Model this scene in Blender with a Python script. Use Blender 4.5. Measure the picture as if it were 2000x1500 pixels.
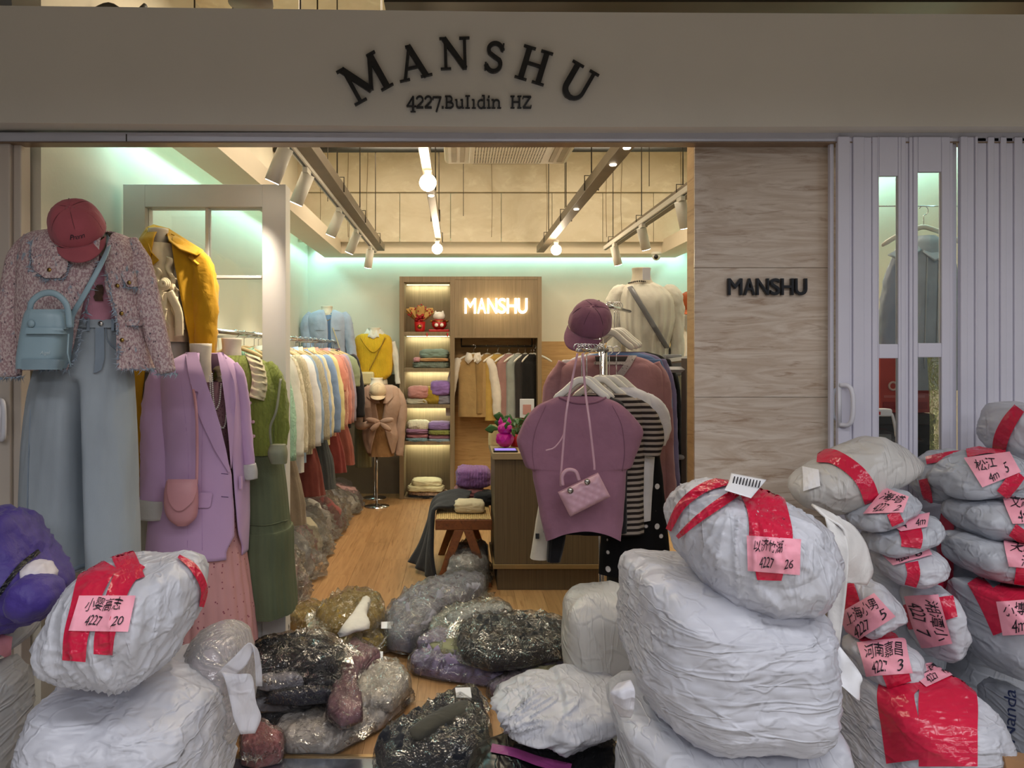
import bpy, math, random
import numpy as np
from itertools import product
from mathutils import Vector, Matrix

for _o in list(bpy.data.objects):
    bpy.data.objects.remove(_o)
S = bpy.context.scene
C = S.collection
PI = math.pi
# ---- the picture is 2000 x 1500, focal length 1450 px, horizon at row 690, axis at column 893, eye 1.6 m
F, CX, CY, H = 1450.0, 893.0, 690.0, 1.6
cam = bpy.data.cameras.new('camera')
cam.sensor_width = 36.0
cam.lens = 36.0 * F / 2000.0
cam.shift_x = (1000 - CX) / 2000.0
cam.shift_y = (CY - 750) / 2000.0
cam.clip_end = 60
camo = bpy.data.objects.new('camera', cam)
camo.location = (0, 0, H)
camo.rotation_euler = (PI / 2, 0, 0)
C.objects.link(camo)
S.camera = camo
S.view_settings.view_transform = 'Standard'
S.view_settings.look = 'None'
S.view_settings.gamma = 1
S.view_settings.use_curve_mapping = False
S.view_settings.exposure = 0.0
try:
    S.cycles.use_denoising = True
    S.cycles.max_bounces = 8
    S.cycles.transparent_max_bounces = 24
    S.cycles.sample_clamp_indirect = 6
    S.cycles.caustics_reflective = False
    S.cycles.caustics_refractive = False
except Exception:
    pass
W = bpy.data.worlds.new('world')
S.world = W
W.use_nodes = True
W.node_tree.nodes['Background'].inputs[0].default_value = (0.80, 0.84, 1.0, 1)
W.node_tree.nodes['Background'].inputs[1].default_value = 0.075


def area(name, loc, rot, sx, sy, power, col, spread=PI):
    l = bpy.data.lights.new(name, 'AREA')
    l.shape = 'RECTANGLE'
    l.size, l.size_y = sx, sy
    l.energy = power
    l.color = col
    l.spread = spread
    o = bpy.data.objects.new(name, l)
    o.location = loc
    o.rotation_euler = rot
    C.objects.link(o)
    return o


def spot(name, loc, target, power, col, ang=60, blend=.6, r=.03):
    l = bpy.data.lights.new(name, 'SPOT')
    l.energy = power
    l.color = col
    l.spot_size = math.radians(ang)
    l.spot_blend = blend
    l.shadow_soft_size = r
    o = bpy.data.objects.new(name, l)
    o.location = loc
    o.rotation_euler = (Vector(target) - Vector(loc)).to_track_quat('-Z', 'Y').to_euler()
    C.objects.link(o)
    return o


def point(name, loc, power, col, r=.05):
    l = bpy.data.lights.new(name, 'POINT')
    l.energy = power
    l.color = col
    l.shadow_soft_size = r
    o = bpy.data.objects.new(name, l)
    o.location = loc
    C.objects.link(o)
    return o


# mall corridor lamps (behind and above the viewer)
COOL = (0.92, 0.94, 1.0)
for _x in (-1.3, 0.9, 3.1):
    area('corridor_lamp', (_x, 0.5, 3.15), (0, 0, 0), 1.6, .35, 24 if _x > 0 else 20, COOL, math.radians(155))
    area('corridor_lamp', (_x, -2.2, 3.15), (0, 0, 0), 1.6, .35, 62 if _x > 0 else 52, COOL, math.radians(164))
# cove strips in the gap between soffit and wall
CYAN = (0.38, .95, 1.0)
area('cove_lamp', (-1.60, 6.0, 2.78), (0, math.radians(-20), 0), .05, 4.9, 21, CYAN)
area('cove_lamp', (2.56, 5.9, 2.78), (0, math.radians(20), 0), .05, 5.0, 21, CYAN)
area('cove_lamp', (0.48, 8.44, 2.78), (math.radians(20), 0, 0), 4.1, .05, 13, CYAN)
WARM = (1.0, 0.80, 0.55)
# added warm fill lights, unseen above the tracks, to brighten the whole interior
for _x, _y in ((-.6, 4.2), (1.6, 4.2), (-.6, 6.6), (1.6, 6.6)):
    area('shop_fill', (_x, _y, 3.70), (0, 0, 0), .9, .9, 32, (1.0, .86, .67))


# ------------------------------------------------------------------ helpers
def X(px, Y): return (px - CX) * Y / F
def Zp(py, Y): return H - (py - CY) * Y / F
def P(px, py, Y): return np.array((X(px, Y), Y, Zp(py, Y)))


def GP(px, py, z=0.0):
    Y = F * (H - z) / (py - CY)
    return np.array((X(px, Y), Y, z))


def lin(h):
    if not isinstance(h, str):
        return tuple(h)
    h = h.lstrip('#')
    r = [int(h[i:i + 2], 16) / 255 for i in (0, 2, 4)]
    return tuple(c / 12.92 if c <= .04045 else ((c + .055) / 1.055) ** 2.4 for c in r)


_r = np.random.RandomState(11)
_pm = np.tile(_r.permutation(256), 3)
_gr = _r.normal(size=(256, 3))
_gr /= np.linalg.norm(_gr, axis=1)[:, None]


def pn(p):
    p = np.asarray(p, float)
    i = np.floor(p).astype(int)
    f = p - i
    u = f * f * f * (f * (f * 6 - 15) + 10)
    out = np.zeros(len(p))
    for a, b, c in product((0, 1), repeat=3):
        h = _pm[_pm[_pm[(i[:, 0] + a) & 255] + ((i[:, 1] + b) & 255)] + ((i[:, 2] + c) & 255)]
        w = (u[:, 0] if a else 1 - u[:, 0]) * (u[:, 1] if b else 1 - u[:, 1]) * (u[:, 2] if c else 1 - u[:, 2])
        out += w * ((f - (a, b, c)) * _gr[h]).sum(1)
    return out * 1.6


def crom(pts, n):
    """Catmull-Rom through rows of numbers, n samples."""
    p = np.asarray(pts, float)
    m = len(p)
    q = np.vstack([2 * p[0] - p[1], p, 2 * p[-1] - p[-2]])
    t = np.linspace(0, m - 1 - 1e-9, n)
    i = t.astype(int)
    f = (t - i)[:, None]
    a, b, c, d = q[i], q[i + 1], q[i + 2], q[i + 3]
    return .5 * (2 * b + (c - a) * f + (2 * a - 5 * b + 4 * c - d) * f ** 2 + (3 * b - a - 3 * c + d) * f ** 3)


ORG = {}


def gridfaces(nr, nc, closed=False):
    f = []
    for i in range(nr - 1):
        for j in range(nc if closed else nc - 1):
            k = (j + 1) % nc
            f.append((i * nc + j, i * nc + k, (i + 1) * nc + k, (i + 1) * nc + j))
    return f


class Mb:
    def __init__(s):
        s.v, s.f, s.n = [], [], 0

    def add(s, V, Fs):
        V = np.asarray(V, float).reshape(-1, 3)
        n = s.n
        s.v.append(V)
        s.f += [tuple(int(i) + n for i in f) for f in Fs]
        s.n += len(V)
        return s

    def box(s, x0, x1, y0, y1, z0, z1):
        V = [(x, y, z) for x in (x0, x1) for y in (y0, y1) for z in (z0, z1)]
        return s.add(V, [(0, 1, 3, 2), (4, 6, 7, 5), (0, 4, 5, 1), (2, 3, 7, 6), (0, 2, 6, 4), (1, 5, 7, 3)])

    def grid(s, V, closed=False, cap0=False, cap1=False):
        nr, nc = V.shape[:2]
        f = gridfaces(nr, nc, closed)
        if cap0: f.append(tuple(range(nc - 1, -1, -1)))
        if cap1: f.append(tuple((nr - 1) * nc + j for j in range(nc)))
        return s.add(V.reshape(-1, 3), f)

    def tube(s, path, r, n=8, closed=False, flat=1.0, ref=(0, 1, 0)):
        p = np.asarray(path, float)
        m = len(p)
        r = np.broadcast_to(np.asarray(r, float), (m,))
        T = np.roll(p, -1, 0) - np.roll(p, 1, 0)
        if not closed:
            T[0], T[-1] = p[1] - p[0], p[-1] - p[-2]
        T /= np.linalg.norm(T, axis=1)[:, None] + 1e-12
        ref = np.array(ref, float)
        A = np.cross(T, ref)
        L = np.linalg.norm(A, axis=1)
        bad = L < 1e-3
        if bad.any():
            A[bad] = np.cross(T[bad], ref[[1, 2, 0]])
            L = np.linalg.norm(A, axis=1)
        A /= L[:, None]
        B = np.cross(A, T)
        a = np.linspace(0, 2 * PI, n, endpoint=False)
        V = p[:, None] + r[:, None, None] * (np.cos(a)[None, :, None] * A[:, None] + flat * np.sin(a)[None, :, None] * B[:, None])
        if closed:
            V = np.concatenate([V, V[:1]])
            return s.grid(V, True)
        return s.grid(V, True, True, True)

    def lathe(s, c, prof, n=24, axis=2):
        """profile of (r, h) about a vertical axis through c"""
        pr = np.asarray(prof, float)
        a = np.linspace(0, 2 * PI, n, endpoint=False)
        V = np.zeros((len(pr), n, 3))
        o = [0, 1, 2]
        if axis == 0: o = [1, 2, 0]
        if axis == 1: o = [2, 0, 1]
        V[:, :, o[0]] = pr[:, :1] * np.cos(a)
        V[:, :, o[1]] = pr[:, :1] * np.sin(a)
        V[:, :, o[2]] = pr[:, 1:]
        return s.grid(V + np.array(c, float), True, pr[0, 0] > 1e-6, pr[-1, 0] > 1e-6)

    def ball(s, c, r, n=12, sz=1.0, sy=1.0):
        a = np.linspace(-PI / 2, PI / 2, n // 2 + 2)
        b = np.linspace(0, 2 * PI, n, endpoint=False)
        V = np.stack([np.cos(a)[:, None] * np.cos(b), sy * np.cos(a)[:, None] * np.sin(b), sz * np.sin(a)[:, None] + 0 * b], -1)
        return s.grid(V * r + np.array(c, float), True)

    def prism(s, poly, y0, y1):
        """polygon in xz extruded from y0 to y1"""
        n = len(poly)
        V = [(x, y0, z) for x, z in poly] + [(x, y1, z) for x, z in poly]
        f = [tuple(range(n)), tuple(range(2 * n - 1, n - 1, -1))]
        f += [(i, i + n, (i + 1) % n + n, (i + 1) % n) for i in range(n)]
        return s.add(V, f)

    def build(s, name, m, parent=None, smooth=True, bev=0, solid=0, label=None, cat=None, group=None, kind=None, origin=None):
        V = np.concatenate(s.v)
        if parent is not None:
            org = ORG[parent.name]
        elif origin is not None:
            org = np.array(origin, float)
        else:
            lo, hi = V.min(0), V.max(0)
            org = np.array([(lo[0] + hi[0]) / 2, (lo[1] + hi[1]) / 2, lo[2]])
        me = bpy.data.meshes.new(name)
        me.from_pydata((V - org).tolist(), [], s.f)
        if smooth:
            me.polygons.foreach_set('use_smooth', [True] * len(me.polygons))
        me.validate()
        me.update()
        if m is not None:
            me.materials.append(m)
        o = bpy.data.objects.new(name, me)
        C.objects.link(o)
        if parent is not None:
            o.parent = parent
        else:
            o.location = org
        ORG[o.name] = org
        if bev:
            b = o.modifiers.new('bevel', 'BEVEL')
            b.width, b.segments, b.limit_method = bev, 2, 'ANGLE'
        if solid:
            b = o.modifiers.new('solid', 'SOLIDIFY')
            b.thickness, b.offset = solid, 0
        tag(o, label, cat, group, kind)
        return o


def tag(o, label=None, cat=None, group=None, kind=None):
    for k, v in (('label', label), ('category', cat), ('group', group), ('kind', kind)):
        if v: o[k] = v
    return o


def thing(name, label, cat, loc=(0, 0, 0), group=None, kind=None):
    o = bpy.data.objects.new(name, None)
    o.empty_display_size = .05
    o.location = loc
    C.objects.link(o)
    ORG[o.name] = np.array(loc, float)
    return tag(o, label, cat, group, kind)


def copy_tree(o, parent=None):
    c = o.copy()
    C.objects.link(c)
    c.parent = parent
    for ch in o.children:
        copy_tree(ch, c)
    return c


def boxo(name, x0, x1, y0, y1, z0, z1, m, parent=None, bev=0, **k):
    return Mb().box(x0, x1, y0, y1, z0, z1).build(name, m, parent, smooth=False, bev=bev, **k)


# ------------------------------------------------------------------ materials
MATS = {}


def nodes(name):
    m = bpy.data.materials.new(name)
    m.use_nodes = True
    nt = m.node_tree
    return m, nt, nt.nodes['Principled BSDF'], nt.nodes['Material Output']


def N(nt, typ, **k):
    n = nt.nodes.new(typ)
    for a, b in k.items():
        if a in n.inputs.keys(): n.inputs[a].default_value = b
        else: setattr(n, a, b)
    return n


def coords(nt, stretch=(1, 1, 1), rot=(0, 0, 0)):
    tc = N(nt, 'ShaderNodeTexCoord')
    mp = N(nt, 'ShaderNodeMapping')
    mp.inputs['Scale'].default_value = stretch
    mp.inputs['Rotation'].default_value = rot
    nt.links.new(tc.outputs['Object'], mp.inputs['Vector'])
    return mp.outputs['Vector']


def mixcol(nt, fac, a, b):
    n = nt.nodes.new('ShaderNodeMix')
    n.data_type = 'RGBA'
    for s_, v in ((6, a), (7, b)):
        if isinstance(v, tuple): n.inputs[s_].default_value = (*v[:3], 1)
        else: nt.links.new(v, n.inputs[s_])
    if isinstance(fac, float): n.inputs[0].default_value = fac
    else: nt.links.new(fac, n.inputs[0])
    return n.outputs[2]


def ramp(nt, fac, lo, hi):
    n = N(nt, 'ShaderNodeMapRange', interpolation_type='SMOOTHSTEP')
    nt.links.new(fac, n.inputs[0])
    n.inputs[1].default_value, n.inputs[2].default_value = lo, hi
    return n.outputs[0]


def noise(nt, vec, scale, detail=3, rough=.55, dist=0):
    n = N(nt, 'ShaderNodeTexNoise')
    n.inputs['Scale'].default_value = scale
    n.inputs['Detail'].default_value = detail
    n.inputs['Roughness'].default_value = rough
    n.inputs['Distortion'].default_value = dist
    nt.links.new(vec, n.inputs['Vector'])
    return n.outputs[0]


def bump(nt, h, strength, dist, prev=None):
    b = N(nt, 'ShaderNodeBump')
    b.inputs['Strength'].default_value = strength
    b.inputs['Distance'].default_value = dist
    nt.links.new(h, b.inputs['Height'])
    if prev is not None: nt.links.new(prev, b.inputs['Normal'])
    return b.outputs[0]


def mul(c, k):
    return tuple(min(1, x * k) for x in c)


def mat(name, col, rough=.7, var=.10, vs=6, bs=0, bd=.002, metal=0, sheen=0, coat=0, stretch=(1, 1, 1), spec=.5, emit=0):
    if name in MATS: return MATS[name]
    m, nt, b, out = nodes(name)
    c = lin(col)
    v = coords(nt, stretch)
    nz = noise(nt, v, vs, 4)
    nt.links.new(mixcol(nt, ramp(nt, nz, .3, .7), mul(c, 1 - var), mul(c, 1 + var)), b.inputs['Base Color'])
    b.inputs['Roughness'].default_value = rough
    b.inputs['Metallic'].default_value = metal
    b.inputs['Specular IOR Level'].default_value = spec
    if sheen: b.inputs['Sheen Weight'].default_value = sheen
    if coat: b.inputs['Coat Weight'].default_value = coat
    if bs: nt.links.new(bump(nt, noise(nt, v, bs, 3), .6, bd), b.inputs['Normal'])
    if emit:
        b.inputs['Emission Color'].default_value = (*c, 1)
        b.inputs['Emission Strength'].default_value = emit
    MATS[name] = m
    return m


def cloth(col, name=None, rough=.85, knit=0, rib=0, var=.08):
    """woven or knitted cloth: fine thread relief plus soft rumples"""
    key = 'cloth_%s_%s_%s' % (col, knit, rib)
    if key in MATS: return MATS[key]
    m, nt, b, out = nodes(key)
    c = lin(col)
    v = coords(nt)
    nz = noise(nt, v, 9, 4)
    col_o = mixcol(nt, ramp(nt, nz, .3, .7), mul(c, 1 - var), mul(c, 1 + var))
    nt.links.new(col_o, b.inputs['Base Color'])
    b.inputs['Roughness'].default_value = rough
    b.inputs['Specular IOR Level'].default_value = .2
    b.inputs['Sheen Weight'].default_value = .15
    n1 = bump(nt, noise(nt, v, 14, 3, .5, .6), .5, .012)
    if knit:
        w = N(nt, 'ShaderNodeTexWave', wave_type='BANDS', bands_direction='X')
        w.inputs['Scale'].default_value = knit
        w.inputs['Distortion'].default_value = 3.0
        w.inputs['Detail Scale'].default_value = 3
        nt.links.new(v, w.inputs['Vector'])
        n1 = bump(nt, w.outputs[1], .8, .004, n1)
    n2 = bump(nt, noise(nt, v, 420, 2), .35, .001, n1)
    nt.links.new(n2, b.inputs['Normal'])
    MATS[key] = m
    return m


def plastic(name='white_plastic', col='dfe0e8', stretch=(1, 1, 1), rough=.36, amt=1.0, tl=.25):
    if name in MATS: return MATS[name]
    m, nt, b, out = nodes(name)
    c = lin(col)
    v = coords(nt, stretch)
    nt.links.new(mixcol(nt, ramp(nt, noise(nt, v, 5, 5), .35, .65), mul(c, .90), c), b.inputs['Base Color'])
    b.inputs['Roughness'].default_value = rough
    b.inputs['Specular IOR Level'].default_value = .45
    # thin film: soft undulation plus sparse thin crease lines in two directions
    def lines(scale, wdt, d, st):
        mp = N(nt, 'ShaderNodeMapping'); mp.inputs['Scale'].default_value = st
        mp.inputs['Rotation'].default_value = (.4, .5, .6)
        nt.links.new(v, mp.inputs['Vector'])
        n = noise(nt, mp.outputs[0], scale, 2, .5, d)
        a = N(nt, 'ShaderNodeMath', operation='SUBTRACT'); nt.links.new(n, a.inputs[0]); a.inputs[1].default_value = .5
        e = N(nt, 'ShaderNodeMath', operation='ABSOLUTE'); nt.links.new(a.outputs[0], e.inputs[0])
        return ramp(nt, e.outputs[0], wdt, 0.0)
    n1 = bump(nt, noise(nt, v, 5, 3, .5, .5), .55 * amt, .03)
    n1 = bump(nt, lines(4.5, .07, .6, (1, .7, 2.2)), .42 * amt, .010, n1)
    n2 = bump(nt, lines(8, .06, .4, (2.4, 1, .8)), .38 * amt, .006, n1)
    n3 = bump(nt, noise(nt, v, 70, 2), .10 * amt, .0015, n2)
    nt.links.new(n3, b.inputs['Normal'])
    if tl:
        t = N(nt, 'ShaderNodeBsdfTranslucent')
        t.inputs['Color'].default_value = (*mul(c, .9), 1)
        mx = N(nt, 'ShaderNodeMixShader')
        mx.inputs[0].default_value = tl
        nt.links.new(b.outputs[0], mx.inputs[1])
        nt.links.new(t.outputs[0], mx.inputs[2])
        nt.links.new(mx.outputs[0], out.inputs['Surface'])
    MATS[name] = m
    return m


def film(name='clear_film', base=.02, rough=.10, haze=.015, scale=9, tint=(1, 1, 1), edge=.34):
    """clear polythene: mostly transparent, glints on its crumples"""
    if name in MATS: return MATS[name]
    m, nt, b, out = nodes(name)
    nt.nodes.remove(b)
    v = coords(nt)
    n = noise(nt, v, scale, 4, .6, 1.2)
    a = N(nt, 'ShaderNodeMath', operation='SUBTRACT'); nt.links.new(n, a.inputs[0]); a.inputs[1].default_value = .5
    e = N(nt, 'ShaderNodeMath', operation='ABSOLUTE'); nt.links.new(a.outputs[0], e.inputs[0])
    nm = bump(nt, ramp(nt, e.outputs[0], .10, 0.0), .7, .02)
    nm = bump(nt, noise(nt, v, scale * 3.2, 3), .7, .015, nm)
    g = N(nt, 'ShaderNodeBsdfGlossy'); g.inputs['Roughness'].default_value = rough
    g.inputs['Color'].default_value = (*tint, 1)
    t = N(nt, 'ShaderNodeBsdfTransparent')
    lw = N(nt, 'ShaderNodeFresnel'); lw.inputs['IOR'].default_value = 1.5
    for q in (g, lw): nt.links.new(nm, q.inputs['Normal'])
    k = N(nt, 'ShaderNodeMath', operation='MULTIPLY_ADD'); nt.links.new(lw.outputs[0], k.inputs[0])
    k.inputs[1].default_value, k.inputs[2].default_value = edge * 2.4, base
    k.use_clamp = True
    mx = N(nt, 'ShaderNodeMixShader')
    nt.links.new(k.outputs[0], mx.inputs[0]); nt.links.new(t.outputs[0], mx.inputs[1]); nt.links.new(g.outputs[0], mx.inputs[2])
    sh = mx.outputs[0]
    if haze:
        d = N(nt, 'ShaderNodeBsdfDiffuse'); d.inputs['Color'].default_value = (.85, .85, .87, 1)
        m2 = N(nt, 'ShaderNodeMixShader'); m2.inputs[0].default_value = haze
        nt.links.new(sh, m2.inputs[1]); nt.links.new(d.outputs[0], m2.inputs[2]); sh = m2.outputs[0]
    nt.links.new(sh, out.inputs['Surface'])
    MATS[name] = m
    return m


def glass():
    if 'pane_glass' in MATS: return MATS['pane_glass']
    m, nt, b, out = nodes('pane_glass')
    nt.nodes.remove(b)
    g = N(nt, 'ShaderNodeBsdfGlossy'); g.inputs['Roughness'].default_value = .02
    t = N(nt, 'ShaderNodeBsdfTransparent'); t.inputs['Color'].default_value = (.97, .99, .98, 1)
    fr = N(nt, 'ShaderNodeFresnel'); fr.inputs['IOR'].default_value = 1.45
    mx = N(nt, 'ShaderNodeMixShader')
    nt.links.new(fr.outputs[0], mx.inputs[0]); nt.links.new(t.outputs[0], mx.inputs[1]); nt.links.new(g.outputs[0], mx.inputs[2])
    nt.links.new(mx.outputs[0], out.inputs['Surface'])
    MATS['pane_glass'] = m
    return m


def emit(name, col, st):
    if name in MATS: return MATS[name]
    m, nt, b, out = nodes(name)
    b.inputs['Base Color'].default_value = (*lin(col), 1)
    b.inputs['Emission Color'].default_value = (*lin(col), 1)
    b.inputs['Emission Strength'].default_value = st
    MATS[name] = m
    return m


def banded(name, c1, c2, stretch, scale, rough=.6, bd=.001, c3=None, coat=0, detail=6, dist=1.5, rnd=0.0):
    """grain or strata: stretched noise between colours (wood, travertine)"""
    if name in MATS: return MATS[name]
    m, nt, b, out = nodes(name)
    v = coords(nt, stretch)
    if rnd:
        oi = N(nt, 'ShaderNodeObjectInfo')
        ad = N(nt, 'ShaderNodeVectorMath', operation='ADD')
        sc = N(nt, 'ShaderNodeMath', operation='MULTIPLY'); nt.links.new(oi.outputs['Random'], sc.inputs[0]); sc.inputs[1].default_value = 37.0
        nt.links.new(v, ad.inputs[0]); nt.links.new(sc.outputs[0], ad.inputs[1])
        v = ad.outputs[0]
    n = noise(nt, v, scale, detail, .6, dist)
    col = mixcol(nt, ramp(nt, n, .30, .70), lin(c1), lin(c2))
    if c3:
        n2 = noise(nt, v, scale * 3.1, 4, .6, .5)
        col = mixcol(nt, ramp(nt, n2, .52, .75), col, lin(c3))
    if rnd:
        hs = N(nt, 'ShaderNodeHueSaturation')
        k = N(nt, 'ShaderNodeMath', operation='MULTIPLY_ADD'); nt.links.new(oi.outputs['Random'], k.inputs[0])
        k.inputs[1].default_value, k.inputs[2].default_value = rnd, 1 - rnd / 2
        nt.links.new(k.outputs[0], hs.inputs['Value']); nt.links.new(col, hs.inputs['Color'])
        col = hs.outputs[0]
    nt.links.new(col, b.inputs['Base Color'])
    b.inputs['Roughness'].default_value = rough
    if coat: b.inputs['Coat Weight'].default_value = coat
    if bd: nt.links.new(bump(nt, n, .4, bd), b.inputs['Normal'])
    MATS[name] = m
    return m


def spots(name, base, dot, scale, lo, hi, rough=.85, rnd=1.0, bs=0):
    """cloth with printed specks"""
    if name in MATS: return MATS[name]
    m, nt, b, out = nodes(name)
    v = coords(nt)
    vo = N(nt, 'ShaderNodeTexVoronoi'); vo.inputs['Scale'].default_value = scale; vo.inputs['Randomness'].default_value = rnd
    nt.links.new(v, vo.inputs['Vector'])
    f = ramp(nt, vo.outputs['Distance'], hi, lo)
    nt.links.new(mixcol(nt, f, lin(base), lin(dot)), b.inputs['Base Color'])
    b.inputs['Roughness'].default_value = rough
    b.inputs['Specular IOR Level'].default_value = .2
    if bs: nt.links.new(bump(nt, noise(nt, v, bs, 3), .7, .003), b.inputs['Normal'])
    MATS[name] = m
    return m


def stripes(name, c1, c2, scale, direction='Z', duty=.5, rough=.85):
    if name in MATS: return MATS[name]
    m, nt, b, out = nodes(name)
    v = coords(nt)
    w = N(nt, 'ShaderNodeTexWave', wave_type='BANDS', bands_direction=direction)
    w.inputs['Scale'].default_value = scale
    w.inputs['Distortion'].default_value = .4
    nt.links.new(v, w.inputs['Vector'])
    nt.links.new(mixcol(nt, ramp(nt, w.outputs[1], duty - .04, duty + .04), lin(c1), lin(c2)), b.inputs['Base Color'])
    b.inputs['Roughness'].default_value = rough
    b.inputs['Specular IOR Level'].default_value = .2
    nt.links.new(bump(nt, noise(nt, v, 14, 3), .5, .012), b.inputs['Normal'])
    MATS[name] = m
    return m


STEEL = mat('brushed_steel', 'c4c4c8', .25, .05, metal=1)
CHROME = mat('chrome', 'd8d8dc', .12, .03, metal=1)
PAINT_W = mat('white_paint', 'dcdbe2', .5, .02, vs=2)
PVC = mat('white_vinyl', 'd6d4e0', .45, .025, vs=3)
BLACK = mat('black_plastic', '14141a', .4, .05)
DARKM = mat('dark_steel', '3a342c', .5, .15, vs=3, metal=.6)
CREAM = mat('cream_dummy_cloth', 'd9cdb8', .9, .05, vs=20, bs=300, bd=.0006)


# ------------------------------------------------------------------ soft shapes
class Loft:
    """A garment body: closed (or front-open) rings stacked down z. rows: (z, xl, xr, depth)."""
    def __init__(s, rows, y0, e=2.4, fold=.03, fk=2.6, seed=0, gap=None, nr=64, nc=84, droop=1.0, crease=.022, cst=(1.6, 5.0)):
        s.rows = crom(rows, nr)
        s.z = s.rows[:, 0]
        s.y0, s.e, s.fold, s.fk, s.seed, s.nc, s.gap = y0, e, fold, fk, seed * 7.13, nc, gap
        s.droop, s.crease, s.cst = droop, crease, cst

    def mod(s, th, z):
        zt = np.clip((s.z[0] - z) / (s.z[0] - s.z[-1] + 1e-9), 0, 1)
        p = np.stack([np.cos(th) * s.fk + s.seed, np.sin(th) * s.fk + s.seed, z * 1.1 + 0 * th], -1)
        q = np.stack([np.cos(th) * 1.3 + s.seed, np.sin(th) * 1.3 - s.seed, z * 6 + 0 * th], -1)
        sh = th.shape
        n = pn(p.reshape(-1, 3)).reshape(sh)
        n2 = pn(q.reshape(-1, 3)).reshape(sh)
        out = 1 + s.fold * (.25 + zt * s.droop) * n * 1.6 + s.fold * .5 * n2
        if s.crease:
            for i_, (a_, b_) in enumerate(((.55, .7), (-.6, .6))):
                q = np.stack([np.cos(th) * s.cst[0] + a_ * z * s.cst[1] + s.seed + i_ * 9, np.sin(th) * s.cst[0] + i_ * 5 - s.seed, b_ * z * s.cst[1] + 0 * th], -1)
                out = out + s.crease * (np.exp(-(pn(q.reshape(-1, 3)) / .16) ** 2).reshape(sh) - .35)
        return out

    def par(s, z):
        o = np.argsort(s.z)
        f = lambda k: np.interp(z, s.z[o], s.rows[o, k])
        return f(1), f(2), f(3)

    def pt(s, th, z):
        xl, xr, d = s.par(z)
        c, sn = np.cos(th), np.sin(th)
        m = s.mod(th, z)
        k = 2 / s.e
        x = (xl + xr) / 2 + (xr - xl) / 2 * np.sign(c) * np.abs(c) ** k * (1 + (m - 1) * .5)
        y = s.y0 - d * np.sign(sn) * np.abs(sn) ** k * m
        return np.stack([x, y, z + 0 * th], -1)

    def front(s, x, z, side=1):
        x, z = np.asarray(x, float), np.asarray(z, float)
        xl, xr, d = s.par(z)
        u = np.clip((x - (xl + xr) / 2) / ((xr - xl) / 2 + 1e-9), -.995, .995)
        th = np.arccos(np.sign(u) * np.abs(u) ** (s.e / 2)) * side
        return s.pt(th, z)[..., 1]

    def mb(s, cap0=False, cap1=False):
        z = s.z[:, None]
        if s.gap is None:
            th = np.linspace(0, 2 * PI, s.nc, endpoint=False)[None, :] + 0 * z
            return Mb().grid(s.pt(th, z + 0 * th), True, cap0, cap1)
        g = np.asarray(s.gap, float)
        o = np.argsort(g[:, 0])
        gl, gr = np.interp(s.z, g[o, 0], g[o, 1]), np.interp(s.z, g[o, 0], g[o, 2])
        xl, xr = s.rows[:, 1], s.rows[:, 2]

        def ang(x):
            u = np.clip((x - (xl + xr) / 2) / ((xr - xl) / 2 + 1e-9), -.98, .98)
            return np.arccos(np.sign(u) * np.abs(u) ** (s.e / 2))
        a, b = ang(gl), ang(gr) + 2 * PI
        t = np.linspace(0, 1, s.nc)[None, :]
        th = a[:, None] + (b - a)[:, None] * t
        return Mb().grid(s.pt(th, z + 0 * th))


def prow(rows, Y):
    """pixel rows (py, xl, xr, depth) at distance Y -> metres"""
    return [(Zp(r[0], Y), X(r[1], Y), X(r[2], Y), r[3]) for r in rows]


def pgap(rows, Y):
    return [(Zp(r[0], Y), X(r[1], Y), X(r[2], Y)) for r in rows]


def onfront(L, px, py, off):
    """world points on the front of a loft seen at the given pixels"""
    px, py = np.asarray(px, float), np.asarray(py, float)
    Y = np.full(px.shape, L.y0)
    for _ in range(5):
        Y = L.front((px - CX) * Y / F, H - (py - CY) * Y / F)
    Y = Y - off
    return np.stack([(px - CX) * Y / F, Y, H - (py - CY) * Y / F], -1)


def patch(L, rows, off=.008, nr=16, nc=10, th=.004):
    """a flat piece lying on a loft's front, rows of (py, xl, xr)"""
    r = np.asarray(rows, float)
    q = np.stack([np.interp(np.linspace(0, len(r) - 1, nr), np.arange(len(r)), r[:, k]) for k in range(3)], 1)
    t = np.linspace(0, 1, nc)[None, :]
    px = q[:, 1:2] + (q[:, 2:3] - q[:, 1:2]) * t
    py = q[:, :1] + 0 * t
    A = onfront(L, px, py, off + th)
    B = onfront(L, px, py, off - .002)
    n = nr * nc
    f = gridfaces(nr, nc)
    m = Mb()
    m.add(A, [tuple(reversed(x)) for x in f])
    rim = [i for i in range(nc)] + [i * nc + nc - 1 for i in range(1, nr)] + [(nr - 1) * nc + i for i in range(nc - 2, -1, -1)] + [i * nc for i in range(nr - 2, 0, -1)]
    V = np.concatenate([A.reshape(-1, 3)[rim], B.reshape(-1, 3)[rim]])
    k = len(rim)
    m.add(V, [(i, (i + 1) % k, (i + 1) % k + k, i + k) for i in range(k)])
    return m


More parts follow.
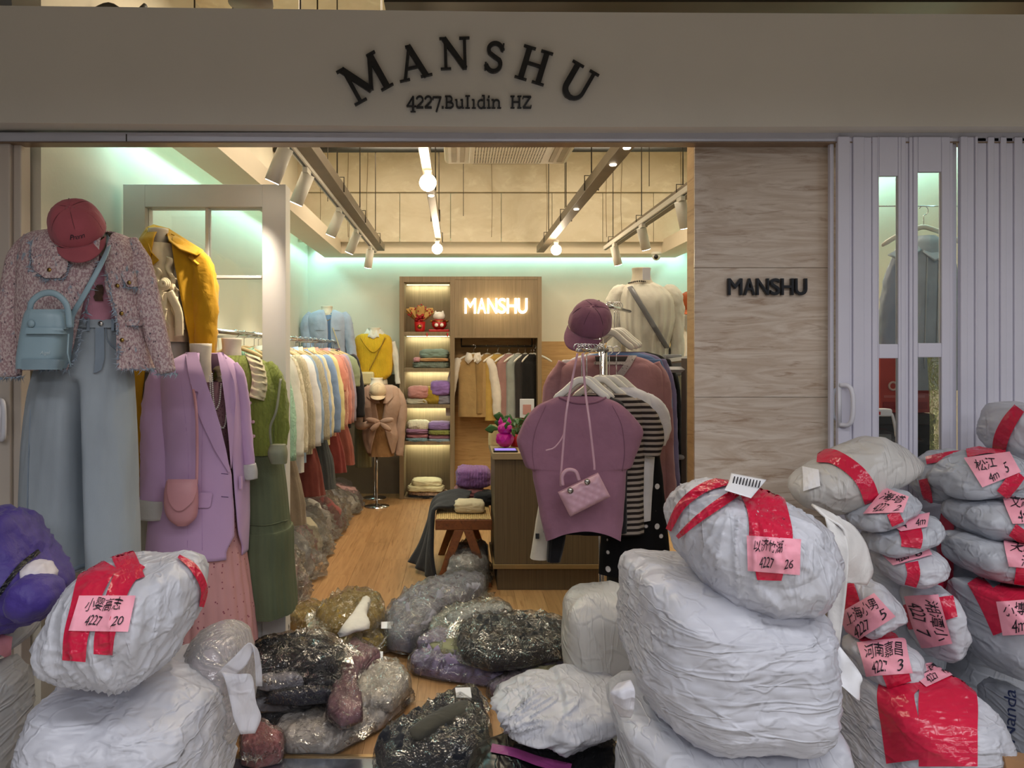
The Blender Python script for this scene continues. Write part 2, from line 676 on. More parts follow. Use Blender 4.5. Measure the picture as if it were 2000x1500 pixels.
def arm(nodes_, seed=0, crease=.06, n=44, nc=28, flat=.8, cf=9.0, cap=True):
    """a sleeve or leg: nodes (x, y, z, r)"""
    q = crom(nodes_, n)
    p, r = q[:, :3], q[:, 3]
    T = np.gradient(p, axis=0)
    T /= np.linalg.norm(T, axis=1)[:, None]
    A = np.cross(T, (0, 1, 0))
    A /= np.linalg.norm(A, axis=1)[:, None]
    B = np.cross(A, T)
    a = np.linspace(0, 2 * PI, nc, endpoint=False)
    L = np.cumsum(np.r_[0, np.linalg.norm(np.diff(p, axis=0), axis=1)])
    Q = np.stack([np.cos(a)[None, :] * 1.2 + seed * 3.7 + 0 * L[:, None], np.sin(a)[None, :] * 1.2 + 0 * L[:, None], L[:, None] * cf + .9 * np.cos(a)[None, :] + 0 * a[None, :]], -1)
    m = 1 + crease * pn(Q.reshape(-1, 3)).reshape(n, nc) * 1.6
    m = m + crease * 1.1 * (np.exp(-(pn(Q.reshape(-1, 3) * 1.35 + 7.7) / .17) ** 2).reshape(n, nc) - .35)
    V = p[:, None] + (r[:, None] * m)[..., None] * (np.cos(a)[None, :, None] * A[:, None] + flat * np.sin(a)[None, :, None] * B[:, None])
    return Mb().grid(V, True, cap, cap)


def parm(nodes_, Y, **k):
    """pixel sleeve nodes (px, py, dY, r_px)"""
    o = []
    for px, py, dy, r in nodes_:
        y = Y + dy
        o.append((X(px, y), y, Zp(py, y), r * y / F))
    return arm(o, **k)


_ICO = {}


def ico(n):
    if n not in _ICO:
        import bmesh
        bm = bmesh.new()
        bmesh.ops.create_icosphere(bm, subdivisions=n, radius=1)
        bm.verts.ensure_lookup_table()
        _ICO[n] = (np.array([v.co[:] for v in bm.verts]), [tuple(v.index for v in f.verts) for f in bm.faces])
        bm.free()
    return _ICO[n]


class Star:
    """A stuffed soft body with any outline. plane 'xz' (standing, facing the viewer) or 'xy' (lying): outline = points in that plane (metres)."""
    def __init__(s, outline, c, b, b2=None, n=2.6, seed=0, lump=.05, wr=.02, wf=6.0, stretch=(1, 1, 1), tie=None, plane='xz', fine=.0, rot=0, sharp=False, tk=.05, up=False):
        s.c, s.b, s.b2, s.n = np.asarray(c, float), b, b2 or b, n
        s.ax = (0, 2, 1) if plane == 'xz' else (0, 1, 2)
        o = np.asarray(outline, float) - s.c[[s.ax[0], s.ax[1]]]
        m = len(o)
        q = np.vstack([o, o[:3]])
        if sharp:
            k_ = np.linspace(0, 1, 12, endpoint=False)[:, None]
            o = np.concatenate([a_ * (1 - k_) + b_ * k_ for a_, b_ in zip(o, np.roll(o, -1, 0))])
        else:
            o = crom(np.vstack([o[-2:], q]), (m + 4) * 12)[2 * 12:]
        s.tk, s.up = tk, up
        a = np.arctan2(o[:, 1], o[:, 0])
        r = np.hypot(o[:, 0], o[:, 1])
        bins = np.linspace(-PI, PI, 145)
        rr = np.zeros(144)
        idx = np.argsort(a)
        ap = np.r_[a[idx] - 2 * PI, a[idx], a[idx] + 2 * PI]
        rp = np.r_[r[idx], r[idx], r[idx]]
        s.ang = bins[:-1] + PI / 144
        s.rad = np.interp(s.ang, ap, rp)
        s.rm = float(s.rad.mean())
        s.seed, s.lump, s.wr, s.wf, s.fine = seed * 5.31, lump, wr, wf, fine
        s.st = np.asarray(stretch, float)
        s.cr, s.sr = math.cos(rot), math.sin(rot)
        s.tie = None if tie is None else np.asarray(tie, float) / np.linalg.norm(tie)

    def at(s, d):
        sh = d.shape[:-1]
        d = d.reshape(-1, 3)
        u, w, v = d[:, s.ax[0]], d[:, s.ax[1]], d[:, s.ax[2]]
        k = np.hypot(u, w)
        R = np.interp(np.arctan2(w, u), np.r_[s.ang[-1] - 2 * PI, s.ang, s.ang[0] + 2 * PI], np.r_[s.rad[-1], s.rad, s.rad[0]])
        bb = np.where(v < 0, s.b2, s.b)
        R = 1 / ((k / R) ** s.n + (np.abs(v) / bb) ** s.n) ** (1 / s.n)
        p = d * R[:, None]
        q = p / s.rm
        m = s.lump * pn(q * 1.7 + s.seed)
        if s.sr:
            q = q.copy()
            a_, b_ = q[:, s.ax[0]].copy(), q[:, s.ax[1]].copy()
            q[:, s.ax[0]], q[:, s.ax[1]] = a_ * s.cr + b_ * s.sr, b_ * s.cr - a_ * s.sr
        if s.wr:
            r1 = np.exp(-(pn(q * s.st * s.wf * .35 + s.seed + 3) / .16) ** 2)
            r2 = np.exp(-(pn(q * s.st * s.wf * .8 + s.seed + 9) / .13) ** 2)
            m = m + s.wr * (r1 * .6 + r2 * .5)
        if s.fine:
            m = m + s.fine * np.exp(-(pn(q * s.st * s.wf * 1.9 + s.seed + 5) / .12) ** 2)
        if s.tie is not None:
            ct = d @ s.tie
            a1 = np.cross(s.tie, (0.3, 0.2, .9)); a1 /= np.linalg.norm(a1)
            a2 = np.cross(s.tie, a1)
            al = np.arctan2(d @ a2, d @ a1)
            g = np.stack([np.cos(al) * 4 + s.seed, np.sin(al) * 4, ct * 1.2], -1)
            m = m + s.tk * np.clip(ct + .35, 0, 1) * (np.exp(-(pn(g) / .14) ** 2) - .3)
        if s.up:
            lo_ = s.lump * pn(p / s.rm * 1.7 + s.seed)
            o_ = s.c + p * (1 + lo_)[:, None]
            o_[:, 2] += np.where(v > 0, (m - lo_) * s.rm * np.clip(v * 3, 0, 1) * 1.1, 0)
            return o_.reshape(*sh, 3)
        return (s.c + p * (1 + m)[:, None]).reshape(*sh, 3)

    def mb(s, sub=5):
        V, Fc = ico(sub)
        sc = np.ones(3) * s.rm
        sc[s.ax[2]] = (s.b + s.b2) / 2
        d = V * sc
        d /= np.linalg.norm(d, axis=1)[:, None]
        return Mb().add(s.at(d), Fc)

    def hit(s, px, py):
        """directions (from the centre) of the surface points seen at the pixels"""
        px, py = np.asarray(px, float), np.asarray(py, float)
        sh = px.shape
        r = np.stack([(px - CX) / F, np.ones(sh), -(py - CY) / F], -1).reshape(-1, 3)
        o = np.array((0, 0, H))
        ext = max(s.rm, s.b, s.b2) * 1.7
        ts = np.linspace(s.c[1] - ext, s.c[1] + ext * .3, 48)
        best = np.full(len(r), 1e9)
        bt = np.zeros(len(r))
        done = np.zeros(len(r), bool)
        for t in ts:
            p = o + r * t - s.c
            L = np.linalg.norm(p, axis=1)
            f = L - np.linalg.norm(s.at(p / (L[:, None] + 1e-9)) - s.c, axis=1)
            up = (~done) & (f < best)
            best[up], bt[up] = f[up], t
            done |= f < 0
        lo, hi = bt - (ts[1] - ts[0]), bt.copy()
        for _ in range(9):
            mid = (lo + hi) / 2
            p = o + r * mid[:, None] - s.c
            L = np.linalg.norm(p, axis=1)
            ins = L < np.linalg.norm(s.at(p / (L[:, None] + 1e-9)) - s.c, axis=1)
            hi = np.where(ins & done, mid, hi)
            lo = np.where(ins & done, lo, np.where(done, mid, lo))
        p = o + r * hi[:, None] - s.c
        return (p / np.linalg.norm(p, axis=1)[:, None]).reshape(*sh, 3)

    def on(s, px, py, off):
        d = s.hit(px, py)
        return s.at(d) + d * off


def ppoly(pts, Y):
    return [(X(a, Y), Zp(b, Y)) for a, b in pts]


def strip_px(S_, path, width, off=.008, n=72, nc=17, bulge=0):
    """tape: px path with a width in px lying on a Star; closed thin slab"""
    q = crom([(a[0], a[1], width if len(a) < 3 else a[2]) for a in path], n)
    T = np.gradient(q[:, :2], axis=0)
    T /= np.linalg.norm(T, axis=1)[:, None]
    Nn = np.stack([-T[:, 1], T[:, 0]], 1)
    t = np.linspace(-.5, .5, nc)
    pp = q[:, None, :2] + (t[None, :, None] * q[:, 2][:, None, None]) * Nn[:, None]
    V = S_.on(pp[..., 0], pp[..., 1], off)
    return Mb().grid(V)


def quad_px(corners, u, v):
    """bilinear inside four pixel corners tl, tr, br, bl (u right, v down)"""
    a, b, c, d = [np.array(k, float) for k in corners]
    u, v = u[..., None], v[..., None]
    return a * (1 - u) * (1 - v) + b * u * (1 - v) + c * u * v + d * (1 - u) * v


def text_mesh(body, shear=0, space=1.0, res=3, extrude=0, bevel=0, jit=0):
    cu = bpy.data.curves.new('text', 'FONT')
    cu.body = body
    cu.shear, cu.space_character, cu.resolution_u, cu.extrude, cu.bevel_depth = shear, space, res, extrude, bevel
    o = bpy.data.objects.new('text', cu)
    C.objects.link(o)
    dg = bpy.context.evaluated_depsgraph_get()
    me = bpy.data.meshes.new_from_object(o.evaluated_get(dg))
    V = np.array([v.co[:] for v in me.vertices])
    Fc = [tuple(p.vertices) for p in me.polygons]
    bpy.data.objects.remove(o)
    bpy.data.meshes.remove(me)
    bpy.data.curves.remove(cu)
    return V, Fc


INK = mat('marker_ink', '14101c', .6, .05)
TAPE = plastic('red_tape', 'cf2345', (1, 1, 1), .22, .45, 0)
PINKP = mat('pink_paper', 'f2a3b4', .6, .04, vs=5, bs=18, bd=.004)


def glyphs(S_, corners, lines, parent, off=.0085, name='handwriting', m=None):
    """lines: (text, u0, u1, v0, v1) in label coordinates, wrapped on the star"""
    mb = Mb()
    for body, u0, u1, v0, v1 in lines:
        V, Fc = text_mesh(body, shear=.25, space=.92, res=2)
        lo, hi = V.min(0), V.max(0)
        u = u0 + (V[:, 0] - lo[0]) / (hi[0] - lo[0]) * (u1 - u0)
        v = v1 - (V[:, 1] - lo[1]) / (hi[1] - lo[1]) * (v1 - v0)
        v = v + .03 * np.sin(u * 19 + len(body))
        pp = quad_px(corners, u, v)
        mb.add(S_.on(pp[:, 0], pp[:, 1], off), Fc)
    return mb.build(name, m or INK, parent, smooth=False)


def sticker(S_, corners, parent, lines=(), name='paper_label', m=None, off=.012, text='handwriting'):
    u, v = np.meshgrid(np.linspace(0, 1, 22), np.linspace(0, 1, 16))
    pp = quad_px(corners, u, v)
    p = Mb().grid(S_.on(pp[..., 0], pp[..., 1], off)).build(name, m or PINKP, parent)
    if lines:
        glyphs(S_, corners, lines, p, off + .0025, text)
    return p
# ================================================================== the setting
PLASTER = mat('cream_plaster', 'd8d0bd', .8, .03, vs=2, bs=60, bd=.001)
FASCIA = mat('grey_beige_fascia', 'cfc9be', .6, .025, vs=1.5, bs=90, bd=.0006)
SOFF = mat('soffit_board', 'd9cbb4', .8, .02, vs=2)
RAW = banded('raw_concrete', 'd4c8b0', 'c6b89c', (1, 1, 1.6), 1.6, .9, .004, 'dcd2ba')
PLANK = banded('oak_laminate', '9f774d', 'b38a5d', (9, .55, 1), 2.2, .42, 0, '8a6139', rnd=.14)
TRAV = banded('travertine', 'bda995', 'd6c8b8', (.8, .8, 5.5), 2.6, .30, .0012, 'a68e78', detail=12, dist=3.2, rnd=.05)
TRAVW = banded('travertine_warm', 'b08a58', 'c39c68', (.7, .7, 7), 2.2, .5, .001, '9a7443')
TILE = mat('mall_floor_tile', 'b9b2a8', .3, .04)
OAK = banded('fine_oak', '78664c', '877359', (30, 30, .5), 1.6, .55, .0006, '67563e')

st = dict(kind='structure')
f = boxo('floor', -1.81, 2.76, 2.90, 8.6, -.08, -.012, mat('subfloor', '5a4630'), **st)
rnd = random.Random(4)
for i in range(24):
    x0 = -1.71 + i * .19
    y = 2.93 - rnd.random() * 1.0
    while y < 8.5:
        y1 = y + 1.25
        a, b = max(y, 2.93), min(y1, 8.5)
        if b - a > .05:
            boxo('plank', x0 + .0006, min(x0 + .1894, 2.66), a + .0006, b - .0006, -.012, 0, PLANK, f)
        y = y1
g = boxo('ground', -6, 7, -5, 2.84, -.09, -.02, TILE, **st)
for nm, a in (('wall_left', (-1.83, -1.71, 3.05, 8.6, 0, 3.9)), ('wall_right', (2.66, 2.78, 3.05, 8.6, 0, 3.9)), ('wall_back', (-1.71, 2.66, 8.5, 8.6, 0, 3.9))):
    boxo(nm, *a, PLASTER, **st)
boxo('ceiling', -6, 7, -5, 8.6, 3.9, 4.0, RAW, **st)
# upper back beam with joints, seen above the soffit
bm_ = boxo('wall_upper', -1.71, 2.66, 7.95, 8.5, 3.33, 3.9, RAW, **st)
for i in range(8):
    boxo('panel', -1.71 + i * .546 + .003, -1.71 + (i + 1) * .546 - .003, 7.99, 8.02, 2.80, 3.325, RAW, bm_)
# dropped soffits
SB, ST = 2.683, 2.827
boxo('trim_1', -1.50, -1.26, 3.0, 8.40, SB, ST, SOFF, **st)
boxo('trim_2', 2.22, 2.47, 3.0, 8.40, SB, ST, SOFF, **st)
boxo('trim_3', -1.259, 2.219, 8.06, 8.40, SB, ST, SOFF, **st)
for k, a in enumerate(((-1.71, -1.5, 3.05, 8.5), (2.47, 2.66, 3.05, 8.5), (-1.5, 2.47, 8.4, 8.5))):
    boxo('trim_%d' % (k + 4), *a, 2.90, 2.93, SOFF, **st)
LED = emit('cove_led', 'b8fff0', 5)
for k, a in enumerate(((-1.50, -1.485, 3.05, 8.4, 2.83, 2.842), (2.455, 2.47, 3.05, 8.4, 2.83, 2.842), (-1.48, 2.45, 8.385, 8.4, 2.83, 2.842))):
    o = boxo('led_strip', *a, LED)
    tag(o, ['cyan cove strip light above the soffit of the long wall with the clothes rail', 'cyan cove strip light above the soffit behind the travertine front', 'cyan cove strip light above the soffit over the wooden cabinet'][k], 'strip light')
# lower back wall cladding
boxo('trim_7', .925, 2.655, 8.45, 8.499, 0, 1.735, TRAVW, **st)
boxo('trim_8', -1.705, -.64, 8.46, 8.499, 0, 1.36, mat('grey_wainscot', '7b705f', .7, .04), **st)
boxo('trim_9', -1.709, -1.69, 4.2, 8.45, 0, .12, SOFF, **st)

# fascia with a slightly crooked edge
Y0 = 2.85
Mb().prism(ppoly([(-900, 0), (500, 17), (1000, 23), (2900, 33), (2900, 246), (1000, 248), (-900, 232)], Y0), Y0, 3.0).build('wall_front', FASCIA, smooth=False, **st)
ALU = mat('white_aluminium', 'c9c9d2', .35, .02, metal=.35)
tr = boxo('trim_10', X(-900, 2.93), X(2900, 2.93), 2.93, 2.99, Zp(277, 2.93), Zp(258, 2.93), ALU, bev=.003, **st)
boxo('groove', X(-900, 2.93), X(2900, 2.93), 2.926, 2.99, Zp(279.5, 2.93), Zp(277, 2.93), mat('bronze_lip', '8a7460', .4, metal=.5), tr)
boxo('joint', X(246, 2.93), X(248, 2.93), 2.9285, 2.935, Zp(276, 2.93), Zp(262, 2.93), DARKM, tr)
# threshold strip
th_ = boxo('trim_11', -1.73, .96, 2.84, 2.925, -.03, .006, mat('steel_threshold', 'aab4c8', .18, .04, metal=.9), bev=.003, **st)
boxo('edge_strip', -1.73, .96, 2.925, 2.945, -.02, .010, mat('brass_edge', 'c9a878', .3, metal=.8), th_)
# folded door stack at the far edge of the opening with its pull
d = boxo('door_1', -3.2, X(22, 2.95), 2.94, 3.02, 0, Zp(270, 2.94), mat('beige_vinyl', 'c2b6aa', .5, .02), bev=.006, **st)
boxo('slat', X(22, 2.95), X(38, 2.95), 2.96, 3.03, 0, Zp(272, 2.95), mat('beige_vinyl', '', .5), d, bev=.006)


def pull(px0, px1, py0, py1, Y, parent, dep=.035):
    """D-shaped vinyl door pull"""
    x = X((px0 + px1) / 2, Y); w = abs(X(px1, Y) - X(px0, Y)) / 2; z0, z1 = Zp(py1, Y), Zp(py0, Y)
    pts = crom([(x - w, Y, z0), (x + w * .4, Y - dep * .7, z0 + .004), (x + w, Y - dep, z0 + (z1 - z0) * .25), (x + w, Y - dep, z0 + (z1 - z0) * .75), (x + w * .4, Y - dep * .7, z1 - .004), (x - w, Y, z1)], 24)
    m = Mb().tube(pts, .009, 10)
    m.box(x - w - .008, x - w + .006, Y - .004, Y + .003, z0 - .01, z1 + .01)
    return m.build('handle', PAINT_W, parent)


pull(0, 18, 782, 858, 2.94, d)

# travertine pier
YT = 3.0
xa, xb = X(1357, YT), X(1634, YT)
w = boxo('wall_pier', xa + .006, xb - .004, YT + .012, YT + .10, 0, Zp(262, YT), mat('pier_core', 'a8957c', .6), **st)
zs = [0, Zp(1010, YT), Zp(776, YT), Zp(523, YT), Zp(262, YT)]
for a, b in zip(zs, zs[1:]):
    boxo('slab', xa, xb, YT, YT + .012, a + .0008, b - .0008, TRAV, w, bev=.0015)
boxo('edge_slab', xa, xa + .0058, YT + .013, YT + .10, 0, zs[-1], TRAVW, w)
# folding vinyl door with glazed leaves
YD = 2.915
d = thing('door_2', None, None, (X(1800, YD), YD, 0), kind='structure')
zt = Zp(266, YD)


def slat(p0, p1, dy=0, z0=0.0, z1=None, th=.022, nm='slat'):
    boxo(nm, X(p0, YD), X(p1, YD) - .0007, YD + dy, YD + dy + th, z0, zt if z1 is None else z1, PVC, d, bev=.0035)


for a in ((1629, 1637, .03), (1637, 1661, 0), (1661.5, 1668, .012), (1668, 1690, .004), (1690, 1706, .010), (1706, 1717, .006), (1762, 1772, .006), (1772, 1779, .014), (1779, 1786, .008)):
    slat(*a)
for p0, p1, q0, q1, ya, yb, yc, yd in ((1716, 1762, 1718.5, 1756, 343, 672, 700, 960), (1786, 1858, 1795, 1841, 335, 670, 698, 960)):
    slat(p0, q0, .004); slat(q1, p1, .004)
    slat(q0, q1, .004, Zp(ya, YD), None, nm='rail'); slat(q0, q1, .004, Zp(yc, YD), Zp(yb, YD), nm='rail'); slat(q0, q1, .004, 0, Zp(yd, YD), nm='rail')
    for za, zb in ((yb, ya), (yd, yc)):
        boxo('pane', X(q0, YD) - .002, X(q1, YD) + .002, YD + .013, YD + .017, Zp(za, YD) - .002, Zp(zb, YD) + .002, glass(), d)
slat(1858, 1866, .012); slat(1864, 1880, .032)
boxo('top_rail', X(1640, YD), X(2250, YD), YD + .030, YD + .055, zt - .02, zt, PVC, d)
xs = [1877, 1891, 1906, 1911, 1933, 1946, 1958, 1970, 1985, 2001, 2016, 2032, 2050, 2070, 2090, 2110, 2132, 2154, 2178, 2200, 2224, 2250]
for i, (a, b) in enumerate(zip(xs, xs[1:])):
    slat(a, b, (.0 if i < 3 else .008) + .007 * (i % 2))
pull(1640, 1656, 752, 830, YD, d)
x = X(1621, YT)
pts = crom([(x + .012, YD + .045, Zp(822, 2.96)), (x - .008, YD + .04, Zp(810, 2.96)), (x - .008, YD + .04, Zp(768, 2.96)), (x + .012, YD + .045, Zp(756, 2.96))], 16)
Mb().tube(pts, .006, 8).build('handle', PAINT_W, d)

boxo('trim_12', X(2252, YD), X(2900, YD), YD, YD + .12, 0, zt, PLASTER, **st)
# inner glazed door leaf beside the display
YG = 3.70
d = thing('door_3', None, None, (X(400, YG), YG, 0), kind='structure')
zt3 = Zp(360, YG)
FR = mat('door_paint', 'd3d0cc', .5, .02)


def leaf(p0, p1, za, zb, nm='frame', dy=0, th=.10):
    boxo(nm, X(p0, YG), X(p1, YG), YG + dy, YG + dy + th, za, zb, FR, d, bev=.002)


z1 = Zp(404, YG); zlow = .92
leaf(240, 283, 0, zt3, 'stile'); leaf(512, 558, 0, zt3, 'stile')
leaf(283, 512, z1, zt3, 'rail'); leaf(283, 512, 0, zlow, 'bottom_panel', .01, .07)
leaf(398, 404, zlow, z1, 'mullion', .02, .05)
leaf(283, 398, Zp(543, YG), Zp(537, YG), 'transom', .02, .05); leaf(404, 512, Zp(543, YG), Zp(537, YG), 'transom', .02, .05)
for a, b in ((283, 398), (404, 512)):
    for za, zb in ((Zp(537, YG), z1), (zlow, Zp(543, YG))):
        boxo('pane', X(a, YG), X(b, YG), YG + .043, YG + .047, za, zb, glass(), d)

# ------------------------------------------------------------------ services on the ceiling
PIPEM = mat('dark_pipe', '2b2a26', .6, .1)
Mb().tube([(-1.70, 6.9, Zp(292, 6.9)), (2.65, 6.9, Zp(290, 6.9))], .030, 12).build('ceiling_pipe', PIPEM, label='thick dark sprinkler pipe crossing under the raw concrete ceiling', cat='pipe')
rods = [(372, 7.2), (560, 6.2), (624, 5.8), (640, 6.6), (680, 5.4), (718, 6.4), (905, 7.3), (960, 7.5), (1067, 5.9), (1103, 6.9), (1185, 6.2), (1215, 7.2), (1268, 6.0), (1330, 5.6)]
for i, (px, Y) in enumerate(rods):
    x = X(px, 7.92)
    if i % 3 == 0:
        pts = [(X(px, Y), Y, 2.95), (X(px, Y), Y, 3.9)]
        m = DARKM
        nm = 'hanger_rod'
    else:
        pts = crom([(x, 7.925, 2.84), (x + .012 * math.sin(i), 7.925, 3.2), (x, 7.925, 3.6), (x, 7.925, 3.9)], 8)
        m = mat('dusty_wire', '7d6c52', .8)
        nm = 'wall_wire'
    Mb().tube(pts, .003, 6).build(nm, m, label='thin dark rod hanging from the raw ceiling' if i % 3 == 0 else 'thin dusty wire running down the raw concrete wall', cat='rod' if i % 3 == 0 else 'wire', group='thin ceiling rods' if i % 3 == 0 else 'wires on the raw wall')
# mall ceiling clutter above the fascia
o = Mb().box(X(750, 3.3), 4.2, 3.3, 3.5, 3.30 - .11, 3.30).build('cable_tray', DARKM, smooth=False, label='dark steel cable tray running above the beige fascia', cat='tray')
z = Zp(4, 3.3)
o.location.z = z
for i, px in enumerate((15, 70, 140, 215)):
    x = X(px, 3.4)
    Mb().tube(crom([(x - .06, 3.35, 3.14), (x, 3.4, 3.175 + .02 * (i % 2)), (x + .07, 3.45, 3.165), (x + .12, 3.5, 3.24)], 14), .012, 8).build('cable', PIPEM, label='loose black cable drooping over the fascia top edge', cat='cable', group='black cables over the fascia')
Mb().lathe((X(490, 3.2), 3.2, 3.105), [(.0, 0.0), (.095, 0), (.09, .05), (.06, .11), (.03, .16), (.0, .17)], 24).build('dome_lamp', mat('grey_shade', '6a5f55', .6), label='grey dome lamp shade peeping over the fascia top', cat='lamp')
for i, px in enumerate((380, 455, 520, 585, 620, 655, 745, 830, 1230, 1470, 1760)):
    Y = 4.4 + .3 * (i % 3)
    Mb().tube([(X(px, Y), Y, 3.2), (X(px, Y), Y, 3.9)], .005, 6).build('hanger_rod', DARKM, label='thin suspension rod seen above the beige fascia', cat='rod', group='rods above the fascia')
for i, (a, b) in enumerate(((1150, 1190), (1310, 1360), (1890, 1960))):
    Mb().tube([(X(a, 3.7), 3.7, 3.30), (X(b, 3.7), 3.7, 3.46)], .02, 8).build('tray_brace', DARKM, label='%s slanting steel brace under the dark cable tray' % ['first', 'second', 'third and farthest'][i], cat='brace')
# ================================================================== tracks, spots, bulbs, air conditioner
LAMPG = emit('lamp_face', 'fff3dc', 14)
HEAD = mat('lamp_white', 'd8d2c6', .5, .03)


def rail(label, x, y0, y1, zc, w, h, leds=(), mt=None, track=0):
    t = thing('ceiling_rail', label, 'rail', (x, (y0 + y1) / 2, zc))
    boxo('channel', x - w / 2, x + w / 2, y0, y1, zc, zc + h, mt or mat('galvanised', 'a39682', .45, .06, metal=.5), t, bev=.003)
    if track:
        xx = x + track * (w / 2 + .018)
        boxo('track', xx - .018, xx + .018, y0, y1, zc - .018, zc + .018, HEAD, t, bev=.002)
        boxo('slot', xx - .006, xx + .006, y0, y1, zc - .0205, zc - .017, BLACK, t)
    for y in leds:
        Mb().lathe((x, y, zc - .006), [(.016, 0), (.02, .006)], 12).build('led_spot', LAMPG, t)
    for y in np.arange(y0 + .4, y1, 1.1):
        Mb().tube([(x, y, zc + h), (x, y, 3.9)], .004, 6).build('rod', DARKM, t)
        Mb().tube([(x - w / 2 - .006, y, zc), (x - w / 2 - .006, y, zc + h + .03), (x + w / 2 + .006, y, zc + h + .03), (x + w / 2 + .006, y, zc)], .004, 6).build('clamp', DARKM, t)
    return t


rail('dark steel ceiling rail carrying the row of white spotlights near the green wall', -.76, 3.2, 7.4, H + 1.02, .075, .065, mt=mat('brown_channel', '6f6250', .5, metal=.3), track=-1)
rail('pale ceiling rail holding two globe bulbs near the air conditioner', -.17, 3.2, 7.0, H + 1.03, .055, .06, (3.9, 4.85, 6.1))
rail('dark ceiling rail with bluish downlights and one globe bulb at its end', .85, 3.2, 7.6, H + 1.03, .075, .065, (3.72, 4.05, 5.3, 6.5), mt=mat('brown_channel', '6f6250', .5))
rail('dark steel ceiling rail with white spotlights next to the travertine pier', 1.49, 3.4, 7.2, H + 1.02, .075, .065, mt=mat('brown_channel', '6f6250', .5), track=-1)


def head(i, label, top, aim, L=.17, r=.037, power=22, on=True, grp='white track spotlights'):
    top, aim = np.array(top, float), np.array(aim, float)
    T = aim / np.linalg.norm(aim)
    t = thing('track_spotlight', label, 'spotlight', top, )
    c0 = top + np.array((0, 0, -.05))
    boxo('adapter', top[0] - .014, top[0] + .014, top[1] - .05, top[1] + .05, top[2] - .03, top[2] - .001, HEAD, t, bev=.002)
    Mb().tube([top + (0, 0, -.02), c0 + T * .04], .008, 8).build('stem', HEAD, t)
    a, b = c0 - T * .02, c0 + T * (L - .02)
    Mb().tube([a, b], [r, r], 24).build('housing', HEAD, t)
    Mb().tube([b + T * .0005, b + T * .003], r * .88, 24).build('lens', LAMPG if on else BLACK, t)
    if on: spot('spot_beam', b + T * .02, b + T * 2, power, (1.0, .87, .70), 75, .7)


zt_ = H + 1.0
XL = -.815
for i, (Y, txt) in enumerate(((3.50, 'nearest and largest white spotlight on the track by the green wall'), (4.02, 'second white spotlight along the track by the green wall'), (5.12, 'third white spotlight along the track by the green wall'), (6.0, 'fourth white spotlight along the track by the green wall'), (6.95, 'last white spotlight of the track, at its far end before the green wall'))):
    head(i, txt, (XL, Y, zt_), (-.45, .12, -1) if i < 4 else (-.18, .3, -1), power=40)
for i, (Y, txt) in enumerate(((4.75, 'nearest white spotlight on the track beside the travertine pier'), (5.75, 'middle white spotlight on the track beside the travertine pier'), (6.75, 'farthest white spotlight on the track near the security camera'))):
    head(i + 6, txt, (1.43, Y, zt_), (.30, .25, -1), power=36)
for i, (x, Y, txt) in enumerate(((-.165, 4.17, 'large lit globe bulb hanging nearest the air conditioner'), (-.18, 6.68, 'lit globe bulb at the far end of the pale ceiling rail'), (.90, 6.75, 'lit globe bulb under the far end of the dark ceiling rail'))):
    z = H + (.958 if i == 0 else .94)
    t = thing('globe_bulb', txt, 'bulb', (x, Y, z - .05))
    Mb().ball((x, Y, z), .048, 20).build('bulb', emit('bulb_glow', 'ffe9c4', 22), t)
    Mb().lathe((x, Y, z + .042), [(.018, 0), (.019, .02), (.024, .024), (.024, .045), (.012, H + 1.03 - z - .042)], 16).build('socket', HEAD, t)
    point('bulb_light', (x, Y, z - .07), 11, (1, .83, .60), .05)
# cassette air conditioner
x0, x1, y0, y1, z = -.09, .78, 4.40, 5.30, 2.915
AC = mat('ac_plastic', 'd9cfb8', .5, .02)
t = thing('air_conditioner', 'square cream ceiling cassette air conditioner with a mesh grille', 'air conditioner', ((x0 + x1) / 2, (y0 + y1) / 2, z))
m = Mb()
m.box(x0, x1, y0, y1, z + .03, z + .10)
m.build('panel', AC, t, smooth=False, bev=.03)
boxo('body', x0 + .06, x1 - .06, y0 + .06, y1 - .06, z + .1, z + .32, mat('galvanised', '', .4), t)
boxo('grille_frame', x0 + .17, x1 - .17, y0 + .2, y1 - .12, z + .008, z + .03, AC, t, bev=.006)
boxo('grille_back', x0 + .20, x1 - .20, y0 + .23, y1 - .15, z + .003, z + .008, mat('grille_dark', '4a3a30', .7), t)
m = Mb()
for k in range(26):
    xx = x0 + .2 + k * .0188
    m.box(xx - .0045, xx + .0045, y0 + .23, y1 - .15, z + .0012, z + .0028)
for k in range(16):
    yy = y0 + .23 + k * .034
    m.box(x0 + .2, x1 - .2, yy - .006, yy + .006, z + .0010, z + .0026)
m.build('grille_mesh', AC, t, smooth=False)
for a in ((x0 + .05, x0 + .085, y0 + .1, y1 - .1), (x0 + .11, x0 + .14, y0 + .1, y1 - .1), (x1 - .085, x1 - .05, y0 + .1, y1 - .1), (x1 - .14, x1 - .11, y0 + .1, y1 - .1), (x0 + .2, x1 - .2, y1 - .085, y1 - .05)):
    boxo('louver', *a, z + .022, z + .031, mat('louver_shadow', 'a89a80', .6), t)
for a in ((x0 + .1, y0 + .1), (x1 - .1, y0 + .1), (x0 + .1, y1 - .1), (x1 - .1, y1 - .1)):
    Mb().tube([(*a, z + .3), (*a, 3.9)], .004, 6).build('rod', DARKM, t)
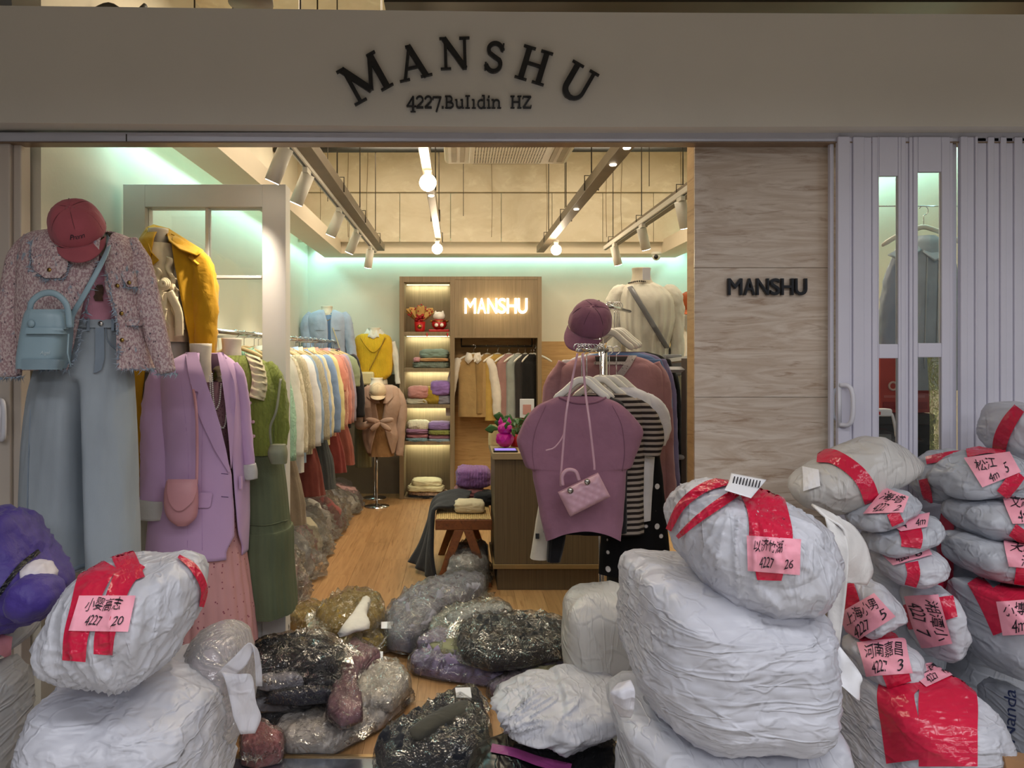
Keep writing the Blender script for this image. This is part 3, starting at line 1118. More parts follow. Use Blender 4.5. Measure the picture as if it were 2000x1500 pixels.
# security camera under the soffit
c = np.array((X(1282, 7.95), 7.95, SB))
t = thing('security_camera', 'small white dome security camera under the soffit corner', 'camera', c + (0, 0, -.07))
Mb().lathe(c + (0, 0, -.03), [(.05, .0), (.055, .012), (.05, .03)], 20).build('base', HEAD, t)
Mb().ball(c + (0, 0, -.045), .045, 16).build('dome', HEAD, t)
Mb().tube([c + (-.01, -.03, -.05), c + (-.02, -.055, -.062)], .022, 14).build('lens', BLACK, t)

# ------------------------------------------------------------------ signs
YS = Y0
INKB = mat('sign_black', '0d0e14', .35, .04)


def thick(mb, pts, w, T, yf, dep):
    """polyline strokes with width, as prisms; T maps letter space to (x, z)"""
    p = np.asarray(pts, float)
    w = np.broadcast_to(np.asarray(w, float), (len(p),))
    t = np.gradient(p, axis=0); t /= np.linalg.norm(t, axis=1)[:, None] + 1e-9
    n = np.stack([-t[:, 1], t[:, 0]], 1)
    a, b = p + n * w[:, None] / 2, p - n * w[:, None] / 2
    mb.prism([T(*k) for k in list(a) + list(b[::-1])], yf - dep, yf)


TH, TN, SR = .165, .085, .05   # stem, hairline, serif thickness
def sf(x, y, w=.34): return ([(x - w / 2, y), (x + w / 2, y)], SR)
def arc(cx, cy, rx, ry, a0, a1, n=14):
    return [(cx + rx * math.cos(math.radians(a)), cy + ry * math.sin(math.radians(a))) for a in np.linspace(a0, a1, n)]
GL = {
    'M': (1.05, [([(.14, 0), (.14, 1)], .10), ([(.10, .98), (.52, .16)], TH), ([(.52, .16), (.90, .98)], .10), ([(.90, 0), (.90, 1)], TH), sf(.14, .025), sf(.90, .025), sf(.06, .975, .2), sf(.95, .975, .22)]),
    'A': (.86, [([(.10, 0), (.43, .98)], TN), ([(.40, 1.0), (.74, 0)], TH), ([(.22, .34), (.63, .34)], .07), sf(.10, .025, .3), sf(.74, .025, .34), ([(.32, .975), (.47, .975)], .06)]),
    'N': (.86, [([(.15, 0), (.15, 1)], .095), ([(.10, .98), (.74, .03)], TH), ([(.74, 0), (.74, 1)], .095), sf(.15, .025, .32), sf(.07, .975, .2), sf(.74, .975, .32)]),
    'S': (.66, [([(.58, .74)] + arc(.34, .74, .21, .21, 30, 190, 12) + [(.17, .62), (.34, .51), (.50, .42)] + arc(.33, .27, .22, .23, 30, -150, 12) + [(.09, .24)], .125), ([(.57, .70), (.585, .96)], .055), ([(.085, .05), (.08, .30)], .055)]),
    'H': (.88, [([(.18, 0), (.18, 1)], TH), ([(.70, 0), (.70, 1)], TH), ([(.18, .52), (.70, .52)], .08), sf(.18, .025, .36), sf(.18, .975, .36), sf(.70, .025, .36), sf(.70, .975, .36)]),
    'U': (.86, [([(.17, .97)] + arc(.43, .30, .26, .27, 180, 360, 16) + [(.69, .97)], [TH] * 8 + [.13] * 2 + [.105] * 8), sf(.17, .975, .36), sf(.69, .975, .30)]),
    '4': (.62, [([(.42, -.2), (.42, .7)], .11), ([(.42, .7), (.06, .12)], .065), ([(.04, .12), (.6, .12)], .07), sf(.42, -.19, .3)]),
    '2': (.56, [(arc(.27, .50, .18, .20, 170, -30, 10) + [(.08, .06)], .09), ([(.07, .05), (.48, .05)], .10)]),
    '7': (.58, [([(.06, .65), (.54, .65)], .09), ([(.52, .67), (.26, -.2)], .09), ([(.07, .66), (.06, .5)], .06)]),
    '.': (.24, [([(.06, .06), (.18, .06)], .12)]),
    'B': (.62, [([(.14, 0), (.14, .72)], .10), (arc(.28, .54, .17, .17, 90, -90, 10), .075), (arc(.30, .19, .22, .17, 90, -90, 10), .085), ([(.05, .03), (.30, .03)], .06), ([(.05, .70), (.28, .70)], .06), ([(.14, .37), (.30, .37)], .06)]),
    'u': (.60, [([(.13, .5)] + arc(.27, .18, .14, .15, 180, 320, 10), .085), ([(.45, .52), (.45, .02)], .09), sf(.09, .50, .14), sf(.41, .50, .14), sf(.49, .025, .14)]),
    'l': (.40, [([(.18, 0), (.18, .74)], .10), sf(.18, .025, .28), sf(.18, .72, .28)]),
    'i': (.30, [([(.15, 0), (.15, .5)], .09), sf(.15, .025, .24), sf(.10, .50, .14)]),
    'd': (.60, [([(.46, 0), (.46, .76)], .09), (arc(.29, .25, .19, .24, 60, 320, 14), .08), sf(.41, .74, .16), sf(.50, .025, .14)]),
    'j': (.30, [([(.15, 0), (.15, .5)], .09), sf(.15, .025, .24), sf(.10, .50, .14), ([(.10, .68), (.20, .68)], .10)]),
    'n': (.62, [([(.13, 0), (.13, .5)], .09), ([(.14, .34)] + arc(.31, .33, .15, .16, 140, 0, 10) + [(.46, 0)], .085), sf(.13, .025, .24), sf(.46, .025, .24), sf(.08, .50, .14)]),
    'h': (.70, [([(.14, 0), (.14, .72)], .10), ([(.54, 0), (.54, .72)], .10), ([(.14, .37), (.54, .37)], .065), sf(.14, .03, .24), sf(.14, .70, .24), sf(.54, .03, .24), sf(.54, .70, .24)]),
    'z': (.60, [([(.07, .68), (.53, .68)], .075), ([(.52, .68), (.08, .04)], .10), ([(.07, .04), (.54, .04)], .08), ([(.08, .69), (.07, .55)], .05), ([(.53, .03), (.54, .18)], .05)]),
}
sg = thing('shop_sign', 'black raised serif lettering in an arch with small address line on the beige fascia', 'sign', P(913, 200, YS))
# px centre of each letter, height px, angle
for ch, cx, cy, hp, ang in (('M', 714, 155, 76, 29), ('A', 806, 124, 66, 13), ('N', 888, 107, 62, 1.5), ('S', 965, 114, 60, -6), ('H', 1042, 130, 66, -17), ('U', 1128, 164, 68, -30)):
    adv, strokes = GL[ch]
    mb = Mb()
    k = hp * YS / F
    ca, sa = math.cos(math.radians(ang)), math.sin(math.radians(ang))
    c = P(cx, cy, YS)

    def T(x, y):
        u, v = (x - adv / 2) * k * 1.02, (y - .5) * k
        return (c[0] + u * ca - v * sa, c[2] + u * sa + v * ca)
    for i_, (pts, w) in enumerate(strokes): thick(mb, pts, w, T, YS - .004, .014 + .0004 * i_)
    mb.build('letter', INKB, sg, smooth=False)
cur = 793.0
for ch in '4227.Bulidjn hz':
    if ch == ' ':
        cur = 996
        continue
    adv, strokes = GL[ch]
    s_ = 33.5
    mb = Mb()
    base = 213

    def T(x, y): return (X(cur + x * s_, YS), Zp(base - y * s_, YS))
    for i_, (pts, w) in enumerate(strokes): thick(mb, pts, w, T, YS - .002, .010 + .0003 * i_)
    mb.build('small_letter', INKB, sg, smooth=False)
    cur += adv * s_ * (.87 if ch in '4227.' else .97)


def sans(word, px0, px1, py0, py1, Y, mt, dep, parent, bold=0, nm='letter', bev=0):
    """one mesh per letter, filling the pixel box"""
    adv = []
    x = 0
    W_ = {'M': .93, 'A': .72, 'N': .80, 'S': .62, 'H': .79, 'U': .78}
    tot = sum(W_[c] for c in word)
    for c in word:
        V, Fc = text_mesh(c, res=6, extrude=.5, bevel=0)
        if bold:
            pass
        lo, hi = V.min(0), V.max(0)
        a, b = px0 + (px1 - px0) * x / tot, px0 + (px1 - px0) * (x + W_[c]) / tot
        pad = (b - a) * .07
        u = (V[:, 0] - lo[0]) / (hi[0] - lo[0])
        v = (V[:, 1] - lo[1]) / (hi[1] - lo[1])
        xx = X(a + pad + u * (b - a - 2 * pad), Y)
        zz = Zp(py1 - v * (py1 - py0), Y)
        yy = Y - dep * np.where(V[:, 2] > 0, 1, 0)
        Mb().add(np.stack([xx, yy, zz], 1), Fc).build(nm, mt, parent, smooth=False, solid=bold)
        x += W_[c]


sg = thing('wall_sign', 'black raised sans lettering on the travertine pier', 'sign', P(1496, 575, YT - .02))
sans('MANSHU', 1418, 1575, 545, 576, YT - .004, INKB, .014, sg, bold=.004)
# ================================================================== dressed dummies of the window display
def dummy(label, px0, px1, py0, pysh, Y, rows=None, base=True, stand=True, tilt=0, lowz=None):
    """a cloth-covered bust: neck with flat cap, torso, pole and round foot"""
    xc = X((px0 + px1) / 2, Y); zt, zs = Zp(py0, Y), Zp(pysh, Y); w = X(px1, Y) - X(px0, Y)
    t = thing('dress_form', label, 'mannequin', (xc, Y, 0))
    r = [(zt, xc - w * .5 - tilt, xc + w * .5 - tilt, w * .5), (zt - (zt - zs) * .45, xc - w * .46 - tilt * .6, xc + w * .46 - tilt * .6, w * .5), (zs, xc - w * .62, xc + w * .62, w * .6),
         (zs - .05, xc - .15, xc + .15, .075), (zs - .16, xc - .165, xc + .165, .095), (zs - .36, xc - .125, xc + .125, .08), (zs - .55, xc - .15, xc + .15, .09)]
    Loft(r, Y, fold=0, nr=40, nc=28, e=2.1, crease=0).mb(True, True).build('torso', CREAM, t)
    if stand:
        Mb().tube([(xc, Y, zs - .54), (xc, Y, .02)], .011, 12).build('pole', CHROME, t)
    if base:
        Mb().lathe((xc, Y, 0), [(.0, .0), (.13, .0), (.13, .008), (.03, .016), (.016, .03), (0, .03)], 28).build('base', CHROME, t)
    return t


def fringe(paths, parent, m, L=.016, dens=260, seed=0, name='frayed_trim', out=(0, -.6, -.2)):
    rn = np.random.RandomState(seed)
    mb = Mb()
    for p in paths:
        p = np.asarray(p, float)
        seg = np.linalg.norm(np.diff(p, axis=0), axis=1)
        n = int(seg.sum() * dens)
        s = np.r_[0, np.cumsum(seg)]
        u = rn.rand(n) * s[-1]
        q = np.stack([np.interp(u, s, p[:, k]) for k in range(3)], 1)
        d = rn.normal(size=(n, 3)) * .8 + np.array(out)
        d /= np.linalg.norm(d, axis=1)[:, None]
        e = q + d * (L * (.5 + rn.rand(n))[:, None])
        sd = rn.normal(size=(n, 3)) * .0016
        V = np.stack([q - sd, q + sd, q + sd[:, [1, 2, 0]], e], 1).reshape(-1, 3)
        Fc = []
        for i in range(n):
            b = i * 4
            Fc += [(b, b + 1, b + 3), (b + 1, b + 2, b + 3), (b + 2, b, b + 3)]
        mb.add(V, Fc)
    return mb.build(name, m, parent, smooth=False, kind='stuff')


def edge(L, pts, off=.006, n=40):
    q = crom(pts, n)
    return onfront(L, q[:, 0], q[:, 1], off)


def beads(path, r, parent, m, name='beads', n=None):
    p = np.asarray(path, float)
    s = np.r_[0, np.cumsum(np.linalg.norm(np.diff(p, axis=0), axis=1))]
    n = n or int(s[-1] / (2 * r))
    mb = Mb()
    for u in np.linspace(0, s[-1], n):
        mb.ball([np.interp(u, s, p[:, k]) for k in range(3)], r, 6)
    return mb.build(name, m, parent)


def strap(path, w, th=.003, ref=(0, 1, 0), n=30):
    return Mb().tube(crom(path, n), w, 8, flat=th / w, ref=ref)


def buttons(L, pts, r, parent, m, off=.01, name='button'):
    for px, py in pts:
        c = onfront(L, np.array([px]), np.array([py]), off)[0]
        Mb().lathe(c, [(0, -.001), (r, -.001), (r, .003), (r * .6, .005), (0, .005)], 12, axis=1).build(name, m, parent)


def baseball_cap(label, c, r, rot, col, logo=None, vent=True, brim=1.0, group=None):
    """six-panel cap; local: crown up +z, brim towards -y"""
    m = cloth(col)
    t = thing('baseball_cap', label, 'cap', (0, 0, 0), group)
    a = np.linspace(0, 2 * PI, 48, endpoint=False)
    h = np.linspace(0, 1, 16)
    prof = np.stack([np.cos(h * PI / 2) ** .62, np.sin(h * PI / 2) ** 1.0 * 1.08], 1)
    seam = 1 - .018 * np.exp(-((((a + PI / 6) % (PI / 3)) - PI / 6) / .07) ** 2)
    V = np.stack([prof[:, :1] * np.cos(a) * seam, prof[:, :1] * 1.10 * np.sin(a) * seam, prof[:, 1:] + 0 * a], -1) * r
    n3 = pn((V.reshape(-1, 3) / r * 2.2 + r * 50)).reshape(V.shape[:2])
    V = V * (1 + .03 * n3)[..., None]
    Mb().grid(V, True, False, True).build('crown', m, t, solid=.002)
    dk = cloth('%02x%02x%02x' % tuple(int(int(col[i:i + 2], 16) * .72) for i in (0, 2, 4)))
    mb = Mb()
    for k in range(6):
        hh = np.linspace(0, .97, 14) * PI / 2
        al = k * PI / 3 + PI / 2
        mb.tube(np.stack([np.cos(hh) ** .62 * math.cos(al), np.cos(hh) ** .62 * 1.10 * math.sin(al), np.sin(hh) * 1.08], 1) * r * 1.004, r * .016, 5)
    mb.build('panel_seams', dk, t)
    Mb().ball((0, 0, r * 1.085), r * .07, 10, .6).build('top_button', m, t)
    # brim
    th = np.linspace(-1.12, 1.12, 22)
    s_ = np.linspace(0, 1, 9)
    ax_, ay = np.sin(th), -np.cos(th) * 1.10
    ox, oy = np.sin(th) * .93, -np.cos(th) ** .8 * (1.10 + .78 * brim * np.cos(th) ** .5)
    bx = ax_[None] * (1 - s_[:, None]) + ox[None] * s_[:, None]
    by = ay[None] * (1 - s_[:, None]) + oy[None] * s_[:, None]
    bz = -.28 * bx ** 2 - .10 * s_[:, None] + .06
    for q, nm in ((0, 'brim'),):
        Mb().grid(np.stack([bx, by, bz], -1) * r).build(nm, m, t, solid=.004)
    Mb().tube([(r * 1.005 * math.cos(k), r * 1.105 * math.sin(k), .02 * r) for k in a], r * .022, 6, closed=True).build('sweatband', m, t)
    if vent:
        mb = Mb()
        for k in range(6):
            al = k * PI / 3 + PI / 6 + .5
            q = np.array((.70 * math.cos(al), .77 * math.sin(al), .80)) * r
            mb.ball(q, r * .035, 8)
        mb.build('eyelets', cloth('%02x%02x%02x' % tuple(min(255, int(int(col[i:i + 2], 16) * 1.25)) for i in (0, 2, 4))), t)
    if logo:
        V, Fc = text_mesh(logo, shear=.35, space=.85)
        lo, hi = V.min(0), V.max(0)
        u = ((V[:, 0] - lo[0]) / (hi[0] - lo[0]) - .5) * .55
        z = .40 + (V[:, 1] - lo[1]) / (hi[1] - lo[1]) * .18
        hh = np.arcsin(np.clip(z / 1.08, 0, 1)) * 2 / PI
        rr = np.cos(hh * PI / 2) ** .62 * 1.02
        Mb().add(np.stack([rr * np.sin(u), -rr * 1.10 * np.cos(u), z], 1) * r, Fc).build('embroidery', INK, t, smooth=False, solid=.002)
    t.location = c
    t.rotation_euler = rot
    return t


SILV = mat('silver_ring', 'c8c4bc', .25, .05, metal=1)
GOLD = mat('antique_brass', 'a8884a', .3, .05, metal=1)
PEARL = mat('pearl', 'ece6da', .25, .03, coat=.5)

# ---------------------------------------------------------------- 1. tweed jacket, pink tee, wide jeans
Y = 2.76
dummy('cream dress form wearing the pink tweed jacket and wide jeans', 140, 185, 440, 470, Y)
L1 = Loft(prow([(500, 150, 215, .10), (540, 120, 250, .118), (630, 140, 240, .105), (650, 140, 238, .10)], Y), Y, seed=2, fold=.015)
t = thing('tee_shirt', 'dusty pink tee with a brown print under the tweed jacket', 'shirt', (X(190, Y), Y, Zp(650, Y)))
L1.mb().build('body', cloth('b98090'), t)
patch(L1, [(556, 190, 200), (564, 184, 203), (574, 186, 202), (580, 182, 200), (588, 186, 202)], .004, th=.001).build('print', mat('brown_print', '4b3426', .8, .3, vs=60), t)
def tweed():
    m, nt, b, out = nodes('pink_tweed')
    v = coords(nt, (1, 1, .7))
    n1, n2, n3 = noise(nt, v, 150, 2), noise(nt, v, 95, 3, .6), noise(nt, v, 30, 3)
    c = mixcol(nt, ramp(nt, n1, .42, .58), lin('a88a8c'), lin('cdb9b6'))
    c = mixcol(nt, ramp(nt, n2, .62, .70), c, lin('534b55'))
    c = mixcol(nt, ramp(nt, n3, .60, .72), c, lin('93a0ac'))
    nt.links.new(c, b.inputs['Base Color'])
    b.inputs['Roughness'].default_value = .95
    b.inputs['Specular IOR Level'].default_value = .1
    nt.links.new(bump(nt, n1, .9, .006), b.inputs['Normal'])
    return m


TWEED = tweed()
t = thing('tweed_jacket', 'pink tweed jacket with frayed pale blue trim on the dummy beside the wall', 'jacket', (X(165, Y), Y, Zp(725, Y)))
LJ = Loft(prow([(452, 105, 205, .07), (464, 62, 248, .105), (500, 50, 272, .135), (560, 48, 280, .15), (640, 48, 290, .15), (700, 60, 300, .15), (722, 62, 305, .15)], Y), Y, seed=1, fold=.02, e=2.7, crease=.012,
          gap=pgap([(450, 190, 205), (505, 196, 206), (560, 178, 208), (625, 163, 227), (725, 140, 231)], Y - .12))
LJ.mb().build('body', TWEED, t, solid=.006)
for nd in ([(60, 462, 0, 14), (42, 505, -.02, 27), (28, 590, -.05, 29), (18, 670, -.06, 27), (16, 735, -.06, 24)], [(255, 470, 0, 14), (272, 520, -.02, 25), (292, 600, -.04, 24), (310, 670, -.05, 21), (326, 728, -.05, 17)]):
    parm(nd, Y, seed=nd[0][0], crease=.05).build('sleeve', TWEED, t)
FRAY = cloth('9aa7b5')
el = edge(LJ, [(196, 505), (178, 560), (164, 625), (150, 690), (138, 722)]); er = edge(LJ, [(207, 530), (218, 580), (229, 630), (232, 715)])
hem = [edge(LJ, [(64, 720), (100, 723), (138, 722)]), edge(LJ, [(234, 720), (270, 722), (303, 720)])]
sh = [edge(LJ, [(60, 470), (60, 500)], n=12), edge(LJ, [(255, 472), (268, 505)], n=12)]
fringe([el, er] + hem + sh + [edge(LJ, [(60, 500), (62, 525), (80, 541), (105, 547), (130, 540), (136, 512)]), edge(LJ, [(238, 540), (250, 562), (284, 560)]), edge(LJ, [(246, 632), (288, 636)])], t, FRAY, .02, 420, 3)
patch(LJ, [(500, 62, 132), (515, 63, 133), (530, 70, 130), (543, 88, 116)], .008).build('pocket_flap', TWEED, t)
patch(LJ, [(530, 234, 282), (545, 240, 284), (560, 250, 285)], .008).build('pocket_flap', TWEED, t)
patch(LJ, [(624, 246, 288), (636, 247, 289)], .008).build('pocket_welt', TWEED, t)
buttons(LJ, [(96, 527), (252, 552), (229, 558), (237, 612), (238, 664), (198, 510)], .0075, t, GOLD, .014)
for nd, s in (((16, 737, -.06, 25), 1), ((326, 730, -.05, 18), 2)):
    y = Y + nd[2]
    cc = np.array((X(nd[0], y), y, Zp(nd[1], y))); r_ = nd[3] * y / F
    fringe([[cc + (r_ * math.cos(a), r_ * .8 * math.sin(a), 0) for a in np.linspace(0, 2 * PI, 24)]], t, FRAY, .02, 420, 8 + s, 'cuff_trim', (0, 0, -.5))
# jeans
DEN = mat('washed_denim', '98a1a8', .85, .13, vs=5, bs=500, bd=.0006, stretch=(1, 1, .35))
DEND = mat('denim_seam', '7c8894', .85, .1, bs=400, bd=.0006)
t = thing('jeans', 'faded blue wide-leg jeans hanging below the tweed jacket', 'jeans', (X(160, Y), Y, Zp(1110, Y)))
LP = Loft(prow([(622, 138, 238, .10), (650, 124, 246, .11), (700, 88, 252, .125), (770, 64, 258, .135), (860, 52, 262, .14), (980, 46, 264, .15), (1085, 46, 268, .155), (1112, 44, 270, .155)], Y), Y, seed=4, fold=.03, nr=70, nc=120, fk=2.2, e=2.2, crease=.02, cst=(2.6, 2.2))
Mv = LP.mb().v[0].reshape(70, 120, 3)
zc, zh = Zp(735, Y), Zp(860, Y)
g = np.clip((zc - Mv[..., 2]) / (zc - zh), 0, 1) ** .6
xm = X(176, Y) + 0 * Mv[..., 2]
ww = .020 + .014 * np.clip((zh - Mv[..., 2]) / .5, 0, 1)
Mv[..., 1] = Y + (Mv[..., 1] - Y) * (1 - g * .97 * np.exp(-((Mv[..., 0] - xm) / ww) ** 2))
Mv[-1:, :, 2] += (.035 * np.sin((Mv[-1:, :, 0] - X(44, Y)) / (X(270, Y) - X(44, Y)) * 2 * PI * 2 + 1.2) * .6)
Mb().grid(Mv, True).build('legs', DEN, t, solid=.003)
Mb().tube(Mv[-1], .009, 8, closed=True).build('hem', DEND, t)
Mb().tube([p + (0, -.002, 0) for p in edge(LP, [(60, 800), (56, 900), (54, 1000), (56, 1090)], .002)], .0022, 6).build('side_seam', DEND, t)
patch(LP, [(624, 138, 237), (640, 131, 242)], .004).build('waistband', DEN, t)
patch(LP, [(640, 186, 203), (700, 186, 204), (722, 184, 198), (728, 182, 188)], .006).build('fly', DEND, t)
for px in (172, 220):
    patch(LP, [(622, px - 3, px + 3), (646, px - 3, px + 3)], .009).build('belt_loop', DEND, t)
buttons(LP, [(196, 632)], .009, t, SILV, .012)
Mb().tube(edge(LP, [(206, 640), (212, 668), (238, 690)], .004), .002, 6).build('pocket_seam', DEND, t)
baseball_cap('faded red cap hung over the neck of the tweed jacket dummy', P(152, 448, 2.68), .094, (math.radians(48), math.radians(-14), math.radians(20)), 'a2525a', 'Prenn')
# blue bucket bag
BLU = mat('powder_blue_leather', '8ea6b0', .42, .04, vs=4, bs=200, bd=.0004)
Yb = 2.575
t = thing('bucket_bag', 'powder blue leather bucket bag hanging across the tweed jacket', 'bag', (X(90, Yb), Yb, Zp(725, Yb)))
LB = Loft(prow([(606, 60, 124, .055), (618, 56, 132, .065), (650, 50, 135, .07), (695, 43, 130, .072), (720, 42, 122, .07)], Yb), Yb, fold=.0, e=3.2, crease=0)
LB.mb(True, True).build('body', BLU, t, bev=.004)
patch(LB, [(604, 60, 128), (630, 54, 134), (643, 52, 134)], .004).build('flap', BLU, t)
patch(LB, [(640, 50, 120), (652, 49, 132)], .010).build('belt', BLU, t)
patch(LB, [(702, 42, 128), (722, 42, 122)], .005).build('base_trim', mat('bag_base', '7d929c', .5), t)
buttons(LB, [(60, 632)], .013, t, BLU, .014)
strap([P(58, 612, Yb - .04), P(62, 590, Yb - .05), P(82, 574, Yb - .05), P(108, 574, Yb - .05), P(130, 596, Yb - .05), P(136, 640, Yb - .05)], .011, .006).build('handle', BLU, t)
V, Fc = text_mesh('Aigel', shear=.3)
pxs = 78 + V[:, 0] / V[:, 0].max() * 20; pys = 692 - V[:, 1] / V[:, 1].max() * 7
Mb().add(onfront(LB, pxs, pys, .003), Fc).build('stamp', mat('stamp', 'b9c8cc', .4), t, smooth=False)
strap([P(139, 640, Yb - .02), P(142, 615, Yb), P(165, 575, 2.56), P(195, 520, 2.58), P(212, 480, 2.66), P(205, 455, 2.76)], .010, .003).build('strap', BLU, t)
Mb().tube([P(134, 652, Yb - .05), P(132, 690, Yb - .055), P(138, 715, Yb - .05)], .003, 6).build('cord', BLU, t)

# ---------------------------------------------------------------- 2. mustard trench over cream blouse
Y = 3.52
dummy('cream dress form wearing the mustard trench coat', 291, 328, 447, 500, Y)
t = thing('blouse', 'cream blouse with a ruffled tie under the mustard coat', 'blouse', (X(330, Y), Y, Zp(665, Y)))
LBl = Loft(prow([(478, 290, 342, .085), (520, 282, 352, .115), (600, 288, 362, .13), (640, 292, 368, .125), (668, 295, 370, .12)], Y), Y, seed=5, fold=.05, fk=4)
CRM = cloth('e6d5b0')
LBl.mb().build('body', CRM, t)
for i, (a, b, w) in enumerate(((300, 318, 520), (322, 342, 500), (330, 352, 540))):
    mb = Mb()
    n = 40
    u = np.linspace(0, 1, n)
    px = a + (b - a) * u + 3 * np.sin(u * 22 + i)
    py = w + (640 - w) * u
    A = onfront(LBl, px, py, .012); B = onfront(LBl, px + 12, py + 4, .03 + .012 * np.sin(u * 30 + i))
    mb.grid(np.stack([A, (A + B) / 2 + (0, -.01, 0), B])).build('ruffle', CRM, t, solid=.002)
cc = P(322, 555, Y - .15)
for k in range(3):
    Mb().tube([cc + (.02 * math.cos(a) * (1 - k * .25), -.01 * k, .022 * math.sin(a) * (1 - k * .25)) for a in np.linspace(0, 2 * PI, 18, endpoint=False)], .008, 8, closed=True).build('bow_loop', CRM, t)
strap([P(318, 570, Y - .14), P(316, 620, Y - .15), P(312, 668, Y - .15)], .022, .006).build('tie_end', CRM, t)
strap([P(330, 570, Y - .14), P(348, 610, Y - .15), P(350, 656, Y - .15)], .020, .006).build('tie_end', CRM, t)
strap([P(266, 700, 3.42), P(263, 740, 3.42), P(264, 770, 3.42), P(274, 786, 3.42)], .013, .004).build('ribbon_end', PAINT_W, t)
t = thing('satin_skirt', 'pale grey satin skirt beneath the mustard coat', 'skirt', (X(330, Y), Y, Zp(1070, Y)))
Loft(prow([(650, 296, 368, .10), (760, 282, 385, .13), (900, 272, 392, .15), (1070, 268, 396, .16)], Y + .02), Y + .02, seed=6, fold=.07, fk=4).mb().build('body', mat('grey_satin', 'a9a696', .4, .08), t)
MUS = cloth('c08f17')
t = thing('trench_coat', 'mustard yellow trench coat with a wide pointed collar', 'coat', (X(335, Y), Y, Zp(975, Y)))
LC = Loft(prow([(458, 288, 338, .07), (478, 275, 372, .11), (520, 268, 398, .14), (620, 264, 404, .155), (760, 256, 410, .165), (975, 248, 420, .18)], Y + .02), Y + .02, seed=7, fold=.03,
          gap=pgap([(455, 296, 326), (500, 296, 338), (560, 292, 350), (660, 296, 368), (760, 284, 372), (975, 282, 372)], Y - .11))
LC.mb().build('body', MUS, t, solid=.005)
parm([(372, 492, 0, 16), (392, 520, -.03, 24), (400, 580, -.05, 25), (402, 660, -.06, 22), (398, 760, -.07, 20)], Y, seed=3, crease=.10).build('sleeve', MUS, t)
parm([(280, 492, 0, 14), (272, 530, -.02, 18), (268, 620, -.03, 18), (264, 740, -.03, 17)], Y, seed=5, crease=.08).build('sleeve', MUS, t)


def flap(pts, Y0_, parent, m, name, dys, th=.005, sub=3):
    """stand-alone cloth flap: pixel outline with a depth per corner (fan from centroid)"""
    p = np.array([P(a, b, Y0_ + d) for (a, b), d in zip(pts, dys)])
    c = p.mean(0)
    rings = [c + (p - c) * k for k in np.linspace(0.02, 1, 8)]
    return Mb().grid(np.stack(rings), True, True).build(name, m, parent, solid=th)


flap([(287, 444), (300, 439), (330, 447), (398, 490), (385, 499), (352, 488), (330, 470), (326, 455)], Y, t, MUS, 'collar', (.02, .07, .06, -.06, -.10, -.12, -.10, 0))
flap([(287, 444), (272, 466), (281, 505), (296, 520), (310, 508), (295, 492), (288, 470)], Y, t, MUS, 'collar', (.0, -.02, -.08, -.13, -.14, -.13, -.08))
flap([(374, 488), (392, 500), (400, 512), (386, 518), (368, 503)], Y, t, MUS, 'epaulette', (-.03, -.03, -.03, -.09, -.09))

# ---------------------------------------------------------------- 3. lavender blazer, floral dress
Y = 3.30
dummy('cream dress form wearing the lavender blazer and floral dress', 371, 413, 671, 760, Y)
FLO = spots('pink_floral', 'c99492', '8c4a58', 46, .10, .22)
FLOD = spots('mauve_lace', '8f6a6e', '6a4850', 90, .1, .4)
t = thing('dress', 'pink pleated dress with tiny floral specks under the lavender blazer', 'dress', (X(430, Y), Y, Zp(1252, Y)))
LD = Loft(prow([(745, 370, 440, .09), (800, 352, 455, .11), (920, 370, 460, .10), (1000, 352, 470, .13)], Y), Y, seed=8, fold=.02)
LD.mb().build('bodice', FLOD, t)
LD2 = Loft(prow([(990, 356, 468, .125), (1080, 350, 478, .14), (1160, 348, 488, .15), (1252, 345, 497, .16)], Y), Y, seed=8, fold=.02, e=2.2, nc=140)
V = LD2.mb()
VV = V.v[0].reshape(64, 140, 3)
a = np.linspace(0, 2 * PI, 140, endpoint=False)
k = 1 + .05 * np.abs(np.sin(a * 10))[None, :] * np.linspace(.5, 1.2, 64)[:, None]
cx_ = VV.mean(1, keepdims=True)
VV[..., :2] = cx_[..., :2] + (VV - cx_)[..., :2] * k[..., None]
Mb().grid(VV, True).build('pleated_skirt', FLO, t)
LAV = mat('lavender_suiting', 'c09cc2', .8, .035, vs=3, bs=500, bd=.0004, sheen=.2)
t = thing('blazer', 'lavender blazer with turned-up pale cuffs on the front dummy', 'blazer', (X(400, Y), Y, Zp(1082, Y)))
LZ = Loft(prow([(690, 366, 432, .06), (708, 336, 455, .10), (735, 322, 466, .14), (800, 322, 474, .155), (900, 318, 480, .155), (1000, 300, 484, .165), (1078, 292, 481, .17)], Y), Y, seed=9, fold=.02, e=2.5, crease=.016, cst=(1.3, 3.2),
          gap=pgap([(686, 376, 424), (760, 398, 434), (850, 428, 442), (925, 447, 450), (1000, 452, 455), (1050, 452, 458), (1078, 440, 462)], Y - .14))
LZ.mb().build('body', LAV, t, solid=.005)
parm([(336, 712, .0, 13), (319, 738, -.02, 27), (310, 800, -.05, 33), (308, 880, -.08, 33), (307, 950, -.10, 32), (306, 988, -.10, 31)], Y, seed=2, crease=.06).build('sleeve', LAV, t)
parm([(455, 712, .0, 10), (466, 740, -.01, 15), (475, 820, -.01, 15), (484, 880, -.02, 12), (487, 912, -.02, 11)], Y, seed=4, crease=.06).build('sleeve', LAV, t)
LIN = mat('pale_lining', 'bdbab6', .5, .04, bs=60, bd=.003)
parm([(304, 974, -.10, 32), (303, 990, -.10, 33), (303, 1012, -.10, 32)], Y, seed=7, crease=.05, n=10, cap=False).build('cuff', LIN, t, solid=.005)
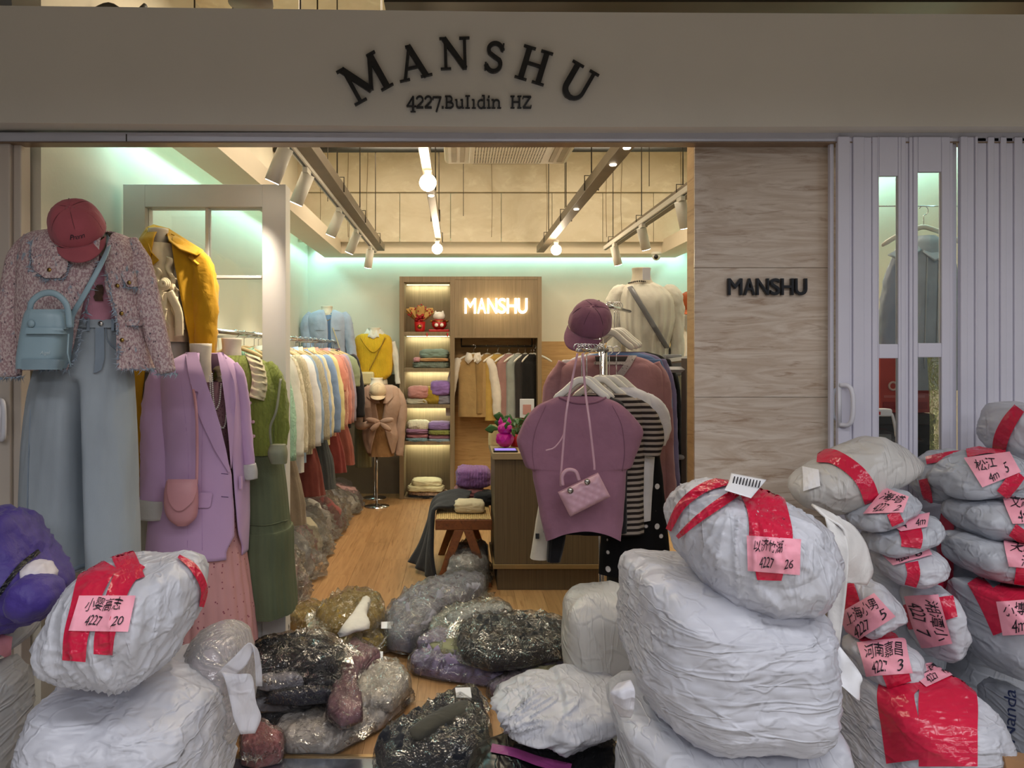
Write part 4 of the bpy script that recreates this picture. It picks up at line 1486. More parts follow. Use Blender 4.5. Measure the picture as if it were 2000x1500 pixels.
parm([(487, 906, -.02, 12), (489, 922, -.02, 13), (491, 936, -.02, 11)], Y, seed=7, crease=.05, n=10, cap=False).build('cuff', LIN, t, solid=.005)
patch(LZ, [(688, 362, 384), (730, 368, 398), (762, 376, 408), (766, 388, 410), (790, 380, 418), (830, 396, 430), (880, 420, 442), (922, 446, 450)], .012, nr=40).build('lapel', LAV, t)
patch(LZ, [(688, 424, 436), (730, 432, 452), (760, 436, 462), (790, 440, 460), (850, 446, 456), (915, 451, 452)], .012, nr=40).build('lapel', LAV, t)
patch(LZ, [(962, 388, 413), (965, 386, 415), (988, 387, 411), (992, 388, 407)], .008).build('pocket_flap', LAV, t)
patch(LZ, [(930, 466, 474), (955, 467, 474)], .008).build('pocket_flap', LAV, t)
for py in (925, 970):
    Mb().tube(edge(LZ, [(432, py), (446, py + 1)], .004, 6), .0014, 6).build('buttonhole', mat('dark_thread', '5c4470', .8), t)
for pth in ([(352, 735), (360, 800), (368, 900), (366, 1070)], [(398, 780), (394, 900), (395, 1075)]):
    Mb().tube(edge(LZ, pth, .0015), .0012, 5).build('seam', mat('lavender_seam', '93699f', .8), t)
n1 = thing('pearl_necklace', 'string of pearls in two loops over the floral bodice', 'necklace', P(425, 800, Y - .1))
beads(edge(LD, [(410, 735), (412, 775), (418, 800), (428, 788), (432, 750)], .012), .0042, n1, PEARL, 'inner_strand')
beads(edge(LD, [(414, 730), (418, 790), (430, 832), (440, 828), (442, 775), (432, 735)], .012), .0042, n1, PEARL, 'outer_strand')
PKL = mat('dusty_pink_leather', 'c68c92', .45, .03, bs=260, bd=.0003)
Yb = 3.09
t = thing('saddle_bag', 'dusty pink half-round leather bag under the blazer sleeve', 'bag', (X(355, Yb), Yb, Zp(1028, Yb)))
LS = Loft(prow([(938, 326, 384, .022), (960, 322, 386, .035), (990, 322, 386, .04), (1012, 330, 382, .036), (1026, 346, 368, .02)], Yb), Yb, fold=0, e=2.6, crease=0)
LS.mb(True, True).build('body', PKL, t)
patch(LS, [(936, 328, 386), (960, 326, 384), (980, 330, 376), (993, 338, 362), (998, 345, 354)], .007, nr=24).build('flap', PKL, t)
strap([P(384, 945, Yb), P(385, 880, 3.10), P(383, 800, 3.10), P(372, 740, 3.17), P(352, 712, 3.22)], .006, .003).build('strap', PKL, t)

# ---------------------------------------------------------------- 4. green cardigan, ruffle collar, green skirt
Y = 3.52
dummy('cream dress form wearing the green cardigan', 433, 472, 660, 715, Y)
GRN = cloth('76803a', knit=16)
t = thing('cardigan', 'moss green knitted cardigan with a cream ruffle collar', 'cardigan', (X(500, Y), Y, Zp(885, Y)))
LG = Loft(prow([(694, 428, 492, .07), (712, 420, 524, .11), (760, 420, 548, .14), (820, 430, 548, .135), (868, 455, 548, .125), (884, 470, 546, .12)], Y), Y, seed=11, fold=.035)
LG.mb().build('body', GRN, t)
parm([(520, 712, 0, 13), (536, 745, -.02, 20), (545, 820, -.04, 19), (546, 870, -.05, 15)], Y, seed=3, crease=.1).build('sleeve', GRN, t)
RUF = cloth('cfc4a0')
for i, (pp, wd) in enumerate(((((432, 690), (440, 715), (462, 745), (480, 760)), 34), (((478, 690), (488, 715), (492, 745), (486, 775)), 30))):
    q = crom(pp, 44); u = np.linspace(0, 1, 44)
    A = onfront(LG, q[:, 0], q[:, 1], .012)
    sgn = -1 if i == 0 else 1
    B = onfront(LG, q[:, 0] + sgn * wd * .5, q[:, 1] + 4, .028 + .012 * np.sin(u * 40)); D = onfront(LG, q[:, 0] + sgn * wd, q[:, 1] + 8 + 4 * np.sin(u * 44), .016 + .018 * np.sin(u * 44))
    Mb().grid(np.stack([A, (A + B) / 2, B, (B + D) / 2, D])).build('ruffle', RUF, t, solid=.002)
buttons(LG, [(488, 787), (494, 824), (495, 852)], .008, t, mat('pink_button', 'd8b0b8', .3), .012)
for pth in ([(486, 775), (496, 870)],):
    Mb().tube(edge(LG, pth, .004), .003, 6).build('placket_edge', GRN, t)
t = thing('long_skirt', 'dark green tiered long skirt below the moss cardigan', 'skirt', (X(520, Y), Y, Zp(1185, Y)))
GS = mat('forest_crepe', '545b42', .85, .06, bs=120, bd=.002)
LK = Loft(prow([(868, 462, 545, .11), (940, 468, 556, .13), (1020, 474, 564, .15), (1034, 470, 570, .16), (1100, 474, 572, .17), (1186, 478, 578, .18)], Y), Y, seed=12, fold=.07, fk=5, nc=110, crease=.02, cst=(3.5, 1.2))
LK.mb().build('skirt', GS, t)
Mb().tube(edge(LK, [(478, 1024), (520, 1026), (562, 1016)], .004), .003, 6).build('tier_seam', GS, t)
t = thing('shoulder_bag', 'small sage green shoulder bag at the hip of the green outfit', 'bag', (X(545, Y - .17), Y - .17, Zp(905, Y - .17)))
LS2 = Loft(prow([(868, 528, 558, .03), (885, 524, 561, .045), (905, 530, 560, .03)], Y - .17), Y - .17, fold=0, e=2.6, crease=0)
LS2.mb(True, True).build('body', mat('sage_leather', '7d8068', .5), t)
strap([P(530, 870, Y - .17), P(528, 835, Y - .18), P(540, 800, Y - .17), P(548, 740, Y - .1)], .006, .003).build('strap', mat('sage_leather', '', .5), t)
# ================================================================== parcels and bags heaped in front
WP = plastic()
WPH = plastic('white_plastic_stretched', 'dedfe8', (.45, 1, 2.2))
WPG = plastic('grey_white_plastic', 'c9cdd6', (1, 1, 1.3), tl=.2)
WPC = plastic('cream_white_plastic', 'dfdcd8', (1.3, 1, .8))
THIN = plastic('thin_white_film', 'eeedf3', (1, 1, 1), .4, .8, .45)
FILM = film()


def bbox_px(V):
    u, v = CX + F * V[:, 0] / V[:, 1], CY - F * (V[:, 2] - H) / V[:, 1]
    return np.array((u.min(), v.min(), u.max(), v.max()))


def fit_px(outline, make, it=3):
    """adjust a pixel outline until the solid built from it fills the outline's own box"""
    o = np.array(outline, float)
    want = np.r_[o.min(0), o.max(0)]
    for _ in range(it):
        got = bbox_px(np.concatenate(make(o).mb(4).v))
        sc = (want[2:] - want[:2]) / (got[2:] - got[:2])
        o = (o - (got[:2] + got[2:]) / 2) * sc + (want[:2] + want[2:]) / 2
    return o


def bag(label, outline, Y, b, c=None, m=None, n=2.7, seed=0, lump=.07, wr=.022, wf=7, stretch=(1, 1, 1), tie=None, tape=(), labels=(), sub=5, group='taped parcels in white plastic', name='plastic_parcel', fine=.008, cat='parcel', tk=.05):
    def make(px):
        o = ppoly(px, Y)
        cc = np.mean(o, 0)
        return Star(o, (cc[0], Y, cc[1]), b, n=n, seed=seed, lump=lump, wr=wr, wf=wf, stretch=stretch, tie=tie, fine=fine, tk=tk)
    outline = fit_px(outline, make)
    o = ppoly(outline, Y)
    cc = np.mean(o, 0)
    S_ = make(outline)
    zb = min(p[1] for p in o)
    t = thing(name, label, cat, (cc[0], Y, zb), group)
    S_.mb(sub).build('body', m or WP, t)
    for path, w in tape:
        strip_px(S_, path, w).build('tape', TAPE, t)
    for cor, lines in labels:
        sticker(S_, cor, t, lines)
    S_.t = t
    return S_


def sheet(pts, dys, Y, parent, m, name, th=.0016, wav=.006, seed=0, n=16, **k):
    """thin cloth or film flap: quad strip rows given as pixel pairs (left px,py, right px,py)"""
    r = crom([(a[0], a[1], b_[0], b_[1], d0, d1) for (a, b_), (d0, d1) in zip(pts, dys)], n)
    u = np.linspace(0, 1, 9)[None]
    px = r[:, 0:1] * (1 - u) + r[:, 2:3] * u
    py = r[:, 1:2] * (1 - u) + r[:, 3:4] * u
    yy = Y + r[:, 4:5] * (1 - u) + r[:, 5:6] * u
    q = np.stack([px / 30 + seed, py / 60, 0 * px], -1)
    yy = yy + wav * pn(q.reshape(-1, 3)).reshape(px.shape) * 2
    V = np.stack([(px - CX) * yy / F, yy, H - (py - CY) * yy / F], -1)
    return Mb().grid(V).build(name, m, parent, solid=th, **k)


# ---- stack beside the travertine pier
S3 = bag('lowest huge white plastic sack carrying the stack before the pier', [(1186, 1350), (1240, 1318), (1330, 1340), (1480, 1350), (1590, 1310), (1650, 1308), (1662, 1400), (1648, 1500), (1640, 1640), (1600, 1760), (1290, 1770), (1215, 1690), (1210, 1500)], 2.16, .33, m=WP, seed=31, n=3.4, wr=.03, wf=5, lump=.05, name='plastic_sack', cat='sack', group='big white sacks')
S2 = bag('huge white plastic sack with tight sideways creases in the middle of the stack', [(1212, 1140), (1220, 1095), (1250, 1076), (1310, 1080), (1420, 1095), (1560, 1130), (1632, 1155), (1638, 1210), (1640, 1290), (1642, 1370), (1628, 1430), (1575, 1468), (1480, 1476), (1390, 1472), (1310, 1455), (1245, 1410), (1212, 1320), (1206, 1230)], 2.16, .36, m=WPH, seed=32, wr=.028, wf=6, stretch=(.45, 1, 2.4), lump=.05, n=3.4, sub=6, name='plastic_sack', cat='sack', group='big white sacks', fine=.006)
R1 = bag('big round white parcel with red tape and pink slip atop the pier stack',
         [(1297, 1020), (1312, 970), (1340, 943), (1395, 935), (1440, 945), (1500, 958), (1570, 983), (1625, 1030), (1648, 1085), (1642, 1145), (1605, 1192), (1540, 1209), (1440, 1214), (1380, 1182), (1330, 1125), (1303, 1070)],
         2.08, .27, m=WP, seed=33, wr=.024, tie=(-.25, -.75, .75), sub=6,
         tape=[([(1472, 952, 62), (1492, 985, 72), (1501, 1020, 78), (1504, 1055, 82), (1502, 1100, 60), (1501, 1131, 46)], 0), ([(1424, 942, 17), (1376, 957, 19), (1335, 990, 17), (1311, 1036, 12)], 0), ([(1440, 964, 17), (1400, 990, 18), (1360, 1020, 14), (1328, 1050, 8)], 0)],
         labels=[([(1458, 1046), (1559, 1053), (1557, 1120), (1460, 1112)], [('以济竹湖', .12, .68, .08, .42), ('4227', .22, .5, .58, .88), ('26', .68, .86, .60, .86)])])
tg = sheet([((1428, 924), (1497, 937)), ((1424, 940), (1482, 955)), ((1415, 957), (1467, 973))], [(.02, .02), (-.05, -.05), (-.12, -.12)], 1.98, R1.t, mat('white_card', 'e6e6ea', .5, .02), 'shipping_slip', .001)
mb = Mb()
for k in range(9):
    a = 1434 + k * 6.2
    mb.add([P(a, 930 + k * 1.1, 1.962), P(a + 2.4, 930.5 + k * 1.1, 1.962), P(a - 1.0, 944 + k * 1.1, 1.925), P(a - 3.4, 943.5 + k * 1.1, 1.925)], [(0, 1, 2, 3)])
mb.build('printed_bars', INK, tg, smooth=False)
sheet([((1205, 1335), (1232, 1328)), ((1192, 1352), (1240, 1350)), ((1198, 1375), (1238, 1385)), ((1212, 1400), (1232, 1402))], [(-.26, -.30), (-.30, -.34), (-.30, -.34), (-.26, -.30)], 2.1, S3.t, THIN, 'knotted_handle', .002, .02, 3)
# folded white canvas hanging at the back of the stack, loose white slip
t = thing('canvas_cloth', 'stiff white folded canvas hanging beside the pier stack', 'cloth', P(1655, 1250, 2.15))
CAN = cloth('e6e4e2')
sheet([((1585, 985), (1640, 1010)), ((1612, 1010), (1668, 1030)), ((1648, 1035), (1690, 1062)), ((1650, 1090), (1700, 1095)), ((1640, 1130), (1704, 1118)), ((1662, 1138), (1692, 1142))], [(0, 0), (-.05, .02), (-.08, .02), (-.06, .02), (-.03, .03), (0, .03)], 2.16, t, CAN, 'top_fold', .006, .008)
sheet([((1612, 1010), (1650, 1040)), ((1625, 1080), (1658, 1080)), ((1618, 1160), (1652, 1160)), ((1615, 1260), (1640, 1262))], [(-.06, -.07), (-.05, -.07), (-.04, -.06), (-.03, -.05)], 2.15, t, CAN, 'hanging_fold', .006, .008, 4)
t = thing('paper_slip', 'creased white paper sheet stuck beside the big sack', 'paper', P(1650, 1370, 1.93))
sheet([((1630, 1255), (1640, 1262)), ((1614, 1310), (1682, 1318)), ((1650, 1345), (1680, 1340)), ((1674, 1366), (1679, 1369))], [(0, 0), (-.02, .0), (-.03, .0), (-.03, -.01)], 1.93, t, mat('white_card', '', .5), 'sheet', .001, .012, 2)

# ---- heap against the folding door
def txt(a, b, n, q=.62): return [(a, .10, .90, .08, .46), ('4227', .16, .52, .56, .90), (n, q, q + .18, .58, .88)]


bag('long pillow-shaped parcel with one wide red band leaning on the white folding door', [(1538, 955), (1560, 930), (1620, 890), (1680, 862), (1722, 852), (1770, 878), (1803, 908), (1780, 935), (1740, 950), (1700, 980), (1640, 1005), (1580, 1000), (1545, 980)], 2.62, .15, seed=41, m=WPC, n=2.4,
    tape=[([(1600, 892, 24), (1632, 895, 26), (1668, 918, 28), (1690, 945, 30), (1702, 978, 30)], 0)], labels=[([(1574, 912), (1604, 918), (1606, 948), (1574, 958)], [])])
bpy.data.objects['paper_label.001'].data.materials[0] = mat('white_card', '', .5)
bag('small flat parcel with a pink slip under the red-banded pillow parcel', [(1650, 1020), (1680, 985), (1720, 955), (1765, 947), (1800, 965), (1800, 985), (1770, 1010), (1720, 1030), (1670, 1040)], 2.50, .12, seed=42, m=WPG,
    tape=[([(1742, 1000, 22), (1752, 1022, 24)], 0)], labels=[([(1728, 958), (1770, 972), (1760, 1000), (1690, 1002)], txt('海塔', 'x', '2', .7))])
bag('small parcel with a pink slip in the middle of the narrow column by the canvas', [(1680, 1065), (1700, 1035), (1760, 1008), (1810, 993), (1838, 1005), (1846, 1028), (1830, 1055), (1780, 1072), (1720, 1090), (1685, 1085)], 2.47, .13, seed=43, m=WPG,
    tape=[([(1774, 1028, 40), (1780, 1050, 40), (1778, 1068, 36)], 0)], labels=[([(1732, 1022), (1810, 1005), (1806, 1030), (1760, 1038)], [('4', .2, .35, .3, .8), ('4m', .6, .9, .3, .8)])])
bag('small parcel with red tape and pink slip below two others in the narrow column', [(1702, 1100), (1730, 1075), (1780, 1058), (1830, 1060), (1855, 1090), (1852, 1115), (1820, 1128), (1770, 1150), (1735, 1150), (1712, 1125)], 2.45, .14, seed=44, m=WP,
    tape=[([(1780, 1098, 24), (1784, 1120, 24), (1778, 1142, 22)], 0)], labels=[([(1722, 1078), (1798, 1058), (1816, 1085), (1748, 1104)], txt('溪望', 'x', '6'))])
bag('parcel with a slanting pink slip and dark red tape next to the canvas', [(1640, 1150), (1660, 1128), (1700, 1120), (1745, 1150), (1770, 1180), (1768, 1200), (1740, 1212), (1690, 1240), (1650, 1248), (1630, 1200)], 2.40, .14, seed=45, m=WP,
    tape=[([(1650, 1145, 40), (1658, 1180, 46), (1665, 1215, 40)], 0)], labels=[([(1645, 1196), (1706, 1160), (1745, 1202), (1664, 1252)], txt('上海小男', 'x', '5', .75))])
bag('upright parcel with a sideways pink slip and a red band', [(1762, 1160), (1775, 1140), (1830, 1130), (1858, 1150), (1862, 1175), (1875, 1200), (1893, 1240), (1880, 1265), (1850, 1290), (1812, 1295), (1800, 1270), (1775, 1240)], 2.42, .14, seed=46, m=WP,
    tape=[([(1715, 1215, 36), (1780, 1205, 46), (1840, 1190, 44), (1864, 1185, 40)], 0)], labels=[([(1832, 1165), (1857, 1253), (1802, 1260), (1772, 1170)], txt('湘潭小', 'x', '7'))])
bag('parcel with a pink slip just above the biggest red-banded sack', [(1645, 1270), (1670, 1250), (1710, 1228), (1760, 1230), (1795, 1250), (1810, 1290), (1800, 1315), (1740, 1335), (1700, 1342), (1660, 1330)], 2.34, .14, seed=47, m=WP,
    tape=[([(1690, 1235, 40), (1725, 1250, 46), (1740, 1290, 50), (1755, 1335, 46)], 0)], labels=[([(1680, 1258), (1762, 1250), (1778, 1312), (1695, 1318)], txt('河南嘉昌', 'x', '3', .68))])
BB = bag('biggest white sack at the bottom wrapped in two wide red bands', [(1636, 1390), (1645, 1320), (1700, 1282), (1800, 1264), (1870, 1268), (1935, 1305), (1972, 1390), (1985, 1480), (1990, 1600), (1930, 1670), (1720, 1680), (1636, 1620), (1630, 1480)], 2.30, .30, seed=48, m=WPH, n=3.0, sub=6, wr=.02, stretch=(.5, 1, 2.2),
    tape=[([(1790, 1305, 70), (1752, 1350, 70), (1760, 1420, 72), (1768, 1485, 70)], 0), ([(1830, 1302, 78), (1848, 1360, 110), (1850, 1430, 112), (1850, 1495, 112)], 0)],
    labels=[([(1772, 1315), (1830, 1296), (1868, 1318), (1808, 1346)], txt('江西', 'x', '10', .7))], name='plastic_sack', cat='sack')
bag('parcel with red tape lying behind the pink-slipped pillow at the top of the heap', [(1778, 950), (1800, 905), (1840, 878), (1890, 876), (1905, 900), (1880, 950), (1840, 985), (1795, 985)], 2.72, .13, seed=49, m=WPG, tape=[([(1812, 902, 14), (1860, 892, 16), (1890, 890, 14)], 0), ([(1806, 935, 16), (1812, 960, 18), (1816, 980, 14)], 0)])
bag('flat pillow parcel with a large curved pink slip at the top of the heap', [(1812, 950), (1830, 915), (1870, 890), (1920, 875), (1975, 875), (2015, 890), (2020, 920), (1990, 945), (1940, 965), (1880, 978), (1835, 972)], 2.58, .15, seed=50, m=WPG, tape=[([(1955, 965, 26), (1975, 940, 28), (1988, 925, 24)], 0), ([(1890, 888, 16), (1930, 880, 16), (1960, 884, 16)], 0)],
    labels=[([(1886, 898), (1966, 886), (1988, 922), (1918, 950)], [('松江', .12, .6, .12, .5), ('4m', .25, .5, .62, .92), ('5', .68, .8, .4, .8)])])
bag('rounded parcel with a pink slip second in the column at the frame edge', [(1840, 1010), (1848, 985), (1880, 970), (1940, 965), (2010, 968), (2060, 990), (2050, 1040), (1990, 1060), (1900, 1058), (1855, 1035)], 2.52, .16, seed=51, m=WPG, tape=[([(1985, 1056, 40), (2000, 1035, 44)], 0)], labels=[([(1952, 970), (2030, 962), (2040, 1020), (1975, 1022)], [('文源', .12, .62, .1, .45), ('4m7', .2, .7, .55, .92)])])
bag('rounded parcel with a pink slip third in the column at the frame edge', [(1836, 1070), (1845, 1045), (1880, 1035), (1960, 1045), (2040, 1055), (2060, 1090), (2040, 1130), (1985, 1145), (1900, 1135), (1850, 1105)], 2.48, .16, seed=52, m=WPG, tape=[([(1992, 1050, 40), (2002, 1100, 40), (1998, 1140, 40)], 0)], labels=[([(1957, 1056), (2040, 1050), (2045, 1112), (1968, 1105)], [('天府', .1, .7, .1, .45), ('江源', .3, .8, .55, .92)])])
bag('large grey-white parcel with pink slip below the rounded ones at the frame edge', [(1852, 1140), (1870, 1128), (1960, 1135), (2060, 1140), (2090, 1240), (2060, 1320), (1990, 1338), (1930, 1325), (1880, 1280), (1862, 1210)], 2.42, .2, seed=53, m=WPG, tape=[([(1905, 1135, 30), (1935, 1180, 40), (1955, 1235, 30)], 0), ([(1960, 1140, 60), (1985, 1180, 70), (1990, 1200, 70)], 0)], labels=[([(1946, 1178), (2040, 1172), (2050, 1236), (1958, 1240)], [('小博木', .1, .75, .08, .45), ('4m7', .2, .65, .55, .92)])])
bag('round white parcel with a red curved band beside the vinyl door slats', [(1912, 850), (1915, 815), (1940, 790), (1985, 783), (2040, 800), (2060, 850), (2030, 900), (1970, 905), (1925, 880)], 2.66, .15, seed=54, m=WP, tape=[([(1990, 800, 22), (1972, 825, 26), (1958, 855, 26), (1952, 885, 24)], 0)])
Mp = bag('cloudy white parcel with blue handwriting at the lower frame edge', [(1930, 1350), (1960, 1325), (2040, 1330), (2090, 1400), (2090, 1600), (1990, 1600), (1955, 1500), (1940, 1420)], 2.36, .2, seed=55, m=WPG)
glyphs(Mp, [(1962, 1450), (1962, 1350), (1985, 1350), (1985, 1450)], [('Nanda', 0, 1, 0, 1)], Mp.t, .004, m=mat('blue_ink', '2e3a66', .6))
bag('grey-white parcel glimpsed with dark red tape behind the narrow column', [(1660, 1150), (1700, 1040), (1800, 1020), (1850, 1120), (1850, 1400), (1780, 1560), (1660, 1540)], 2.68, .14, seed=57, m=WPG, sub=4, tape=[([(1830, 1130, 40), (1836, 1180, 40)], 0)])
bag('grey-white parcel glimpsed with red tape behind the frame edge column', [(1830, 1050), (1860, 960), (1960, 950), (2060, 980), (2060, 1400), (1980, 1500), (1850, 1450)], 2.72, .13, seed=58, m=WPG, sub=4, tape=[([(1850, 985, 30), (1848, 1100, 34), (1850, 1160, 30)], 0)])
t = thing('cardboard_box', 'brown cardboard box corner in the lower corner of the heap', 'box', (X(2010, 2.03), 2.03, .26))
Mb().prism(ppoly([(1962, 1480), (2080, 1505), (2080, 1660), (1995, 1660)], 2.0), 2.0, 2.06).build('box', mat('cardboard', '9a734f', .8, .08), t, smooth=False)

# ---- stack before the blazer
L2 = bag('large white sack under the taped parcel before the lavender blazer', [(30, 1390), (32, 1310), (48, 1262), (120, 1255), (230, 1275), (330, 1258), (420, 1275), (470, 1315), (478, 1400), (474, 1500), (462, 1640), (420, 1730), (100, 1740), (36, 1660), (28, 1500)], 2.12, .34, seed=61, m=WPH, n=3.8, wr=.034, wf=6, stretch=(.7, 1, 1.8), sub=6, name='plastic_sack', cat='sack', group='big white sacks')
L1b = bag('tilted white parcel with red tape and pink slip before the lavender blazer', [(60, 1270), (72, 1205), (108, 1140), (160, 1092), (210, 1076), (290, 1084), (355, 1076), (393, 1098), (406, 1150), (388, 1220), (345, 1300), (290, 1358), (225, 1354), (140, 1345), (80, 1318)], 2.00, .24, seed=62, m=WP, n=2.6, tie=(.15, -.6, -.8), sub=6, wr=.022,
    tape=[([(262, 1083, 100), (222, 1100, 96)], 0), ([(205, 1100, 58), (182, 1140, 56), (166, 1190, 50), (152, 1240, 46), (148, 1288, 44)], 0), ([(262, 1100, 46), (236, 1145, 38), (218, 1195, 38), (206, 1240, 38), (203, 1276, 36)], 0), ([(345, 1090, 7), (374, 1112, 15), (393, 1150, 14), (388, 1186, 9)], 0)],
    labels=[([(160, 1165), (264, 1165), (250, 1232), (140, 1230)], [('小婴高志', .17, .8, .06, .42), ('4227', .24, .52, .56, .84), ('20', .68, .88, .58, .84)])])
L3 = bag('clear plastic bag of pale clothes with white tied handles behind the taped parcel', [(350, 1310), (365, 1250), (400, 1222), (440, 1214), (478, 1238), (498, 1300), (500, 1390), (480, 1450), (420, 1440), (370, 1400)], 2.30, .17, seed=63, m=plastic('pale_clothes', 'd8c4c8', rough=.7, tl=0), name='carrier_bag', cat='bag', group='thin carrier bags')
Mb().add(L3.at(ico(4)[0]) * 1.0 + ico(4)[0] * .008, ico(4)[1]).build('film', film('bag_film', .08, .18, .25, 8), L3.t)
sheet([((420, 1318), (450, 1325)), ((455, 1285), (480, 1300)), ((488, 1255), (500, 1265)), ((498, 1290), (510, 1300)), ((500, 1340), (512, 1340))], [(-.22, -.22), (-.24, -.22), (-.22, -.2), (-.22, -.2), (-.2, -.18)], 2.3, L3.t, THIN, 'handle', .002, .01, 1)
sheet([((432, 1312), (470, 1318)), ((440, 1330), (492, 1320)), ((452, 1380), (500, 1370)), ((456, 1400), (510, 1400)), ((470, 1434), (498, 1432))], [(-.26, -.26), (-.28, -.26), (-.27, -.25), (-.26, -.24), (-.26, -.24)], 2.3, L3.t, THIN, 'hanging_tail', .002, .012, 6)
bag('dull grey sack cut by the frame edge below the purple jacket', [(-60, 1330), (-20, 1280), (25, 1262), (40, 1330), (38, 1430), (30, 1560), (-20, 1620), (-70, 1560)], 2.2, .2, seed=64, m=WPG, sub=4, group='thin carrier bags', name='carrier_bag', cat='bag', stretch=(.7, 1, 1.8))
bag('small grey-white parcel under the purple padded jacket', [(-60, 1260), (-30, 1215), (20, 1205), (60, 1215), (70, 1250), (45, 1285), (0, 1305), (-50, 1300)], 2.28, .17, seed=65, m=WPG, sub=4, labels=[([(-20, 1235), (22, 1245), (18, 1280), (-20, 1270)], [])])
# purple padded jacket
PUR = mat('purple_nylon', '3f2d80', .55, .08, vs=4, bs=45, bd=.006, sheen=.1)
SJ = Star(ppoly([(-60, 1010), (0, 1000), (32, 1004), (55, 1040), (76, 1080), (100, 1112), (116, 1140), (108, 1180), (80, 1205), (30, 1218), (-30, 1240), (-70, 1180)], 2.24), (X(20, 2.24), 2.24, Zp(1120, 2.24)), .17, n=2.5, seed=71, lump=.10, wr=.07, wf=6, stretch=(.6, 1, 1.7), fine=.02)
t = thing('padded_jacket', 'crumpled purple padded jacket heaped at the frame edge', 'jacket', (X(20, 2.24), 2.24, Zp(1230, 2.24)))
SJ.mb(5).build('body', PUR, t)
S2b = Star(ppoly([(50, 1104), (68, 1095), (90, 1100), (104, 1122), (100, 1145), (60, 1145), (50, 1125)], 2.17), (X(76, 2.17), 2.17, Zp(1122, 2.17)), .06, n=2.4, sharp=True, seed=72, lump=.06, wr=.04)
S2b.mb(4).build('white_lining', mat('white_nylon', 'd8d0d4', .5, .04), t)
S2c = Star(ppoly([(38, 1140), (62, 1118), (98, 1122), (120, 1148), (114, 1180), (80, 1200), (50, 1197), (34, 1170)], 2.14), (X(76, 2.14), 2.12, Zp(1165, 2.14)), .09, n=2.5, seed=73, lump=.08, wr=.06)
S2c.mb(4).build('sleeve', PUR, t)
zp = strip_px(SJ, [(-10, 1172), (12, 1140), (40, 1105), (74, 1078)], 9, .006).build('zip', BLACK, t)

# ---- white bags in the doorway
Q = bag('milky white plastic bag standing against the big stack in the doorway', [(1097, 1205), (1102, 1165), (1140, 1136), (1225, 1138), (1260, 1200), (1260, 1380), (1210, 1450), (1130, 1440), (1105, 1350), (1096, 1265)], 2.92, .2, seed=81, m=WPC, n=3.0, wr=.012, name='plastic_bag', cat='bag', group='thin carrier bags')
Q = bag('slumped white plastic bag with deep folds lying on the threshold', [(970, 1370), (985, 1355), (1040, 1325), (1090, 1318), (1110, 1300), (1170, 1305), (1215, 1320), (1230, 1390), (1190, 1430), (1130, 1470), (1090, 1474), (1040, 1445), (985, 1425), (980, 1400)], 2.62, .24, seed=82, m=WP, n=2.3, wr=.03, wf=4, stretch=(.7, 1, 1.4), lump=.08, sub=6, tie=(-.75, -.55, -.1), tk=.11, name='plastic_bag', cat='bag', group='thin carrier bags')
K = bag('shiny black bin bag with a magenta strap at the bottom of the doorway', [(922, 1490), (940, 1460), (990, 1448), (1050, 1455), (1110, 1475), (1160, 1450), (1205, 1428), (1225, 1450), (1228, 1560), (1150, 1600), (960, 1600), (915, 1540)], 2.45, .2, seed=83, m=plastic('black_plastic_film', '08080b', (1, 1, 1), .3, 1.0, 0), n=2.4, wr=.05, wf=6, lump=.08, name='bin_bag', cat='bag', group='thin carrier bags')
strip_px(K, [(965, 1462), (1010, 1472), (1060, 1490), (1110, 1500)], 16, .01).build('strap', mat('magenta_band', '8c3a74', .5, .1, vs=30), K.t)

